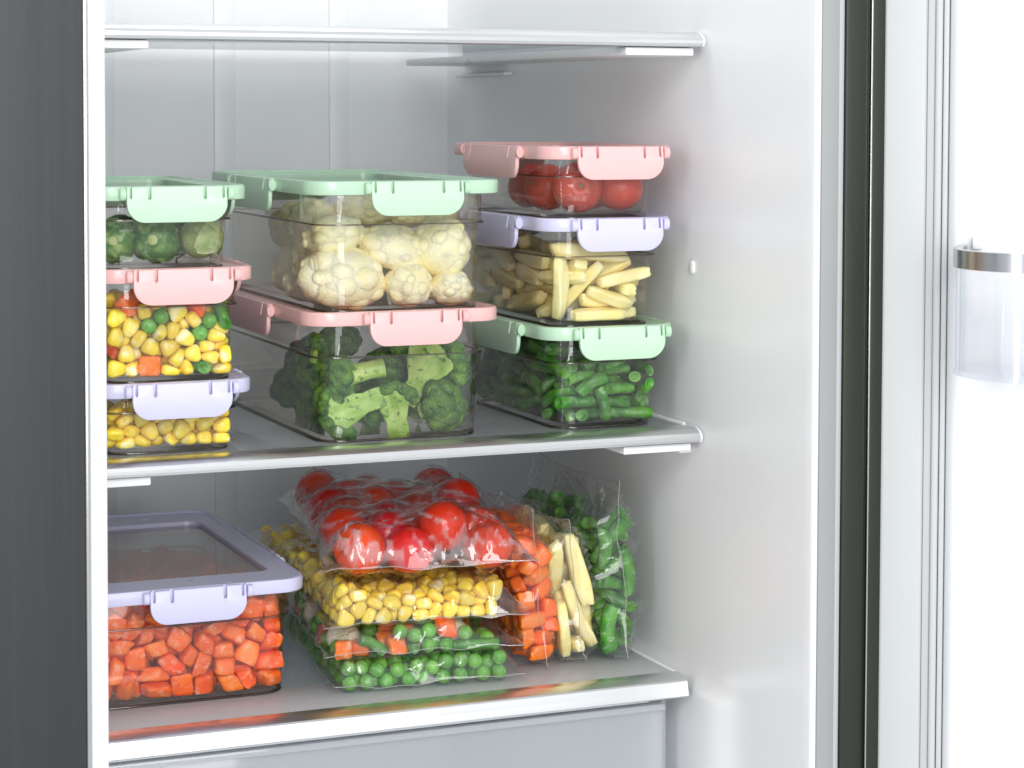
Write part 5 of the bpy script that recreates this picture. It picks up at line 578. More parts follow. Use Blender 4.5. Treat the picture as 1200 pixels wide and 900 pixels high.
 'peabag': [('p', 1.12, [2,67,55,53,32,3,-24,1,191,54,54,-13,31,36,1,332,55,53,32,-46,22,2,496,53,53,-14,55,75,1,596,101,53,-71,55,23,0,747,56,53,26,55,-34,2,878,61,54,-45,65,48,1,1044,53,55,-35,-83,-40,1,1164,57,53,1,81,-57,2,54,224,55,-61,-49,-52,2,262,137,54,-72,14,66,0,400,140,53,-62,-12,-52,0,487,260,54,-55,-35,-62,0,593,210,54,-19,-34,-91,0,763,164,53,46,39,-60,0,895,170,55,-79,-10,41,1,1008,155,53,-25,-72,51,2,1166,169,53,-62,7,77,1,56,333,55,89,-11,36,1,164,361,54,73,-15,63,0,336,346,53,63,-10,53,2,478,369,53,-25,17,-94,2,577,320,55,-91,7,-37,2,679,275,55,47,81,-30,1,826,255,54,-52,-42,28,0,1024,324,53,14,-93,4,1,1165,368,53,-61,-53,39,2,54,443,53,-18,-24,-90,0,255,420,54,54,32,77,0,396,438,55,21,77,-34,2,498,479,54,6,-76,4,0,620,501,52,-10,14,54,1,750,457,53,-71,60,-26,0,844,517,53,39,5,16,2,1070,422,54,-48,-29,-51,0,1166,477,54,24,72,-52,0,87,551,53,-16,59,20,1,227,558,53,-6,-62,-51,0,413,547,55,-15,-36,-91,2,515,589,54,29,-55,69,1,621,613,54,67,45,32,2,716,560,55,85,-48,15,0,909,620,53,-26,55,33,1,1035,623,53,46,78,-11,0,1164,583,54,-48,41,76,0,54,714,55,74,52,-25,0,160,746,53,20,-74,-52,2,330,719,54,50,-57,41,2,511,720,53,18,-1,-42,2,623,723,53,56,32,-30,2,739,763,55,-30,75,-30,1,902,731,54,-77,-11,-12,0,1021,732,52,-26,16,80,1,1125,683,54,48,-30,79,0,55,865,53,-21,-34,75,0,163,855,53,17,9,96,2,342,865,53,-59,22,73,0,447,889,54,-61,-23,-70,2,643,829,54,-57,3,-77,2,744,872,54,-37,54,43,0,933,873,53,14,4,91,1,1039,846,53,26,62,-63,0,1165,892,54,72,-24,37,1,56,974,52,-88,31,18,0,208,1033,53,-10,-12,-2,0,358,1079,53,-27,48,18,2,455,999,53,76,-3,16,1,655,1047,53,-29,76,0,1,751,992,53,61,21,-71,2,912,1018,54,-21,-54,-77,2,1027,1014,54,-47,60,2,0,1146,1000,53,42,36,-76,2,54,1084,54,26,28,65,1,153,1136,53,-13,73,11,1,287,1162,53,55,33,16,1,469,1131,54,2,-41,-89,1,570,1168,54,41,-63,35,0,678,1154,54,-84,-50,-12,0,882,1127,55,-34,84,5,1,990,1118,54,36,54,72,2,1099,1098,55,-81,-55,-14,2,56,1301,54,-63,43,21,1,149,1244,54,-8,-64,-11,1,364,1268,53,41,-7,81,0,483,1239,52,-13,-11,85,1,588,1277,54,-60,-23,-71,1,696,1261,55,45,-60,59,2,865,1288,54,-46,-82,-16,1,970,1319,54,-78,-21,-16,1,1163,1293,54,-28,-70,-25,1,54,1412,53,-38,-46,79,1,169,1355,55,-40,-67,-40,0,386,1376,53,22,50,-54,1,494,1371,55,24,-87,-24,0,601,1385,54,-24,-51,39,0,709,1369,53,49,24,-81,2,892,1395,54,-75,14,44,2,995,1428,54,-15,36,-44,0,1162,1413,54,57,10,-77,2,56,1522,54,30,-70,24,2,158,1564,53,40,2,6,0,387,1602,53,-65,-42,-52,1,446,1469,54,-58,23,-74,0,567,1489,53,57,-52,46,1,757,1545,55,24,-91,9,1,878,1531,53,30,-28,77,2,1001,1538,53,-1,-30,55,0,1167,1526,55,67,43,-57,2,57,1708,54,90,26,19,2,173,1762,55,-89,14,38,2,340,1700,54,-24,69,24,0,448,1695,53,19,-35,91,1,566,1649,54,-52,42,-60,2,738,1654,54,62,-20,71,0,916,1638,54,60,-19,43,0,1024,1647,54,64,-1,-62,1,1161,1634,52,-77,2,49,2,56,1816,53,24,19,-72,1,156,1877,53,53,-18,64,2,366,1856,53,-27,56,34,2,471,1824,55,-83,35,-14,2,568,1880,54,48,-79,-20,0,785,1869,54,-46,-60,-62,0,875,1809,53,50,-38,77,0,1033,1816,53,84,-34,40,2,1165,1811,54,22,76,35,1,57,1925,53,-11,65,12,2,139,1996,54,-39,65,-5,1,344,1964,55,47,-77,7,0,447,1933,54,47,-66,44,1,543,1989,53,62,-1,62,2,753,1974,55,82,53,14,1,884,1919,53,-38,52,45,1,1020,1923,54,74,-8,-28,1,1096,2002,55,-52,61,-58,1,56,2087,54,-33,-67,-29,0,265,2051,53,77,-27,45,0,372,2078,54,-35,-73,-10,0,479,2087,53,-63,-52,-52,0,591,2088,53,41,-81,-16,0,783,2092,53,9,38,54,2,893,2099,55,73,52,3,1,1022,2087,54,-52,-54,-45,1,1163,2088,53,-22,60,26,1,54,2196,55,-7,15,-70,0,241,2196,54,97,-14,-13,1,357,2194,53,-72,23,1,2,478,2195,54,-37,-53,-44,2,601,2194,54,-32,-47,-65,0,710,2194,53,-54,-29,56,1,833,2195,53,-57,-31,55,0,1055,2195,53,94,-2,11,1,1165,2196,54,-11,-62,32,2,55,56,161,50,33,-59,1,163,101,149,-7,12,34,1,264,57,136,-8,-42,-77,1,412,55,123,-31,-25,88,1,664,53,123,42,-71,-18,2,767,53,161,-41,73,-19,0,876,56,163,91,29,-17,2,1091,125,119,-40,66,-32,1,1165,57,160,-61,71,31,1,67,162,143,2,6,97,1,133,146,53,-17,89,-28,0,313,154,149,7,71,58,1,503,160,88,-59,-56,57,1,622,153,144,2,36,39,2,729,158,154,-21,-55,-77,2,848,218,154,-2,73,35,2,968,241,104,-34,42,-9,1,1164,202,155,-38,70,11,2,159,253,55,19,91,14,0,247,334,117,-67,43,-7,0,379,247,55,-22,88,-28,2,573,418,105,-59,5,-14,0,547,243,146,-3,40,-19,0,753,267,134,-57,-67,25,2,912,320,55,-34,92,-5,2,1012,385,140,-78,23,48,0,1118,268,54,-21,-72,22,2,55,392,150,15,4,-97,0,160,471,53,-38,65,-62,1,317,505,85,-23,42,83,2,555,526,134,38,-41,-82,1,664,387,53,76,9,-47,2,763,343,55,-58,-79,-9,0,850,411,64,64,-55,11,1,959,422,53,-45,46,53,2,1078,526,93,4,-98,-1,0,55,599,145,-8,-50,65,1,233,666,56,55,1,-81,0,326,609,58,68,-24,-68,2,452,598,143,66,73,8,0,556,653,130,-67,7,43,2,708,666,90,59,29,63,2,805,613,83,-32,60,54,2,975,533,55,-35,68,-62,0,1165,577,161,14,-7,30,2,125,678,131,-71,7,-52,0,255,798,53,-32,28,-5,1,338,685,157,40,-71,20,1,424,656,54,-7,-17,10,1,564,766,138,42,-66,59,2,672,769,140,0,33,8,2,817,718,118,51,-22,62,0,965,792,121,-86,-12,3,0,1167,781,73,-41,-17,83,2,90,790,125,-45,-54,70,1,248,926,52,27,72,-53,1,381,915,141,0,-6,-49,2,417,783,55,-90,-9,-22,0,536,824,53,-16,-80,-51,2,841,930,55,93,-30,0,0,839,820,66,-12,-53,-83,2,1072,779,134,-43,-35,-36,0,1167,903,160,24,-58,-13,0,53,993,160,86,30,-40,0,152,954,101,39,-85,-33,0,347,973,54,-30,-74,53,0,546,1053,54,-12,54,39,1,546,934,54,-88,21,37,1,826,1027,120,-70,-25,-59,2,966,952,118,32,60,-10,0,1078,931,104,-30,66,59,2,1166,1013,158,59,14,-28,0,54,1192,54,-28,-64,-29,2,227,1113,132,-6,65,-40,2,382,1173,101,-2,-42,-56,2,518,1155,147,8,-65,-70,0,616,1110,131,28,-61,47,0,775,1097,52,16,-25,-92,2,853,1188,142,-42,30,-65,1,945,1215,55,-18,2,20,0,1164,1120,141,52,22,30,2,54,1295,162,-67,-60,-39,2,187,1239,153,83,-16,49,0,255,1272,54,44,13,-73,2,437,1310,123,-10,-66,28,1,533,1264,145,-33,-51,-70,0,632,1216,130,-35,25,8,0,922,1290,146,-31,-41,22,1,1071,1350,55,-5,-41,71,1,1060,1203,53,19,74,22,1,55,1405,161,52,38,-59,0,148,1351,160,-75,18,30,1,427,1416,146,-79,21,-56,2,540,1426,139,-73,47,37,1,676,1473,54,-66,6,-27,1,776,1305,113,15,37,-14,2,831,1394,145,8,-60,72,0,927,1465,127,2,-6,-28,2,1165,1444,156,13,15,96,2,132,1466,108,-16,-80,52,0,225,1477,53,-29,47,20,0,335,1471,53,-27,-93,-17,0,492,1570,53,73,-36,9,1,654,1585,53,53,18,68,1,791,1442,55,86,-27,15,1,938,1572,136,53,79,25,0,1080,1480,98,-23,-70,-28,1,1166,1583,147,-59,69,17,1,144,1674,114,7,-7,-39,2,237,1668,55,59,68,-35,1,322,1630,138,7,-18,-37,0,455,1623,136,66,72,15,0,634,1793,53,49,25,-60,0,740,1764,53,8,-30,75,1,833,1708,55,-18,-78,3,0,959,1737,52,-39,-1,85,2,1096,1724,54,-56,32,-55,1,83,1818,158,-7,-65,2,1,240,1946,53,33,58,7,0,396,1772,114,68,43,-27,0,539,1748,84,28,40,9,0,626,1855,140,6,-7,-97,1,793,1929,145,88,3,-42,0,926,1846,142,40,39,82,0,1030,1873,146,-7,-37,69,1,1102,1792,139,3,48,-23,0,118,1921,146,7,63,-3,0,209,2014,137,-61,-58,37,1,327,2029,140,61,-7,-27,1,517,1928,138,53,35,56,2,649,1998,79,-58,-29,49,0,846,2011,97,-17,33,-70,1,926,1957,146,59,59,-54,2,1022,2006,137,-44,-18,-75,0,1166,1920,54,5,-57,-20,0,55,2006,129,-35,77,26,1,169,2102,54,-45,-49,-51,0,419,2143,126,-27,-66,63,1,433,2015,117,-24,66,-66,2,535,2054,138,46,30,73,0,684,2098,101,-40,47,21,2,837,2110,146,52,2,11,1,951,2006,54,-67,-60,5,1,1092,2120,126,-87,1,-35,0,55,2138,146,-36,13,69,1,148,2196,108,-12,5,96,0,299,2131,116,37,-23,13,2,539,2184,143,55,-42,55,2,657,2196,148,90,-3,36,1,771,2195,143,1,79,22,1,944,2195,53,-17,-30,-87,2,985,2144,138,16,-46,63,0,1164,2195,159,-59,18,2,2,214,196,133,6,-96,-21,1,421,156,162,44,-43,77,1,556,55,144,-71,-19,-55,2,983,57,145,4,-6,-94,1,270,245,54,-33,92,-18,0,322,262,146,15,-61,65,1,431,263,150,76,-14,52,0,931,150,156,-81,18,47,0,55,268,153,-9,-29,-89,0,147,325,153,-30,2,77,1,405,370,137,-80,-6,41,0,512,346,155,-40,87,10,2,636,343,151,-9,89,-19,1,765,404,147,16,-18,-51,2,842,330,136,68,13,-11,0,1058,288,149,-54,9,-47,2,1166,311,145,-34,79,6,1,98,490,142,-8,41,61,1,194,423,148,24,24,-93,2,307,419,151,8,-13,19,0,435,488,143,49,19,-60,0,671,458,133,3,0,91,0,774,521,136,-35,29,34,2,891,472,140,-3,15,-65,1,996,494,154,-92,-20,-21,2,1166,420,147,-27,27,77,2,163,574,139,-17,-77,-34,2,347,577,162,-37,71,46,2,655,568,145,46,-8,80,2,885,581,152,7,87,-45,2,951,673,135,-24,-23,-8,2,223,737,138,-9,12,-52,1,466,826,139,53,-30,-61,2,440,722,138,50,-15,-78,0,1059,671,146,-15,17,79,1,1164,693,156,-48,78,-35,1,55,885,160,19,72,55,1,229,860,138,-77,3,-46,2,332,793,131,22,-7,-71,2,485,942,143,16,64,-52,2,655,936,54,5,40,90,1,678,880,142,-50,71,-29,2,768,820,150,-18,80,21,0,284,1017,131,-84,-35,-21,2,392,1025,140,40,20,-45,2,596,995,130,60,-43,66,1,720,1048,140,47,-48,22,1,776,931,141,-27,15,87,0,882,894,148,45,13,-39,2,954,1064,143,-47,-35,-80,2,1058,1034,157,12,96,-22,0,55,1138,148,81,56,2,1,133,1059,126,75,61,18,2,497,1050,151,-17,-86,44,2,743,1155,141,-52,-30,-41,2,1058,1144,145,-2,80,-9,2,1132,1230,148,-8,34,92,0,295,1223,143,-83,-51,-14,0,329,1329,133,-29,-25,59,2,650,1324,133,-67,14,45,1,790,1204,54,56,24,-54,1,962,1188,159,14,-36,42,1,1033,1274,131,-79,-31,32,1,1167,1184,55,-11,12,-46,2,55,1518,162,-57,-10,63,2,278,1446,141,57,23,2,1,277,1380,53,-73,-21,0,2,632,1482,156,50,-32,79,2,726,1428,141,7,8,-53,1,815,1507,139,58,49,-26,1,993,1374,147,-1,76,63,2,1128,1340,148,-48,80,-34,0,54,1615,109,-4,71,-18,2,284,1569,56,65,63,-29,0,376,1534,132,34,30,-5,0,481,1516,148,17,-46,-53,2,574,1570,126,59,27,14,2,713,1594,142,-2,78,-17,0,825,1610,105,-27,-52,-75,2,1056,1583,134,-3,60,-62,0,54,1714,161,70,23,-61,1,218,1598,138,-72,-29,5,0,267,1749,119,-47,-38,-60,0,568,1673,162,69,-60,38,0,652,1696,104,-19,85,33,2,774,1700,146,52,59,-60,2,1023,1718,139,51,54,-18,0,1166,1703,135,-22,-61,-60,1,191,1827,142,-38,15,77,2,259,1836,54,-43,36,-80,1,301,1897,131,-94,28,2,1,424,1872,144,-14,-82,-47,2,676,1892,54,-40,46,-43,1,802,1802,134,-59,-32,47,0,895,1739,139,-68,6,54])],
 'mixbag': [('k', 0.85, [0,78,71,63,51,42,-49,4,421,226,61,26,-33,60,2,525,352,53,-21,-49,-41,0,1050,476,63,-45,48,59,3,535,742,46,12,73,-66,4,1075,711,48,-11,-4,-17,3,79,1381,45,-24,-70,65,4,497,1398,60,22,-49,31,0,662,1423,56,10,-6,-11,5,898,1960,46,-66,33,-38,3,908,2133,45,-47,-57,57,3,214,133,46,-36,66,-50,1,1120,838,70,-47,-59,50,0,184,1229,57,-50,85,-6,2,53,1936,77,18,23,-2,3,633,1904,47,21,72,64,3,864,1017,46,-26,-68,65,4,213,1349,113,-1,-24,-34,4,1045,1730,68,67,16,-69,5,1075,1978,44,16,-55,-80,2,575,238,130,96,-17,-14,5,697,242,51,50,-85,2,1,844,853,50,17,-78,21,0,898,725,72,48,73,-47,2,729,1059,66,-93,1,35,4,1031,956,68,-46,-39,40,0,102,2087,54,-80,57,-2,0,458,96,60,56,-2,11,3,498,479,76,90,14,38,0,925,441,143,-29,-85,-42,2,53,580,64,2,-63,-8,2,795,1383,81,-5,-46,76,2,609,1572,157,-89,39,0,5,784,1580,105,-33,85,21,5,182,653,83,-4,-51,-74,3,552,715,148,11,15,-41,4,964,985,133,83,-22,46,5,794,1212,44,56,-11,-26,1,318,1645,146,73,52,33,2,1135,1686,143,53,10,81,2,826,54,164,-52,43,58,1,622,1355,161,-79,11,-59,1,1082,1946,137,60,36,-61,4,1153,2083,123,68,9,68,4,458,327,162,97,-9,5]),
  ('l', 0.9, [3,899,224,96,-74,57,-32,1,319,1500,96,-17,36,-19,0,407,1915,108,34,5,-88,3,128,312,101,13,-2,40,0,350,736,98,56,-39,-46,2,116,1544,101,19,-6,83,1,683,1720,96,14,37,-78,1,560,2062,96,27,28,-91,0,251,913,101,-31,-65,-26,1,1089,1116,96,-39,8,57,2,105,1753,101,37,16,-41,3,737,2149,110,-44,68,11,3,482,903,144,-7,86,-47,0,433,1252,93,15,-58,-79,0,103,1070,108,-18,-97,-3]),
  ('b', 0.9, [3,1035,72,36,-59,-39,51,5,624,406,32,19,-68,-70,0,673,552,38,-69,-10,28,0,494,1029,51,-71,0,-66,3,454,2194,36,56,-42,-54,2,578,151,43,-10,69,70,1,1163,413,40,8,70,-69,0,438,542,40,-61,35,-48,1,595,907,35,20,67,70,3,370,1100,36,35,61,51,4,561,1205,35,-41,57,57,4,312,1700,32,-19,68,-61,2,1133,1793,37,70,-6,11,2,353,2019,37,-18,-68,62,1,276,35,78,-14,-46,25,5,599,501,106,62,37,-26,5,1037,255,34,-16,68,61,2,779,674,37,-44,55,-63,1,945,572,71,8,55,81,0,895,1566,37,20,67,61,5,331,594,59,-72,-1,-65,2,948,1767,144,-65,-61,-30,0,745,424,119,-19,64,35,2,1163,559,137,-39,-48,-61,1,999,1404,130,45,-60,64,4,1094,1531,32,62,34,18,0,953,1944,157,19,83,50,1,461,1573,145,73,-18,10,4,207,2127,100,-39,-35,1,3,853,2033,133,-28,-67,62,2,664,452,149,13,-54,63,5,887,1545,114,-9,70,23,0,223,1899,128,49,69,-9,4,710,178,156,-32,-23,91,4,917,553,136,-71,35,60,1,1069,792,158,-52,-50,-20]),
  ('p', 1.1, [0,206,452,52,-9,-13,11,2,74,719,54,-78,-20,58,1,53,823,53,-42,-9,70,1,657,1175,52,54,29,77,1,1145,954,53,63,-10,74,2,925,1116,52,8,30,-94,2,968,1346,53,-77,-47,-41,2,230,1651,52,2,15,86,2,1049,1419,52,12,10,-74,0,169,1897,52,79,-18,21,1,917,1740,51,46,81,-30,0,56,2197,52,10,-11,97,1,1051,2195,53,-7,-73,33,1,282,376,52,-41,43,-16,2,875,385,53,41,-47,75,1,976,351,52,-49,-64,46,0,750,938,53,-61,52,-40,2,55,931,52,15,4,-94,1,690,833,53,-15,-61,28,1,993,841,53,-16,54,-1,2,1037,1265,54,37,-72,57,0,475,1548,52,36,-52,72,1,648,1561,53,52,-37,61,1,1146,1605,52,11,-60,-30,2,1034,1847,53,-6,75,-33,1,285,242,52,-78,17,46,1,685,55,54,-42,0,-51,2,1147,254,53,75,-26,-48,1,319,309,128,2,-21,-91,2,385,344,52,9,-13,93,1,154,546,52,-22,-25,-90,2,644,758,114,-31,-15,-83,0,296,1171,55,51,-6,50,0,276,1239,135,-27,-56,-72,0,303,1339,53,-59,22,42,0,872,1299,51,13,27,65,1,1147,1378,53,-81,3,-32,1,557,1620,54,62,65,41,1,819,1783,52,-49,57,-32,0,456,1764,52,-47,-41,-17,1,764,1875,53,7,31,84,1,226,2196,51,46,77,-42,0,53,175,53,-56,-11,-36,2,1147,148,53,25,-30,74,0,52,451,52,-65,38,-48,1,272,498,124,14,-29,3,0,772,356,54,-29,67,26,0,1145,600,52,29,-8,57,2,162,785,53,-36,-16,-70,2,55,1224,52,-39,5,-17,2,649,1294,52,15,-28,-93,2,897,1426,53,39,69,24,0,367,1751,108,3,-50,-15,2,836,1658,52,16,9,97,2,976,1500,54,-63,38,-66,0,552,1813,53,35,18,44,0,730,1983,54,-89,-14,9,0,1146,2195,103,-72,-14,-25,0,750,140,52,19,-23,5,1,129,476,125,9,-2,89,0,496,612,121,75,-20,-60,0,786,542,54,-73,53,38,1,563,1490,53,-17,-74,-64,2,192,2000,53,47,-65,-45,0,527,1706,106,-59,-56,34,0,920,1655,116,37,4,61,0,54,2152,148,-42,0,70,1,461,2180,127,-96,15,19,2,879,2196,147,-34,-92,-14,0,1064,2089,53,87,-25,-29,2,479,55,165,25,17,-74,2,755,282,153,19,41,-20,0,818,53,53,32,-66,-48,2,366,552,129,28,-36,45,0,668,649,117,17,72,-60,1,1039,590,51,5,89,-37,2,762,763,92,67,27,-44,2,449,1074,125,-65,58,-36,2,658,920,104,-51,-76,-27,0,53,1306,121,42,69,54,0,701,1504,126,2,-12,-98,0,266,1987,130,-11,-96,-1,0,454,1653,54,88,19,-35,1,845,1726,137,25,55,77,0,584,53,132,23,-77,27,1,689,53,160,-33,-47,23,2,359,441,93,48,-4,-32,0,53,680,152,-76,30,8,1,1009,718,142,73,56,-7,1,750,1159,131,61,-2,51,0,353,1115,126,33,-48,56,1,1146,1268,52,-55,58,51,1,54,1410,151,-17,73,5,1,1146,1834,132,1,81,-57,2,861,1870,102,-33,-20,90,2,183,2054,146,60,4,-49,0,644,138,109,-10,-85,30,1,955,53,128,15,-56,-10,2,824,364,146,73,13,47,2,261,604,147,-26,-79,48,2,825,704,157,76,-44,-27,2,770,615,129,-27,49,-29,2,746,867,137,-43,-30,5,2,675,1238,138,-11,8,-80,1,737,1855,156,17,-27,-6,0,1043,1816,165,18,4,89,1,698,1996,158,-22,45,-85,1,987,2196,139,-93,30,5])],
 'carrotbag': [('k', 0.9, [3,141,64,50,-74,13,3,4,228,236,52,99,2,0,4,225,448,68,-9,-27,94,3,225,596,48,51,-55,-37,0,194,868,59,-73,64,-6,3,85,1069,75,-94,4,0,2,228,1147,59,-4,7,98,0,63,1407,68,-70,-1,-69,5,188,97,143,-7,19,29,0,68,313,71,-47,51,55,1,73,440,94,67,-72,-2,3,96,556,101,-9,-29,26,2,59,731,65,-26,16,-10,0,127,971,152,47,-12,15,1,76,1211,55,-56,-57,-36,5,223,1408,58,-71,68,-15,5,103,198,84,-66,-40,-25,4,217,368,187,-9,73,67,0,187,490,208,-12,81,6,2,50,657,209,28,-61,-33,1,211,742,75,50,-54,-47,1,81,1033,247,-13,62,-4,3,215,1282,142,35,50,-65,2,201,1436,160,-17,-11,63,0,230,258,223,6,98,-14,1,86,331,254,-18,71,-58,4,221,546,332,-58,-25,52,2,216,625,183,56,-71,28,5,89,818,159,42,7,5,3,210,1150,168,-7,-62,77,1,82,1296,178,35,50,30,4,79,1447,251,-59,42,49,3,235,102,238,40,-51,-40,1,84,198,233,60,34,45,2,226,414,325,18,-10,-64,2,178,728,219,53,75,-20,4,61,881,271,-5,53,0,3,251,984,145,76,64,2,5,208,1149,264,10,-57,-80,2,223,1332,273,-75,-64,6,4,52,72,187,-1,-70,-10,4,229,274,338,65,75,-2,4,50,499,257,27,-58,-43,4,132,742,323,69,68,4,3,210,865,253,-8,-90,-40,0,227,1062,382,90,-4,-4,0,97,1254,295,-63,-68,-18,2,112,1444,395,-60,48,43,5,96,60,310,65,4,-2,3,127,433,402,28,83,-41,0,123,608,361,-30,-89,23,2,108,741,429,-33,-47,-59,2,117,856,404,14,81,-52,2,203,950,313,-54,-63,-36,1,93,1310,410,39,-52,60,4,79,1431,519,45,-15,86,0,67,59,448,-10,-77,-62,1,74,175,394,6,-19,71,4,53,650,528,50,29,63,5,242,696,393,35,70,18,2,229,889,434,-75,-54,35,4,71,1051,372,1,-72,-68,4,71,1165,395,2,-74,-65,2,235,1388,415,45,-70,-35,2,58,176,543,56,8,77,5,93,311,396,53,-10,-1,3,228,384,472,87,41,3,1,83,810,537,48,31,-51,3,252,1031,546,26,-20,74,0,192,1149,486,-48,71,-6,0,235,1219,379,-18,54,-25,0,205,1423,545,12,-19,-69,5,216,206,462,-89,-4,18,2,73,352,493,-33,0,-8,1,82,527,466,66,27,58,1,228,586,492,59,62,-27,4,77,959,466,7,19,97,4,70,1135,574,47,-35,55,1,83,1274,525,-75,3,-65,5,243,1393,662,55,38,60,4,246,96,356,42,-41,-55,5,213,250,554,-84,-1,15,2,90,433,559,-27,-10,-70,2,188,690,590,-73,48,33,3,64,814,646,-40,64,-40,1,116,1036,574,62,73,-25,0,79,1267,665,62,28,60,0,73,1421,655,-6,-99,6,5,219,88,510,-16,-18,21,3,216,370,614,-30,53,-75,2,217,535,627,-4,-81,-46,4,71,567,654,59,-43,49,3,239,778,502,-63,-60,-36,5,203,906,596,-26,-87,36,0,227,1224,601,-9,-43,-89,4,103,1418,762,95,26,-8,1,177,93,611,74,2,-52,4,249,228,668,39,48,49,1,92,444,716,4,-2,94,2,185,576,757,-48,-85,13,2,102,690,710,0,27,-79,2,195,798,692,-20,16,63,2,128,955,703,-88,30,33,1,214,1294,730,5,-80,-9,5,120,105,692,18,22,57,4,71,273,645,-1,-13,98,5,219,415,707,-74,-19,27,4,102,687,838,-35,83,37,5,189,804,803,-89,3,-7,2,224,915,752,-68,62,37,2,227,1070,702,-26,-47,-44,1,88,1282,816,-54,10,69,4,52,154,786,-39,-64,30,3,78,294,774,14,-1,-10,4,250,433,819,43,45,51,3,65,535,837,-23,73,-19,3,219,890,888,96,8,5,1,208,1030,844,-55,61,48,2,132,1146,719,-70,22,44,3,98,1428,866,-65,15,11,0,220,71,776,31,-2,-94,0,224,234,793,8,96,-14,3,152,352,858,26,-56,7,1,211,582,868,48,4,-86,2,208,753,909,23,1,78,5,66,1011,788,-64,42,-58,0,74,1127,856,41,-13,4,2,94,77,875,-73,-65,-5,1,214,199,912,-70,-39,-53,3,88,450,883,15,-42,-83,4,50,835,859,-40,-66,29,4,66,242,918,-22,-62,3,5,250,1220,828,-65,-72,-17,0,69,1001,916,42,-5,7])],
 'potatobag': [('s', 1.05, [3,137,211,50,-51,53,48,2,53,259,245,24,-15,61,3,193,332,144,30,-36,39,1,236,533,145,49,1,1,1,64,1081,46,-1,-73,67,3,125,1313,194,2,-25,-49,0,46,76,215,2,-1,67,5,242,160,307,6,0,1,6,44,729,216,-28,-27,-63,4,88,1079,253,-21,38,85,6,167,1170,218,-11,-38,-81,6,182,1119,419,50,62,-31,4,163,59,287,-7,-13,69,4,142,368,278,25,6,5,4,168,695,166,50,-17,-4,5,170,740,261,23,-51,55,1,50,876,192,-24,-24,-65,3,259,1264,196,21,19,-63,6,217,45,629,0,-7,0,3,41,359,469,17,-19,71,4,199,391,451,31,-12,3,3,190,983,270,15,-57,63,3,51,969,468,69,-1,-3,6,251,1197,469,24,22,-62,5,59,165,585,25,0,2,3,41,554,523,24,27,-69,6,164,495,456,-14,-34,91,1,235,789,493,-5,-56,-81,0,158,890,443,-8,-56,-81,2,107,1114,582,-9,66,-73,0,231,204,1032,3,-51,-85,6,147,583,647,-77,4,6,6,257,378,675,-48,51,51,4,239,729,590,-42,44,56,0,46,833,582,-54,50,45,0,229,1222,593,36,0,10,1,236,315,783,-2,67,-73,4,63,431,754,-55,-42,-42,2,89,809,698,17,-64,74,0,128,1076,769,11,80,-52,5,106,1343,909,-10,10,-69,1,97,247,983,-30,-14,1,4,239,395,884,-51,51,48,2,142,671,827,-74,14,9,5,58,1151,971,0,-37,-92,2,252,774,794,49,57,-51,0,191,1229,737,20,34,-50,2,161,395,992,-32,21,-7,1,196,671,948,63,3,-6,2,117,955,933,48,73,-45,0,255,931,999,43,-46,57,1,233,1256,894,5,-26,95,4,61,720,1017,-34,-37,-63,6,61,946,1049,-46,-4,1,6,164,802,1106,-66,-13,-13,3,41,431,1113,2,2,-73,3,259,1270,1078,17,-15,64])],
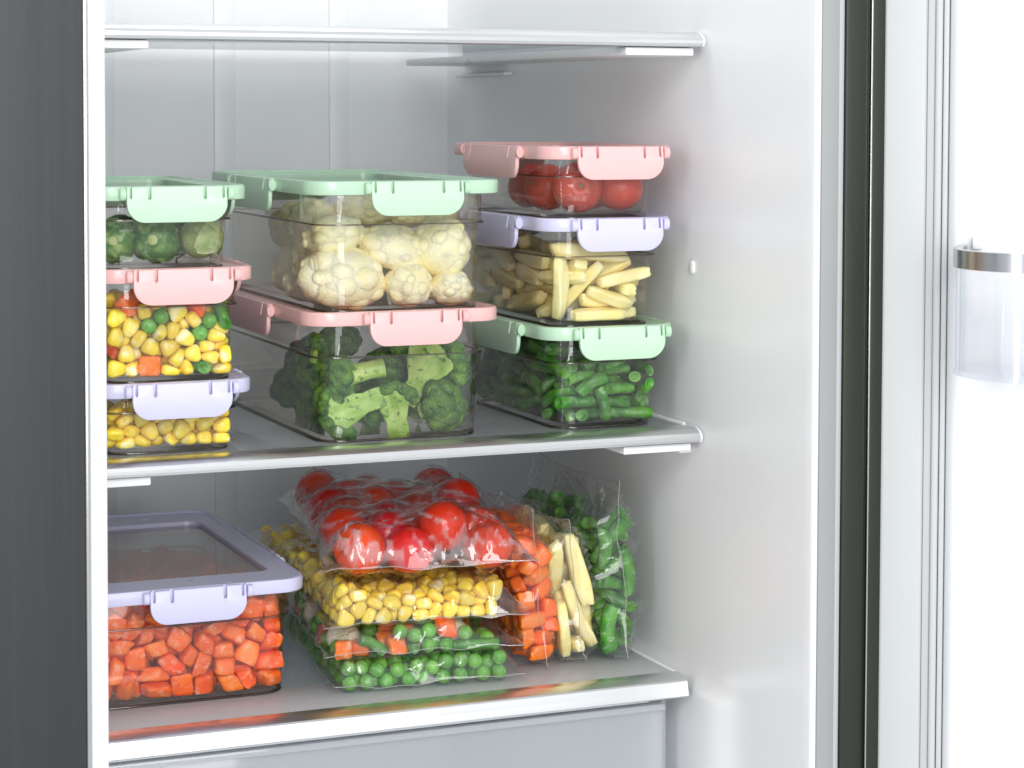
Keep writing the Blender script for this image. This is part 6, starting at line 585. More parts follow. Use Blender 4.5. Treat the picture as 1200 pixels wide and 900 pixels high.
 'beanbag': [('b', 1.2, [5,144,176,153,-9,-32,35,1,140,285,46,59,-38,-24,3,202,458,111,-2,58,-78,0,238,670,128,21,47,-77,5,118,1039,131,36,-28,10,4,202,1320,43,9,70,66,5,83,1463,42,70,4,-12,4,218,148,194,-20,-39,-86,1,73,337,100,46,-22,21,3,65,690,115,-54,-25,-35,1,162,898,103,48,-5,82,0,246,1103,123,-33,42,65,4,173,1287,132,-67,21,-17,5,155,1488,106,-23,-56,70,2,92,49,189,6,0,98,4,190,348,232,65,-28,4,1,46,371,192,-75,-43,-24,3,48,914,308,-35,44,64,1,233,1060,228,75,-33,21,1,94,1452,223,-78,2,23,0,155,1472,306,46,-10,-42,4,219,148,303,-44,7,-1,4,159,396,314,46,-62,-52,5,142,645,201,62,-4,-17,2,184,788,266,67,11,11,4,107,1064,257,23,-25,92,0,162,1280,356,-31,-23,-70,0,242,1449,355,-27,41,71,5,144,138,408,-50,-17,34,0,153,355,406,-58,13,-26,2,133,525,392,-19,-20,77,5,147,689,353,-55,12,-50,5,155,887,372,-20,-55,70,5,43,1251,316,22,-27,72,1,113,1508,416,-18,-43,85,4,142,102,500,55,-16,-61,1,65,291,550,21,-47,77,0,156,640,516,-18,-24,35,2,144,759,497,-27,50,22,2,208,1055,412,60,-1,7,2,136,1133,483,-64,19,-33,1,127,1447,548,30,-37,1,5,218,43,611,6,0,-98,3,146,364,580,22,-37,-89,0,195,599,621,-37,29,28,3,48,776,671,5,6,-77,2,118,1009,582,16,-52,-82,2,157,1290,540,14,38,69,0,52,1503,614,6,25,-92,4,168,145,680,43,26,83,1,176,254,613,10,-51,-65,2,136,536,742,-60,-11,39,4,140,886,652,73,-1,51,5,197,1082,612,-21,-43,-54,3,154,1328,689,-39,16,-23,1,122,1604,626,8,-23,-32,4,47,59,811,0,-4,98,2,145,342,760,-55,6,64,2,143,452,872,52,-14,-34,4,190,828,768,50,-50,22,5,150,995,696,3,-54,-57,3,114,1354,819,-9,51,72,3,149,1531,769,-27,-16,46,0,152,129,834,24,23,10,1,254,282,813,36,-46,63,2,163,646,850,-13,-66,63,5,108,835,846,-12,31,-92,3,149,1008,811,47,-3,-51,2,49,1352,903,72,-33,24,5,208,1608,779,-15,-1,97,0,146,209,901,-16,32,-81,3,146,493,974,9,-70,-65,2,204,688,997,-40,-1,18,0,159,904,943,49,-2,-50,3,124,1072,918,42,-15,-13,0,247,1275,758,-18,-2,-7,1,171,1568,1018,50,-30,-77,4,136,252,1002,-80,-34,45,2,136,362,1082,52,-42,-1,1,149,561,1069,-24,-68,34,5,252,959,1052,-50,-9,-15,4,252,1124,930,54,12,-16,4,175,1213,1046,-40,21,-88,5,144,1444,1059,-51,33,-21,4,175,47,1060,-18,25,-56,3,65,487,1161,-21,11,40,5,156,672,1171,-31,9,-88,0,106,782,1170,45,14,-51,1,100,1042,1061,-5,-45,82,0,149,1302,1085,39,20,-83,4,42,1427,1170,41,-51,57,2,49,111,1172,11,9,-61])],
 'tomatobag': [('t', 1.06, [1,185,184,181,13,-68,18,2,546,183,152,62,-77,-1,2,1122,178,168,8,2,-98,0,179,778,174,-13,35,40,2,774,658,152,97,-21,0,2,1119,899,168,-9,-18,-95,2,261,1159,166,-17,-8,26,0,790,1120,175,14,-11,-54,0,897,1468,173,8,23,-20,0,381,1814,174,-3,22,67,0,742,1802,161,48,86,0,0,1122,1752,173,-21,29,-7,1,182,2117,185,28,41,83,2,568,2116,152,86,50,0,1,1115,2116,181,-59,-63,-49,1,442,526,184,13,-18,-54,2,829,355,277,-76,-41,-21,2,510,899,172,-92,2,-6,1,1117,542,184,55,0,-20,1,182,1511,171,96,24,1,0,537,1485,179,33,21,75,0,1125,1236,261,-79,-12,34])],
}
# ================================================================= vegetables
MV = {
 'c': veg('corn', (.95, .64, .020), (.97, .76, .09), 130, .30, frost=.10, frostcol=(.93, .86, .60), fscale=120, bump=.25, bscale=250, sss=.25, sssr=(.8, .5, .1), vary=.24, third=(.94, .86, .50), tscale=95, tpos=(.56, .68), spec=.55),
 'p': veg('pea', (.085, .34, .020), (.19, .50, .05), 120, .33, frost=.32, frostcol=(.55, .74, .46), fscale=200, bump=.5, bscale=500, sss=.15, sssr=(.3, .6, .1), vary=.22),
 'k': veg('carrot', (.97, .105, .004), (.98, .17, .010), 110, .36, frost=.36, frostcol=(.96, .68, .54), fscale=170, bump=.8, bscale=650, sss=.2, sssr=(.9, .3, .05), vary=.18),
 's': veg('potato', (.93, .79, .32), (.95, .87, .50), 70, .42, frost=.16, frostcol=(.88, .84, .70), fscale=70, bump=.5, bscale=330, sss=.25, sssr=(.8, .6, .3), vary=.12, third=(.82, .58, .18), tscale=45, tpos=(.60, .78)),
 'b': veg('green_bean', (.030, .17, .012), (.12, .36, .03), 75, .34, frost=.34, frostcol=(.42, .60, .40), fscale=170, bump=.5, bscale=380, vary=.25),
 't': veg('tomato', (.70, .008, .003), (.84, .030, .006), 40, .16, frost=.0, bump=.1, bscale=200, sss=.15, sssr=(.9, .1, .05), vary=.18),
 'l': veg('cauliflower_bit', (.80, .72, .48), (.86, .82, .66), 90, .5, frost=.2, fscale=130, bump=.5, bscale=300, sss=.2, vary=.08),
}
M_carrot_clean = veg('carrot_bagged', (.96, .13, .006), (.97, .20, .012), 90, .3, frost=.02, frostcol=(.92, .55, .35), fscale=110, bump=.25, bscale=300, sss=.2, sssr=(.9, .3, .05), vary=.12)
M_cauli = veg('cauliflower', (.93, .82, .46), (.96, .90, .63), 40, .48, grain=420, gdist=.0004, frost=.26, frostcol=(.90, .89, .80), fscale=55, bump=.55, bscale=240, sss=.3, sssr=(.8, .6, .35), vary=.07, third=(.68, .46, .13), tscale=26, tpos=(.60, .78))
M_brocc = veg('broccoli_crown', (.030, .115, .020), (.17, .36, .04), 120, .5, grain=560, frost=.26, frostcol=(.35, .50, .30), fscale=260, bump=1.0, bscale=900, vary=.2, bdist=.0012)
M_brocc_cut = veg('broccoli_cut', (.26, .46, .06), (.56, .72, .22), 75, .4, third=(.10, .26, .03), tscale=230, tpos=(.58, .66), frost=.10, frostcol=(.75, .85, .6), fscale=140, bump=.5, bscale=300, sss=.2, sssr=(.4, .6, .2), vary=.1)
M_sprout = veg('sprout', (.030, .13, .015), (.13, .30, .04), 60, .38, third=(.30, .46, .14), tscale=120, tpos=(.52, .68), frost=.26, frostcol=(.50, .62, .50), fscale=90, bump=.6, bscale=300, vary=.35)
M_sprout_pale = veg('sprout_pale', (.24, .36, .10), (.48, .52, .22), 60, .4, frost=.3, frostcol=(.66, .72, .60), fscale=90, bump=.6, bscale=300, vary=.1)
M_tom_frost = veg('tomato_frosted', (.50, .012, .010), (.66, .030, .018), 45, .35, frost=.28, frostcol=(.80, .45, .45), fscale=75, bump=.3, bscale=500, sss=.1, sssr=(.9, .1, .05), vary=.12)
M_calyx = veg('calyx', (.02, .07, .012), (.06, .14, .03), 200, .6, bump=.6)
_SH = {}
def vmesh(kind, i, size, mat=None):
    key = (kind, i, round(size, 3), mat.name if mat else '')
    if key not in _SH:
        V, F = shape(kind, i, size); _SH[key] = mesh_from(V, F, [mat or MV[kind]], 55 if kind in 'ksb' else 180)
    return _SH[key]
NAMES = {'c': ('corn_kernel', 'corn'), 'p': ('garden_pea', 'pea'), 'k': ('carrot_cube', 'carrot'), 's': ('potato_stick', 'potato'), 'b': ('bean_piece', 'green bean'), 't': ('cherry_tomato', 'tomato'), 'l': ('cauliflower_piece', 'cauliflower')}
EXT = {'c': (0, .0050), 'p': (0, .0052), 'k': (.0, .0088), 's': (.024, .0062), 'b': (.015, .0050), 't': (0, .0174), 'l': (0, .0125)}
ALL = []                       # (kind, variant, size, matrix, label, group, material)
def content(name, M, labels, lo=None, hi=None, scale=1.0, mat=None, keep=None):
    from mathutils import Quaternion
    res = []
    for k, s0, rows in DATA[name]:
      for i in range(0, len(rows), 7):
        v, x, y, z, qx, qy, qz = rows[i:i + 7]; s = s0 * scale; p = Vector((x, y, z)) * 1e-4 * scale
        if keep and not keep(p, k): continue
        qx, qy, qz = qx / 99, qy / 99, qz / 99; R = Quaternion((math.sqrt(max(0, 1 - qx * qx - qy * qy - qz * qz)), qx, qy, qz)).normalized().to_matrix().to_4x4()
        Mw = M @ Matrix.Translation(p) @ R; c = Mw.translation
        if lo is not None and (c.x < lo[0] or c.y < lo[1] or c.z < lo[2] or c.x > hi[0] or c.y > hi[1] or c.z > hi[2]): continue
        reach = abs((Mw.to_3x3() @ Vector((0, 0, 1))).z) * EXT[k][0] * s + EXT[k][1] * s
        if hi is not None and c.z + reach > hi[2] - .004: continue
        lab, grp = labels[k]; ALL.append((k, v, s, Mw, lab, grp, mat.get(k) if mat else None)); res.append((k, v, s, p, R))
    return res
def inside(key, dx=.0135):
    x0, x1, y0, y1, zb, zt = BX[key]; return x0, x1, y0, y1, zb, zt
def box_content(name, key, labels, scale=1.0, right=True, pad=.0142, keep=None, yoff=0):
    x0, x1, y0, y1, zb, zt = BX[key]; Wd = SIMW[name] * scale
    ox = (x1 - pad - Wd) if right else x0 + pad
    M = Matrix.Translation((ox, y0 + pad - .0005 + yoff, zb + .0038))
    return content(name, M, labels, lo=(x0 + pad + .004, y0, zb), hi=(x1, y1, zt - .008), scale=scale, keep=keep)
L_ = lambda lab, grp: (lab, grp)
box_content('cornbox', 'corn', {'c': L_('yellow corn kernel in the lilac-lidded box at the foot of the left stack', 'corn kernels in the lilac-lidded box')}, scale=1.0)
MX = 'in the pink-lidded mixed box of the left stack'
box_content('mixbox', 'mixed', {'c': L_('yellow corn kernel ' + MX, 'corn kernels in the mixed box'), 'p': L_('round green pea ' + MX, 'peas in the mixed box'),
    'k': L_('orange carrot cube ' + MX, 'carrot cubes in the mixed box'), 'b': L_('green bean piece ' + MX, 'bean pieces in the mixed box')}, scale=1.0)
box_content('potato', 'potato', {'s': L_('pale yellow potato stick in the lilac-lidded box of the right stack', 'potato sticks in the box')}, scale=1.0)
box_content('beans', 'beans', {'b': L_('cut green bean piece in the green-lidded box of the right stack', 'bean pieces in the box')}, scale=1.0)
box_content('carrotbox', 'carrots', {'k': L_('frosted orange carrot cube in the big lilac-lidded box', 'carrot cubes in the big box')}, scale=1.0, keep=lambda p, k: p.z < .0625 - .05 * max(0, p.y - .10))

# ------------------------------------------------------------- freezer bags
M_film = clear('bag_film', (.975, .975, .975), (.80, .80, .80), f0=.055, gloss=.03, haze=.03, haze_attr='rime', hazecol=(.88, .88, .90), bump=(60, .12))
def samples(res, perm):
    out = []
    for k, v, s, p, R in res:
        h, r = EXT[k]; ax = (R @ Vector((0, 0, 1))) * h * s
        for f in ((0,) if not h else (-1, -.5, 0, .5, 1)):
            q = p + ax * f; out.append((q[perm[0]], q[perm[1]], q[perm[2]], r * s))
    return np.array(out)
def film(label, M, res, perm, size, marg, t0, seed, rime=.05, rime_gap=.0, flat=False, folds=60, famp=.0016, group=None, sag=.0, corner=.006, loose=.0004):
    rs = np.random.RandomState(seed); smp = samples(res, perm); U0, U1, V0, V1 = -marg[0], size[0] + marg[1], -marg[2], size[1] + marg[3]
    st = .0014; nu, nv = int((U1 - U0) / st) + 1, int((V1 - V0) / st) + 1
    u = np.linspace(U0, U1, nu); v = np.linspace(V0, V1, nv); UU, VV = np.meshgrid(u, v, indexing='ij')
    du, dv = u[1] - u[0], v[1] - v[0]
    def envelope(sign):
        H = np.full((nu, nv), -1.0)
        for a, b, t, r in smp:
            r2 = r + .0003; i0, i1 = max(0, int((a - r2 - U0) / du)), min(nu, int((a + r2 - U0) / du) + 2); j0, j1 = max(0, int((b - r2 - V0) / dv)), min(nv, int((b + r2 - V0) / dv) + 2)
            if i0 >= i1 or j0 >= j1: continue
            d2 = r2 * r2 - (UU[i0:i1, j0:j1] - a) ** 2 - (VV[i0:i1, j0:j1] - b) ** 2
            h = np.where(d2 > 0, sign * (t - t0) + np.sqrt(np.maximum(d2, 0)), -1); H[i0:i1, j0:j1] = np.maximum(H[i0:i1, j0:j1], h)
        h = np.maximum(H, 0).copy(); floor = .0003
        for it in range(260):
            a = h.copy(); a[1:-1, 1:-1] = (h[2:, 1:-1] + h[:-2, 1:-1] + h[1:-1, 2:] + h[1:-1, :-2]) / 4
            a = np.maximum(a, H); a[0] = a[-1] = floor; a[:, 0] = a[:, -1] = floor
            h = a
        return H, h
    Ht, ht = envelope(1); Hb, hb = envelope(-1)
    if flat: hb = np.minimum(hb, t0 - .0002)
    ed = np.minimum(np.minimum(UU - U0, U1 - UU) / 1.0, np.minimum(VV - V0, V1 - VV)); body = np.clip(ed / .012, 0, 1); body = body * body * (3 - 2 * body)
    def creases(n, amp):
        h = np.zeros((nu, nv))
        for _ in range(n):
            side = rs.randint(4); L = rs.uniform(.012, .05); sg = rs.uniform(.0006, .0016)
            if rs.rand() < .7:
                a = U0 + rs.rand() * (U1 - U0) if side < 2 else (U0 if side == 2 else U1); b = V0 + rs.rand() * (V1 - V0) if side >= 2 else (V0 if side == 0 else V1)
                base = {0: 90, 1: -90, 2: 0, 3: 180}[side]; th = math.radians(base + rs.uniform(-50, 50))
            else: a, b, th = U0 + rs.rand() * (U1 - U0), V0 + rs.rand() * (V1 - V0), rs.uniform(0, 6.28)
            c, s = math.cos(th), math.sin(th); p = (UU - a) * c + (VV - b) * s; q = -(UU - a) * s + (VV - b) * c + .12 * p * math.sin(rs.uniform(0, 6)) + .002 * np.sin(p * rs.uniform(60, 160) + rs.uniform(0, 6))
            w = np.clip(1 - np.abs(p / L - .45) / .55, 0, 1); prof = np.exp(-np.abs(q) / sg) - .45 * np.exp(-((q - 2 * sg) / (1.5 * sg)) ** 2)
            h += amp * rs.uniform(.4, 1) * np.sqrt(w) * prof
        return h
    def smooth_noise(fr, amp):
        h = np.zeros((nu, nv))
        for _ in range(6):
            th = rs.uniform(0, 6.28); k = fr * rs.uniform(.6, 1.6); h += np.sin((UU * math.cos(th) + VV * math.sin(th)) * k + rs.uniform(0, 6.28) + 1.3 * np.sin((UU * math.sin(th) - VV * math.cos(th)) * k * .6))
        return h * amp / 2.4
    cr = creases(folds, famp); cb = creases(folds, famp)
    top = np.maximum(ht + body * (loose + cr + smooth_noise(260, .0003)), Ht + .0002)
    bot = np.maximum(hb + body * (loose + (0 if flat else 1) * cb), np.minimum(Hb + .0002, t0 - .0001) if flat else Hb + .0002)
    if flat: bot = np.minimum(bot, t0 - .0001)
    top = np.maximum(top, .0002); bot = np.maximum(bot, .0002)
    gap = np.clip((ht + loose + cr - np.maximum(Ht, -.02)), 0, .02)
    fin = 1 - np.clip(ed / .02, 0, 1); has = (Ht > 0); wave = smooth_noise(150, .0011) * fin + smooth_noise(50, .0010) * fin
    # the empty rim drops towards the surface below (lying) or sways (standing)
    wave += sag * fin ** 1.5
    ripple = smooth_noise(100, .0010); ripple2 = smooth_noise(90, .0010)
    Uw = UU + ripple * fin + corner * .0; Vw = VV + ripple2 * fin
    # corners pull out into points, straight runs draw in a little
    fu = (UU - U0) / (U1 - U0) * 2 - 1; fv = (VV - V0) / (V1 - V0) * 2 - 1
    Uw = Uw - np.sign(fu) * corner * (1 - fv ** 2) * np.abs(fu) ** 3; Vw = Vw - np.sign(fv) * corner * (1 - fu ** 2) * np.abs(fv) ** 3
    keepc = np.clip(ed / .01, 0, 1); Uw = UU * keepc + Uw * (1 - keepc); Vw = VV * keepc + Vw * (1 - keepc)
    def pack(T): 
        A = np.zeros((nu, nv, 3)); A[..., perm[0]] = Uw; A[..., perm[1]] = Vw; A[..., perm[2]] = T; return A.reshape(-1, 3)
    top_v = pack(t0 + top + wave); bot_v = pack(t0 - bot + wave); n1 = nu * nv
    idx = lambda i, j: i * nv + j
    i, j = np.meshgrid(np.arange(nu - 1), np.arange(nv - 1), indexing='ij'); a = (i * nv + j).ravel(); q = np.stack([a, a + nv, a + nv + 1, a + 1], 1)
    Fs = np.concatenate([q, q[:, ::-1] + n1]).tolist()
    b = [idx(i, 0) for i in range(nu)] + [idx(nu - 1, j) for j in range(1, nv)] + [idx(i, nv - 1) for i in range(nu - 2, -1, -1)] + [idx(0, j) for j in range(nv - 2, 0, -1)]
    for k in range(len(b)):
        c, d = b[k], b[(k + 1) % len(b)]; Fs.append([c, n1 + c, n1 + d, d])
    me = mesh_from(np.concatenate([top_v, bot_v]), Fs, [M_film], 180, name='film')
    nz = np.clip(smooth_noise(150, 1.0) * .5 + .5, 0, 1); nz2 = np.clip(smooth_noise(520, 1.0) * .5 + .5, 0, 1)
    g = np.clip((gap - .0012) / .0022, 0, 1); st_ = np.clip((nz * .55 + nz2 * .45 - .52) / .07, 0, 1); rm = rime + rime_gap * g * (.04 + .96 * st_) * (1 - np.clip(gap / .02, 0, .5)); rm = np.clip(rm * np.clip(ed / .006, .4, 1), 0, .85)
    at_ = me.attributes.new('rime', 'FLOAT', 'POINT'); vals = np.concatenate([rm.ravel(), np.full(n1, rime)]).astype(np.float32); at_.data.foreach_set('value', vals)
    edge_ = [tuple(((top_v[k] + bot_v[k]) / 2)) for k in b[::2]]; edge_.append(edge_[0])
    o = put('freezer_bag', me); o.matrix_world = M; VV_, FF_ = tube(edge_, [.00030] * len(edge_), 5); put('seam', mesh_from(VV_, FF_, [M_seam], 180), o)
    prop(o, label, 'freezer bag', group or 'clear plastic freezer bags of vegetables'); return o
def lying(x, y, z, rz, pitch=0, roll=0): return Matrix.Translation((x, y, z)) @ Matrix.Rotation(math.radians(rz), 4, 'Z') @ Matrix.Rotation(math.radians(pitch), 4, 'X') @ Matrix.Rotation(math.radians(roll), 4, 'Y')
LOW = LOWZ + .0102
RZ = -5.0
M1 = lying(-.2585, .0475, LOW + .0008, RZ)
r1 = content('peabag', M1, {'p': L_('bright green pea in the bottom bag of the stack', 'peas in the bottom bag')})
film('bag of green peas, bottom of the stack of lying bags', M1, r1, (0, 1, 2), (.122, .225), (.009, .014, .010, .030), .0075, 1, rime=.03, rime_gap=.10, flat=True, sag=-.002, folds=120, famp=.0024)
M2 = lying(-.2630, .0490, LOW + .0236, RZ - .5)
r2 = content('mixbag', M2, {k: L_(t + ' in the mixed bag between peas and corn', t + 's in the mixed bag') for k, t in (('p', 'round green pea'), ('k', 'small carrot cube'), ('l', 'pale cauliflower piece'), ('b', 'green bean piece'))})
film('bag of mixed vegetables with peas and carrot, second from the shelf', M2, r2, (0, 1, 2), (.120, .225), (.010, .016, .010, .030), .0085, 2, rime=.03, rime_gap=.10, flat=True, sag=-.003, folds=120, famp=.0024)
M3 = lying(-.2610, .0500, LOW + .0466, RZ + .5, pitch=1.2)
r3 = content('cornbag', M3, {'c': L_('yellow corn kernel in the bag under the tomatoes', 'corn kernels in the bag')})
film('bag of yellow corn lying under the tomato bag', M3, r3, (0, 1, 2), (.122, .270), (.012, .016, .012, .030), .0085, 3, rime=.04, rime_gap=.06, flat=True, sag=-.004, folds=150, famp=.0026)
M4 = lying(-.2600, .0530, LOW + .0790, RZ - 4, pitch=1.5)
r4 = content('tomatobag', M4, {'t': L_('smooth red tomato inside the topmost bag of the stack', 'tomatoes in the top bag')}, scale=1.0)
film('bag of red tomatoes with milky frost, on top of the stack', M4, r4, (0, 1, 2), (.130, .230), (.010, .013, .010, .020), .0170, 4, rime=.0, rime_gap=.62, flat=False, sag=-.008, folds=170, famp=.0032)
def standing(x, y, z, lean, yaw): return Matrix.Translation((x, y, z)) @ Matrix.Rotation(math.radians(yaw), 4, 'Z') @ Matrix.Rotation(math.radians(lean), 4, 'Y')
M5 = standing(-.1130, .0640, LOW + .0035, -6, -3)
r5 = content('carrotbag', M5, {'k': L_('clean orange carrot cube in the upright bag', 'carrot cubes in the upright bag')}, mat={'k': M_carrot_clean}, keep=lambda p, k: p.z < .091)
film('upright bag of orange carrot cubes, next to the lying bags', M5, r5, (1, 2, 0), (.150, .094), (.009, .010, .003, .022), .0150, 5, rime=.03, rime_gap=.10, folds=150, famp=.0030)
M6 = standing(-.0800, .0660, LOW + .0035, -9, -3)
r6 = content('potatobag', M6, {'s': L_('long pale stick in the upright bag between carrots and beans', 'potato sticks in the upright bag')}, keep=lambda p, k: p.z < .086)
film('upright bag of pale potato sticks between carrots and beans', M6, r6, (1, 2, 0), (.140, .095), (.006, .010, .003, .008), .0155, 6, rime=.03, rime_gap=.16, folds=150, famp=.0030)
M7 = standing(-.0490, .0640, LOW + .0035, -3, -2)
r7 = content('beanbag', M7, {'b': L_('green bean piece in the upright bag by the side wall', 'bean pieces in the upright bag')}, keep=lambda p, k: p.z < .092 + .06 * max(0, p.y - .07))
film('upright bag of green beans, closest to the side wall', M7, r7, (1, 2, 0), (.165, .108), (.009, .014, .003, .024), .0150, 7, rime=.03, rime_gap=.10, folds=160, famp=.0034)

# ------------------------------------------------------------- turn the pieces into objects: the 300 of a kind that show largest, the rest as one stuff object
def visible():
    sw, sh = 1200, 900; zb_ = np.full((sh, sw), 9.0); ib = np.full((sh, sw), -1, int); F_ = {k: FPX for k in 'c'}
    for n, (k, v, s, Mw, *_r) in enumerate(ALL):
        h, r = EXT[k]; c = np.array(Mw.translation); ax = np.array((Mw.to_3x3() @ Vector((0, 0, 1)))) * h * s
        for f in ((0,) if not h else (-1, -.5, 0, .5, 1)):
            px, py, z = project(c + ax * f); R = r * s * FPX / z; x0_, x1_, y0_, y1_ = int(max(0, px - R)), int(min(sw, px + R + 1)), int(max(0, py - R)), int(min(sh, py + R + 1))
            if x0_ >= x1_ or y0_ >= y1_: continue
            X, Y = np.meshgrid(np.arange(x0_, x1_), np.arange(y0_, y1_)); d2 = R * R - (X - px) ** 2 - (Y - py) ** 2
            zz = np.where(d2 > 0, z - np.sqrt(np.maximum(d2, 0)) * z / FPX, 9.0); w = zz < zb_[y0_:y1_, x0_:x1_]
            zb_[y0_:y1_, x0_:x1_][w] = zz[w]; ib[y0_:y1_, x0_:x1_][w] = n
    ib[:, :int(at(126, 450, YF)[0] * 0 + 126)] = -1
    return np.bincount(ib[ib >= 0].ravel(), minlength=len(ALL))
VIS = visible(); REST = {}
for kind in 'cpksbtl':
    ids = sorted([i for i in range(len(ALL)) if ALL[i][0] == kind], key=lambda i: -VIS[i]); shown = [i for i in ids if VIS[i] > 14][:300]; sset = set(shown)
    for i in shown:
        k, v, s, Mw, lab, grp, mat = ALL[i]; o = put(NAMES[k][0], vmesh(k, v, s, mat)); o.matrix_world = Mw; prop(o, lab, NAMES[k][1], grp)
    for i in ids:
        if i not in sset: REST.setdefault((kind, ALL[i][6].name if ALL[i][6] else ''), []).append(i)
SIMPLE = {'c': 'corn', 'p': 'peas', 'k': 'carrot', 's': 'potato', 'b': 'green_beans', 't': 'tomatoes', 'l': 'cauliflower'}
for (kind, mn), ids in REST.items():
    V, F = [], []; n0 = 0
    for i in ids:
        k, v, s, Mw, lab, grp, mat = ALL[i]; me = vmesh(k, v, s, mat); co = np.empty(len(me.vertices) * 3, np.float32); me.vertices.foreach_get('co', co); co = co.reshape(-1, 3)
        Rm = np.array(Mw.to_3x3()); V.append(co @ Rm.T + np.array(Mw.translation)); F += [[q + n0 for q in p.vertices] for p in me.polygons]; n0 += len(co)
    o = put('loose_' + SIMPLE[kind], mesh_from(np.concatenate(V), F, [ALL[ids[0]][6] or MV[kind]], 55 if kind in 'ksb' else 180))
    prop(o, 'deeper layers of frozen %s inside the boxes and bags' % SIMPLE[kind].replace('_', ' '), SIMPLE[kind].replace('_', ' '), None, 'stuff')

# ------------------------------------------------------------- pieces built one by one
def worley(v, seed, n, amp, sharp, top=-1.0):
    r = np.random.RandomState(seed); c = r.normal(size=(n * 3, 3)); c /= np.linalg.norm(c, axis=1, keepdims=True); c = c[c[:, 2] > top][:n]
    d = v @ c.T; m = d.max(1); return amp * np.exp(-(1 - m) * sharp)
def cauli(label, c, rx, rz, ry=None, seed=0, rot=(0, 0, 0)):
    ry = ry or (rx + rz) / 2; r = np.random.RandomState(seed); v4, f4 = icov(4); v3, f3 = icov(3); V, F, n0 = [], [], 0
    q = v4 * (.93 * (1 + worley(v4, seed, 9, .10, 9, -.6)))[:, None]; V.append(q); F += f4; n0 = len(q)
    nk = 24
    for k in range(nk):
        zz = 1 - (k + .5) / nk * 1.7; a = k * 2.4 + r.uniform(-.25, .25); w = math.sqrt(max(0, 1 - zz * zz)); cr = r.uniform(.26, .50); d = np.array([math.cos(a) * w, math.sin(a) * w, zz])
        q = v3 * (1 + worley(v3, seed + k, 10, .10, 16, -1))[:, None] * cr + d * (.985 - cr * r.uniform(.80, .95)); V.append(q); F += [[i + n0 for i in g] for g in f3]; n0 += len(q)
    s_ = np.concatenate(V) * np.array([rx, ry, rz])
    o = put('cauliflower_floret', mesh_from(s_, F, [M_cauli], 180), None, c); o.rotation_euler = [math.radians(a) for a in rot]; prop(o, label, 'cauliflower', 'cauliflower florets in the large box'); return o
K = .00060
def P(px, py, Y): return at(px, py, Y)
def keep_in(key, c, r, dy=None):
    """hold a piece inside the walls of its box"""
    x0, x1, y0, y1, zb, zt = BX[key]; c = np.array(c, float); c[0] = min(max(c[0], x0 + .0148 + r), x1 - .0148 - r); c[1] = max(c[1], y0 + .0150 + (dy or r)); c[2] = max(c[2], zb + .004 + r * .72); return c
for px, py, w, h, Y, sd, rot, lab in (
    (399, 327, 49, 36, .058, 11, (8, 6, 0), 'widest cauliflower floret, low beside the front left corner of its box'),
    (478, 334, 27, 26, .048, 12, (0, -12, 30), 'round cauliflower floret at the bottom centre, right of the widest one'),
    (527, 339, 31, 21, .050, 13, (0, 4, 70), 'flat cauliflower floret in the bottom right corner of its box'),
    (461, 290, 41, 26, .062, 14, (10, 14, 0), 'broad cauliflower floret under the green latch, above the round one'),
    (536, 289, 34, 35, .055, 15, (0, 20, 40), 'tall cauliflower floret against the right end of the front wall'),
    (391, 276, 36, 22, .066, 16, (0, -8, 15), 'cauliflower floret resting on top of the widest one'),
    (347, 305, 28, 36, .095, 17, (0, 10, 60), 'cauliflower floret pressed on the left side behind the corner'),
    (330, 338, 26, 22, .120, 18, (0, 0, 20), 'low cauliflower floret furthest back along the left side'),
    (352, 258, 30, 24, .105, 19, (0, 12, 80), 'upper cauliflower floret by the left side, close under the lid'),
    (425, 247, 33, 20, .095, 20, (0, 5, 10), 'cauliflower floret in the top row just behind the ridge line'),
    (480, 247, 34, 20, .090, 21, (0, -5, 55), 'cauliflower floret hidden behind the green latch'),
    (535, 246, 28, 18, .090, 22, (0, 8, 25), 'small cauliflower floret in the top right corner of its box'),
    (440, 320, 30, 30, .115, 23, (0, 0, 0), 'cauliflower floret behind the widest and the round one'),
    (505, 312, 32, 32, .110, 24, (0, 0, 50), 'cauliflower floret behind the gap on the right'),
    (325, 325, 34, 34, .100, 25, (0, 0, 10), 'large cauliflower floret seen through the left wall of the green-lidded box'),
    (322, 270, 30, 28, .105, 26, (0, 10, 10), 'cauliflower floret seen through the left wall, second layer'),
    (300, 318, 32, 32, .150, 27, (0, 0, 80), 'cauliflower floret deep at the left wall, lower layer'),
    (300, 268, 30, 28, .155, 28, (0, 0, 130), 'cauliflower floret deep at the left wall, upper layer')):
    k = (Y + 1.6) / 1.62 * K; cauli(lab, keep_in('cauli', P(px, py, Y), min(w, h) * k * .98, (w + h) / 2 * k), w * k * 1.04, h * k * 1.04, None, sd, rot)
def direction(deg, toward=0.0):
    """screen angle (0 right, 90 up) leaning towards the viewer by `toward`"""
    a = math.radians(deg); d = Vector(RT) * math.cos(a) + Vector(UP) * math.sin(a) - Vector(FW) * toward; return d.normalized()
def clump(v, c, R, seed):
    q = v * (1 + worley(v, seed, 9, .10, 14, -1) + worley(v, seed + 1, 60, .06, 90, -1))[:, None]; return q * R + c
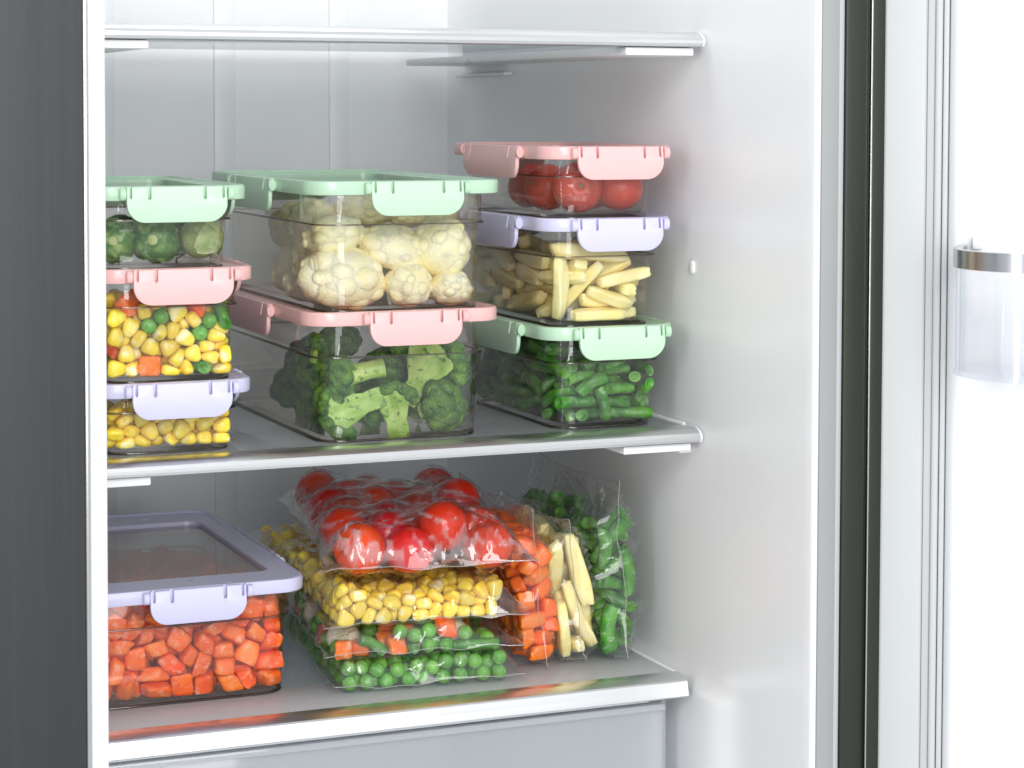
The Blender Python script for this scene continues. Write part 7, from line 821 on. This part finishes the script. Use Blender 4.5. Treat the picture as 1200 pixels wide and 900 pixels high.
def broccoli(label, px, py, Y, R, deg, toward, L, seed, cut=False, thick=.36, flat=1.0):
    c = Vector(keep_in('brocc', P(px, py, Y), R * 1.02)); z = direction(deg, toward); y = Vector(FW); y = (y - z * y.dot(z)).normalized(); x = y.cross(z)
    M = Matrix(((x.x, y.x, z.x, c.x), (x.y, y.y, z.y, c.y), (x.z, y.z, z.z, c.z), (0, 0, 0, 1)))
    t = empty('broccoli_floret', (0, 0, 0), label, 'broccoli', 'broccoli florets in the large box'); t.matrix_world = M
    rs = np.random.RandomState(seed); v0, f0 = icov(4); V, F, n0 = [], [], 0; spots = []
    # crown: bud clusters over a dome, or along the rim of the fan when the floret is cut through
    if cut:
        for k in range(11):
            a = math.pi * (k + .5) / 11 + rs.uniform(-.08, .08); spots.append((np.array([math.cos(a) * .92, -.04 + rs.uniform(-.10, .1), math.sin(a) * .80 - .02]), rs.uniform(.22, .30)))
        for k in range(9):
            a = rs.uniform(.1, math.pi - .1); q = rs.uniform(.2, .7); spots.append((np.array([math.cos(a) * q, .48, math.sin(a) * q * .8 + .05]), rs.uniform(.3, .38)))
    else:
        for k in range(19):
            zz = 1 - (k + .5) / 19 * 1.15; a = k * 2.4; q = math.sqrt(max(0, 1 - zz * zz)); spots.append((np.array([math.cos(a) * q * .66, math.sin(a) * q * .66 * flat, zz * .55 + .02]), rs.uniform(.30, .40)))
    for k, (p, r) in enumerate(spots):
        q = clump(v0, p * R, r * R, seed * 31 + k); V.append(q); F += [[i + n0 for i in g] for g in f0]; n0 += len(q)
    put('crown', mesh_from(np.concatenate(V), F, [M_brocc], 180), t)
    if cut:                                                        # sliced fan of merged stems, flat towards the viewer
        w = R * thick * .62; rings = []; H0 = -.55 * R - L
        for i in range(16):
            f = i / 15; zc = H0 + (.55 * R + L + .62 * R) * f; hw = w * (1 + .1 * math.sin(f * 9)) if f < .35 else w + (.76 * R - w) * min(1, ((f - .35) / .5)) ** .85
            if f > .8: hw *= math.sqrt(max(.05, 1 - ((f - .8) / .215) ** 2))
            ring = []
            for k in range(40):
                a = 2 * math.pi * k / 40; cx_ = math.cos(a); sy = math.sin(a); xx = hw * np.sign(cx_) * abs(cx_) ** .8
                fold = .06 * R * math.sin(xx / R * 9 + seed) * (f > .3) * min(1, (f - .3) * 4); th = min(w * .9, .36 * R); yy = -.16 * R + (fold if sy < 0 else 0) + (th * 1.5 * max(0, sy) ** .7 if sy >= 0 else -th * .22 * min(1, -sy * 2.5))
                ring.append((xx, yy, zc + (.05 * R * math.sin(xx / R * 8 + 1) if f > .6 else 0)))
            rings.append(ring)
        VV_, FF_ = loft(rings); put('stalk', mesh_from(VV_, FF_, [M_brocc_cut], 50), t)
        return t
    w = R * thick; VV_, FF_ = tube([(0, 0, -.05 * R), (0, 0, -.35 * R), (.03 * R, 0, -.4 * R - L * .5), (.05 * R, 0, -.4 * R - L), (.05 * R, 0, -.4 * R - L - .0004)], [w * 1.3, w * 1.0, w * .85, w * .95, w * .7], 14)
    put('stalk', mesh_from(VV_, FF_, [M_brocc_cut], 50), t)
    for k in range(6):
        a = 2 * math.pi * k / 6 + rs.uniform(-.3, .3); tip = Vector((math.cos(a) * .60 * R, math.sin(a) * .60 * R * flat, .0 * R))
        VV_, FF_ = tube([(0, 0, -.40 * R - L * .30), tuple(tip * .5 + Vector((0, 0, -.26 * R))), tuple(tip)], [w * .42, w * .40, w * .5], 8); put('branch', mesh_from(VV_, FF_, [M_brocc_cut], 180), t)
    return t
for a in (
    ('broccoli floret with a cut pale face, largest and on the right of its box', 508, 427, .046, .0265, 62, .15, .018, 31, True, .42, .8),
    ('dark broccoli crown in the bottom right corner of its box', 530, 486, .050, .0205, 20, .5, .006, 32, False, .36, .9),
    ('broccoli floret with a thick pale stalk, lying centre left on the bottom', 404, 482, .046, .0180, 200, .35, .020, 33, True, .62, .8),
    ('pale branching broccoli floret at the bottom centre of its box', 462, 474, .046, .0165, 100, .2, .014, 34, True, .70, .7),
    ('small broccoli floret with its stalk pointing right, under the ridge line', 404, 440, .052, .0150, 190, .2, .022, 35, False, .50, .9),
    ('narrow dark broccoli crown standing in the front left corner', 364, 474, .060, .0165, 95, .2, .004, 36, False, .40, .8),
    ('broccoli crown low behind the pale branching one', 445, 505, .070, .0150, 150, .5, .006, 37, False, .4, .9),
    ('tiny yellow-green broccoli floret near the top left of its box', 366, 403, .075, .0085, 80, .3, .010, 38, False, .40, .9),
    ('dark broccoli crown behind the left side, half way up', 325, 425, .120, .0200, 120, .3, .010, 39, False, .36, 1.0),
    ('dark broccoli crown just under the pink lid, left part', 398, 402, .100, .0160, 90, .2, .010, 40, False, .36, 1.0),
    ('dark broccoli crown at the centre back of its box', 455, 440, .095, .0180, 60, .2, .010, 41, False, .36, 1.0),
    ('dark broccoli crown at the left side on the bottom', 318, 470, .135, .0170, 90, .2, .006, 42, False, .36, 1.0),
    ('broccoli crown in the gap right of the small floret', 448, 436, .090, .0190, 110, .4, .006, 44, False, .36, 1.0),
    ('dark broccoli crown behind the stalks near the bottom', 430, 492, .088, .0190, 80, .4, .006, 45, False, .36, 1.0),
    ('broccoli crown behind the largest cut floret', 505, 470, .092, .0200, 60, .4, .006, 46, False, .36, 1.0),
    ('broccoli crown behind the narrow one in the front left corner', 358, 440, .100, .0190, 100, .4, .006, 47, False, .36, 1.0),
    ('broccoli crown against the left wall, lower layer', 335, 470, .100, .0200, 170, .3, .008, 48, False, .40, 1.0),
    ('broccoli crown against the left wall, upper layer', 330, 425, .105, .0190, 120, .3, .008, 49, False, .40, 1.0),
    ('broccoli crown deeper along the left wall', 310, 455, .155, .0210, 100, .3, .008, 50, False, .40, 1.0),
    ('broccoli crown hidden behind the pink latch', 480, 405, .085, .0170, 90, .2, .010, 43, False, .36, 1.0)):
    broccoli(*a)
def sprout(label, c, R, seed, face, pale=False):
    z = Vector(face).normalized(); q = z.to_track_quat('Z', 'Y'); t = empty('brussels_sprout', c, label, 'brussels sprout', 'brussels sprouts in the shallow box'); t.rotation_mode = 'QUATERNION'; t.rotation_quaternion = q
    mat = M_sprout_pale if pale else M_sprout; rs = np.random.RandomState(seed)
    v, f = icov(4); put('heart', mesh_from(v * R * .93 * lumps(v, seed, 4, .02)[:, None], f, [mat], 180), t)
    V, F = tube([(0, 0, R * .80), (0, 0, R * .98), (0, 0, R * 1.01)], [R * .30, R * .27, R * .16], 14); put('stem_end', mesh_from(V, F, [M_sprout_pale], 50), t)
    nl = 7
    for k in range(nl):
        az = k * 2.4 + rs.uniform(-.3, .3); tilt = rs.uniform(.75, 1.05); hw = rs.uniform(.75, .95); ln = rs.uniform(1.25, 1.6); rk = R * (.955 + .022 * k); n1, n2 = 15, 11; VV_, FF_ = [], []
        for i in range(n1):
            s = i / (n1 - 1)
            for j in range(n2):
                w = (j / (n2 - 1) * 2 - 1); wid = hw * math.sin(math.pi * min(1, (.16 + .84 * s)) ** .8) ** .6 if s < .995 else .15
                th = .22 + s * ln; ph = w * wid / max(.35, math.sin(th)) * .9; lift = 1 + .05 * s * s + .07 * abs(w) ** 3 * s + .014 * math.sin(w * 9 + k) * s + .010 * math.sin(s * 13 + k * 2) * abs(w)
                x, y, zz = math.sin(th) * math.cos(ph), math.sin(th) * math.sin(ph), math.cos(th)
                ca, sa = math.cos(az), math.sin(az); VV_.append(Vector((x * ca - y * sa, x * sa + y * ca, zz)) * rk * lift)
        n = len(VV_); VV_ += [p * .975 for p in VV_]
        for i in range(n1 - 1):
            for j in range(n2 - 1): a = i * n2 + j; FF_ += [[a, a + n2, a + n2 + 1, a + 1], [n + a + 1, n + a + n2 + 1, n + a + n2, n + a]]
        bd = [j for j in range(n2)] + [i * n2 + n2 - 1 for i in range(1, n1)] + [(n1 - 1) * n2 + j for j in range(n2 - 2, -1, -1)] + [i * n2 for i in range(n1 - 2, 0, -1)]
        for b in range(len(bd)): c1, c2 = bd[b], bd[(b + 1) % len(bd)]; FF_.append([c1, c2, n + c2, n + c1])
        put('leaf', mesh_from(VV_, FF_, [mat], 60), t)
    return t
zf = BX['sprouts'][4] + .0042
for x, y, R, sd, face, pale, lab in (
    (-.4180, .0470, .0138, 51, (-.2, -1, .1), False, 'brussels sprout cut off by the white frame, front row'),
    (-.3895, .0468, .0152, 52, (-.35, -1, .0), False, 'dark brussels sprout with its round stem end facing out, front row centre'),
    (-.3588, .0475, .0148, 53, (.9, -.5, .5), True, 'pale yellowish brussels sprout in the right front corner'),
    (-.4060, .0760, .0140, 54, (0, 1, .3), False, 'brussels sprout in the second row behind the dark one'),
    (-.3700, .0775, .0145, 55, (1, 0, .3), False, 'brussels sprout in the second row behind the pale one')):
    sprout(lab, (x, y, zf + R), R, sd, face, pale)
def tomato(label, c, R, up, seed, calyx, mat, grp):
    t = empty('tomato', c, label, 'tomato', grp); t.rotation_mode = 'QUATERNION'; t.rotation_quaternion = Vector(up).to_track_quat('Z', 'Y')
    V, F = tomato_shape(seed, R); put('flesh', mesh_from(V, F, [mat], 180), t)
    V, F = tube([(0, 0, R * .80), (0, 0, R * .90)], [R * .16, R * .11], 12); put('stem_scar', mesh_from(V, F, [M_calyx if calyx else M_brown], 50), t)
    if calyx:
        for k in range(5):
            a = 2 * math.pi * k / 5 + .3; d = Vector((math.cos(a), math.sin(a), 0)); s_ = Vector((-d.y, d.x, 0)); VV_ = []
            for i in range(5):
                f = i / 4; w = R * .12 * (1 - f) ** .7 + .0002; c0 = d * (R * (.1 + .62 * f)) + Vector((0, 0, R * (.93 + .14 * f * math.sin(k * 2.1)) - R * .18 * f))
                VV_ += [c0 - s_ * w, c0 + s_ * w, c0 + s_ * w + Vector((0, 0, .0006)), c0 - s_ * w + Vector((0, 0, .0006))]
            FF_ = [[i * 4 + j, i * 4 + (j + 1) % 4, i * 4 + 4 + (j + 1) % 4, i * 4 + 4 + j] for i in range(4) for j in range(4)] + [[3, 2, 1, 0], [16, 17, 18, 19]]
            put('sepal', mesh_from(VV_, FF_, [M_calyx], 60), t)
    return t
M_brown = plastic('tomato_scar', (.30, .12, .05), .7)
zf = BX['tomato'][4] + .0042
for x, y, R, up, sd, lab in (
    (-.0790, .0490, .0182, (-.30, -1, .12), 61, 'frosted red tomato with its scar facing out, front row of the top right box'),
    (-.0460, .0490, .0176, (.1, .3, 1), 62, 'red tomato in the front right corner of the top right box'),
    (-.0865, .0870, .0172, (-1, -.2, .3), 63, 'red tomato at the left side, second row of the top right box'),
    (-.0520, .0860, .0172, (.2, .2, 1), 64, 'red tomato in the second row by the right side'),
    (-.0850, .1230, .0172, (-.6, .2, 1), 65, 'red tomato at the left side, third row of the top right box'),
    (-.0500, .1220, .0172, (.2, .2, 1), 66, 'red tomato in the third row by the right side')):
    tomato(lab, (x, y, zf + R * .97), R, up, sd, False, M_tom_frost, 'tomatoes in the shallow top right box')
# a tomato at the open corner of the bag still has its green calyx
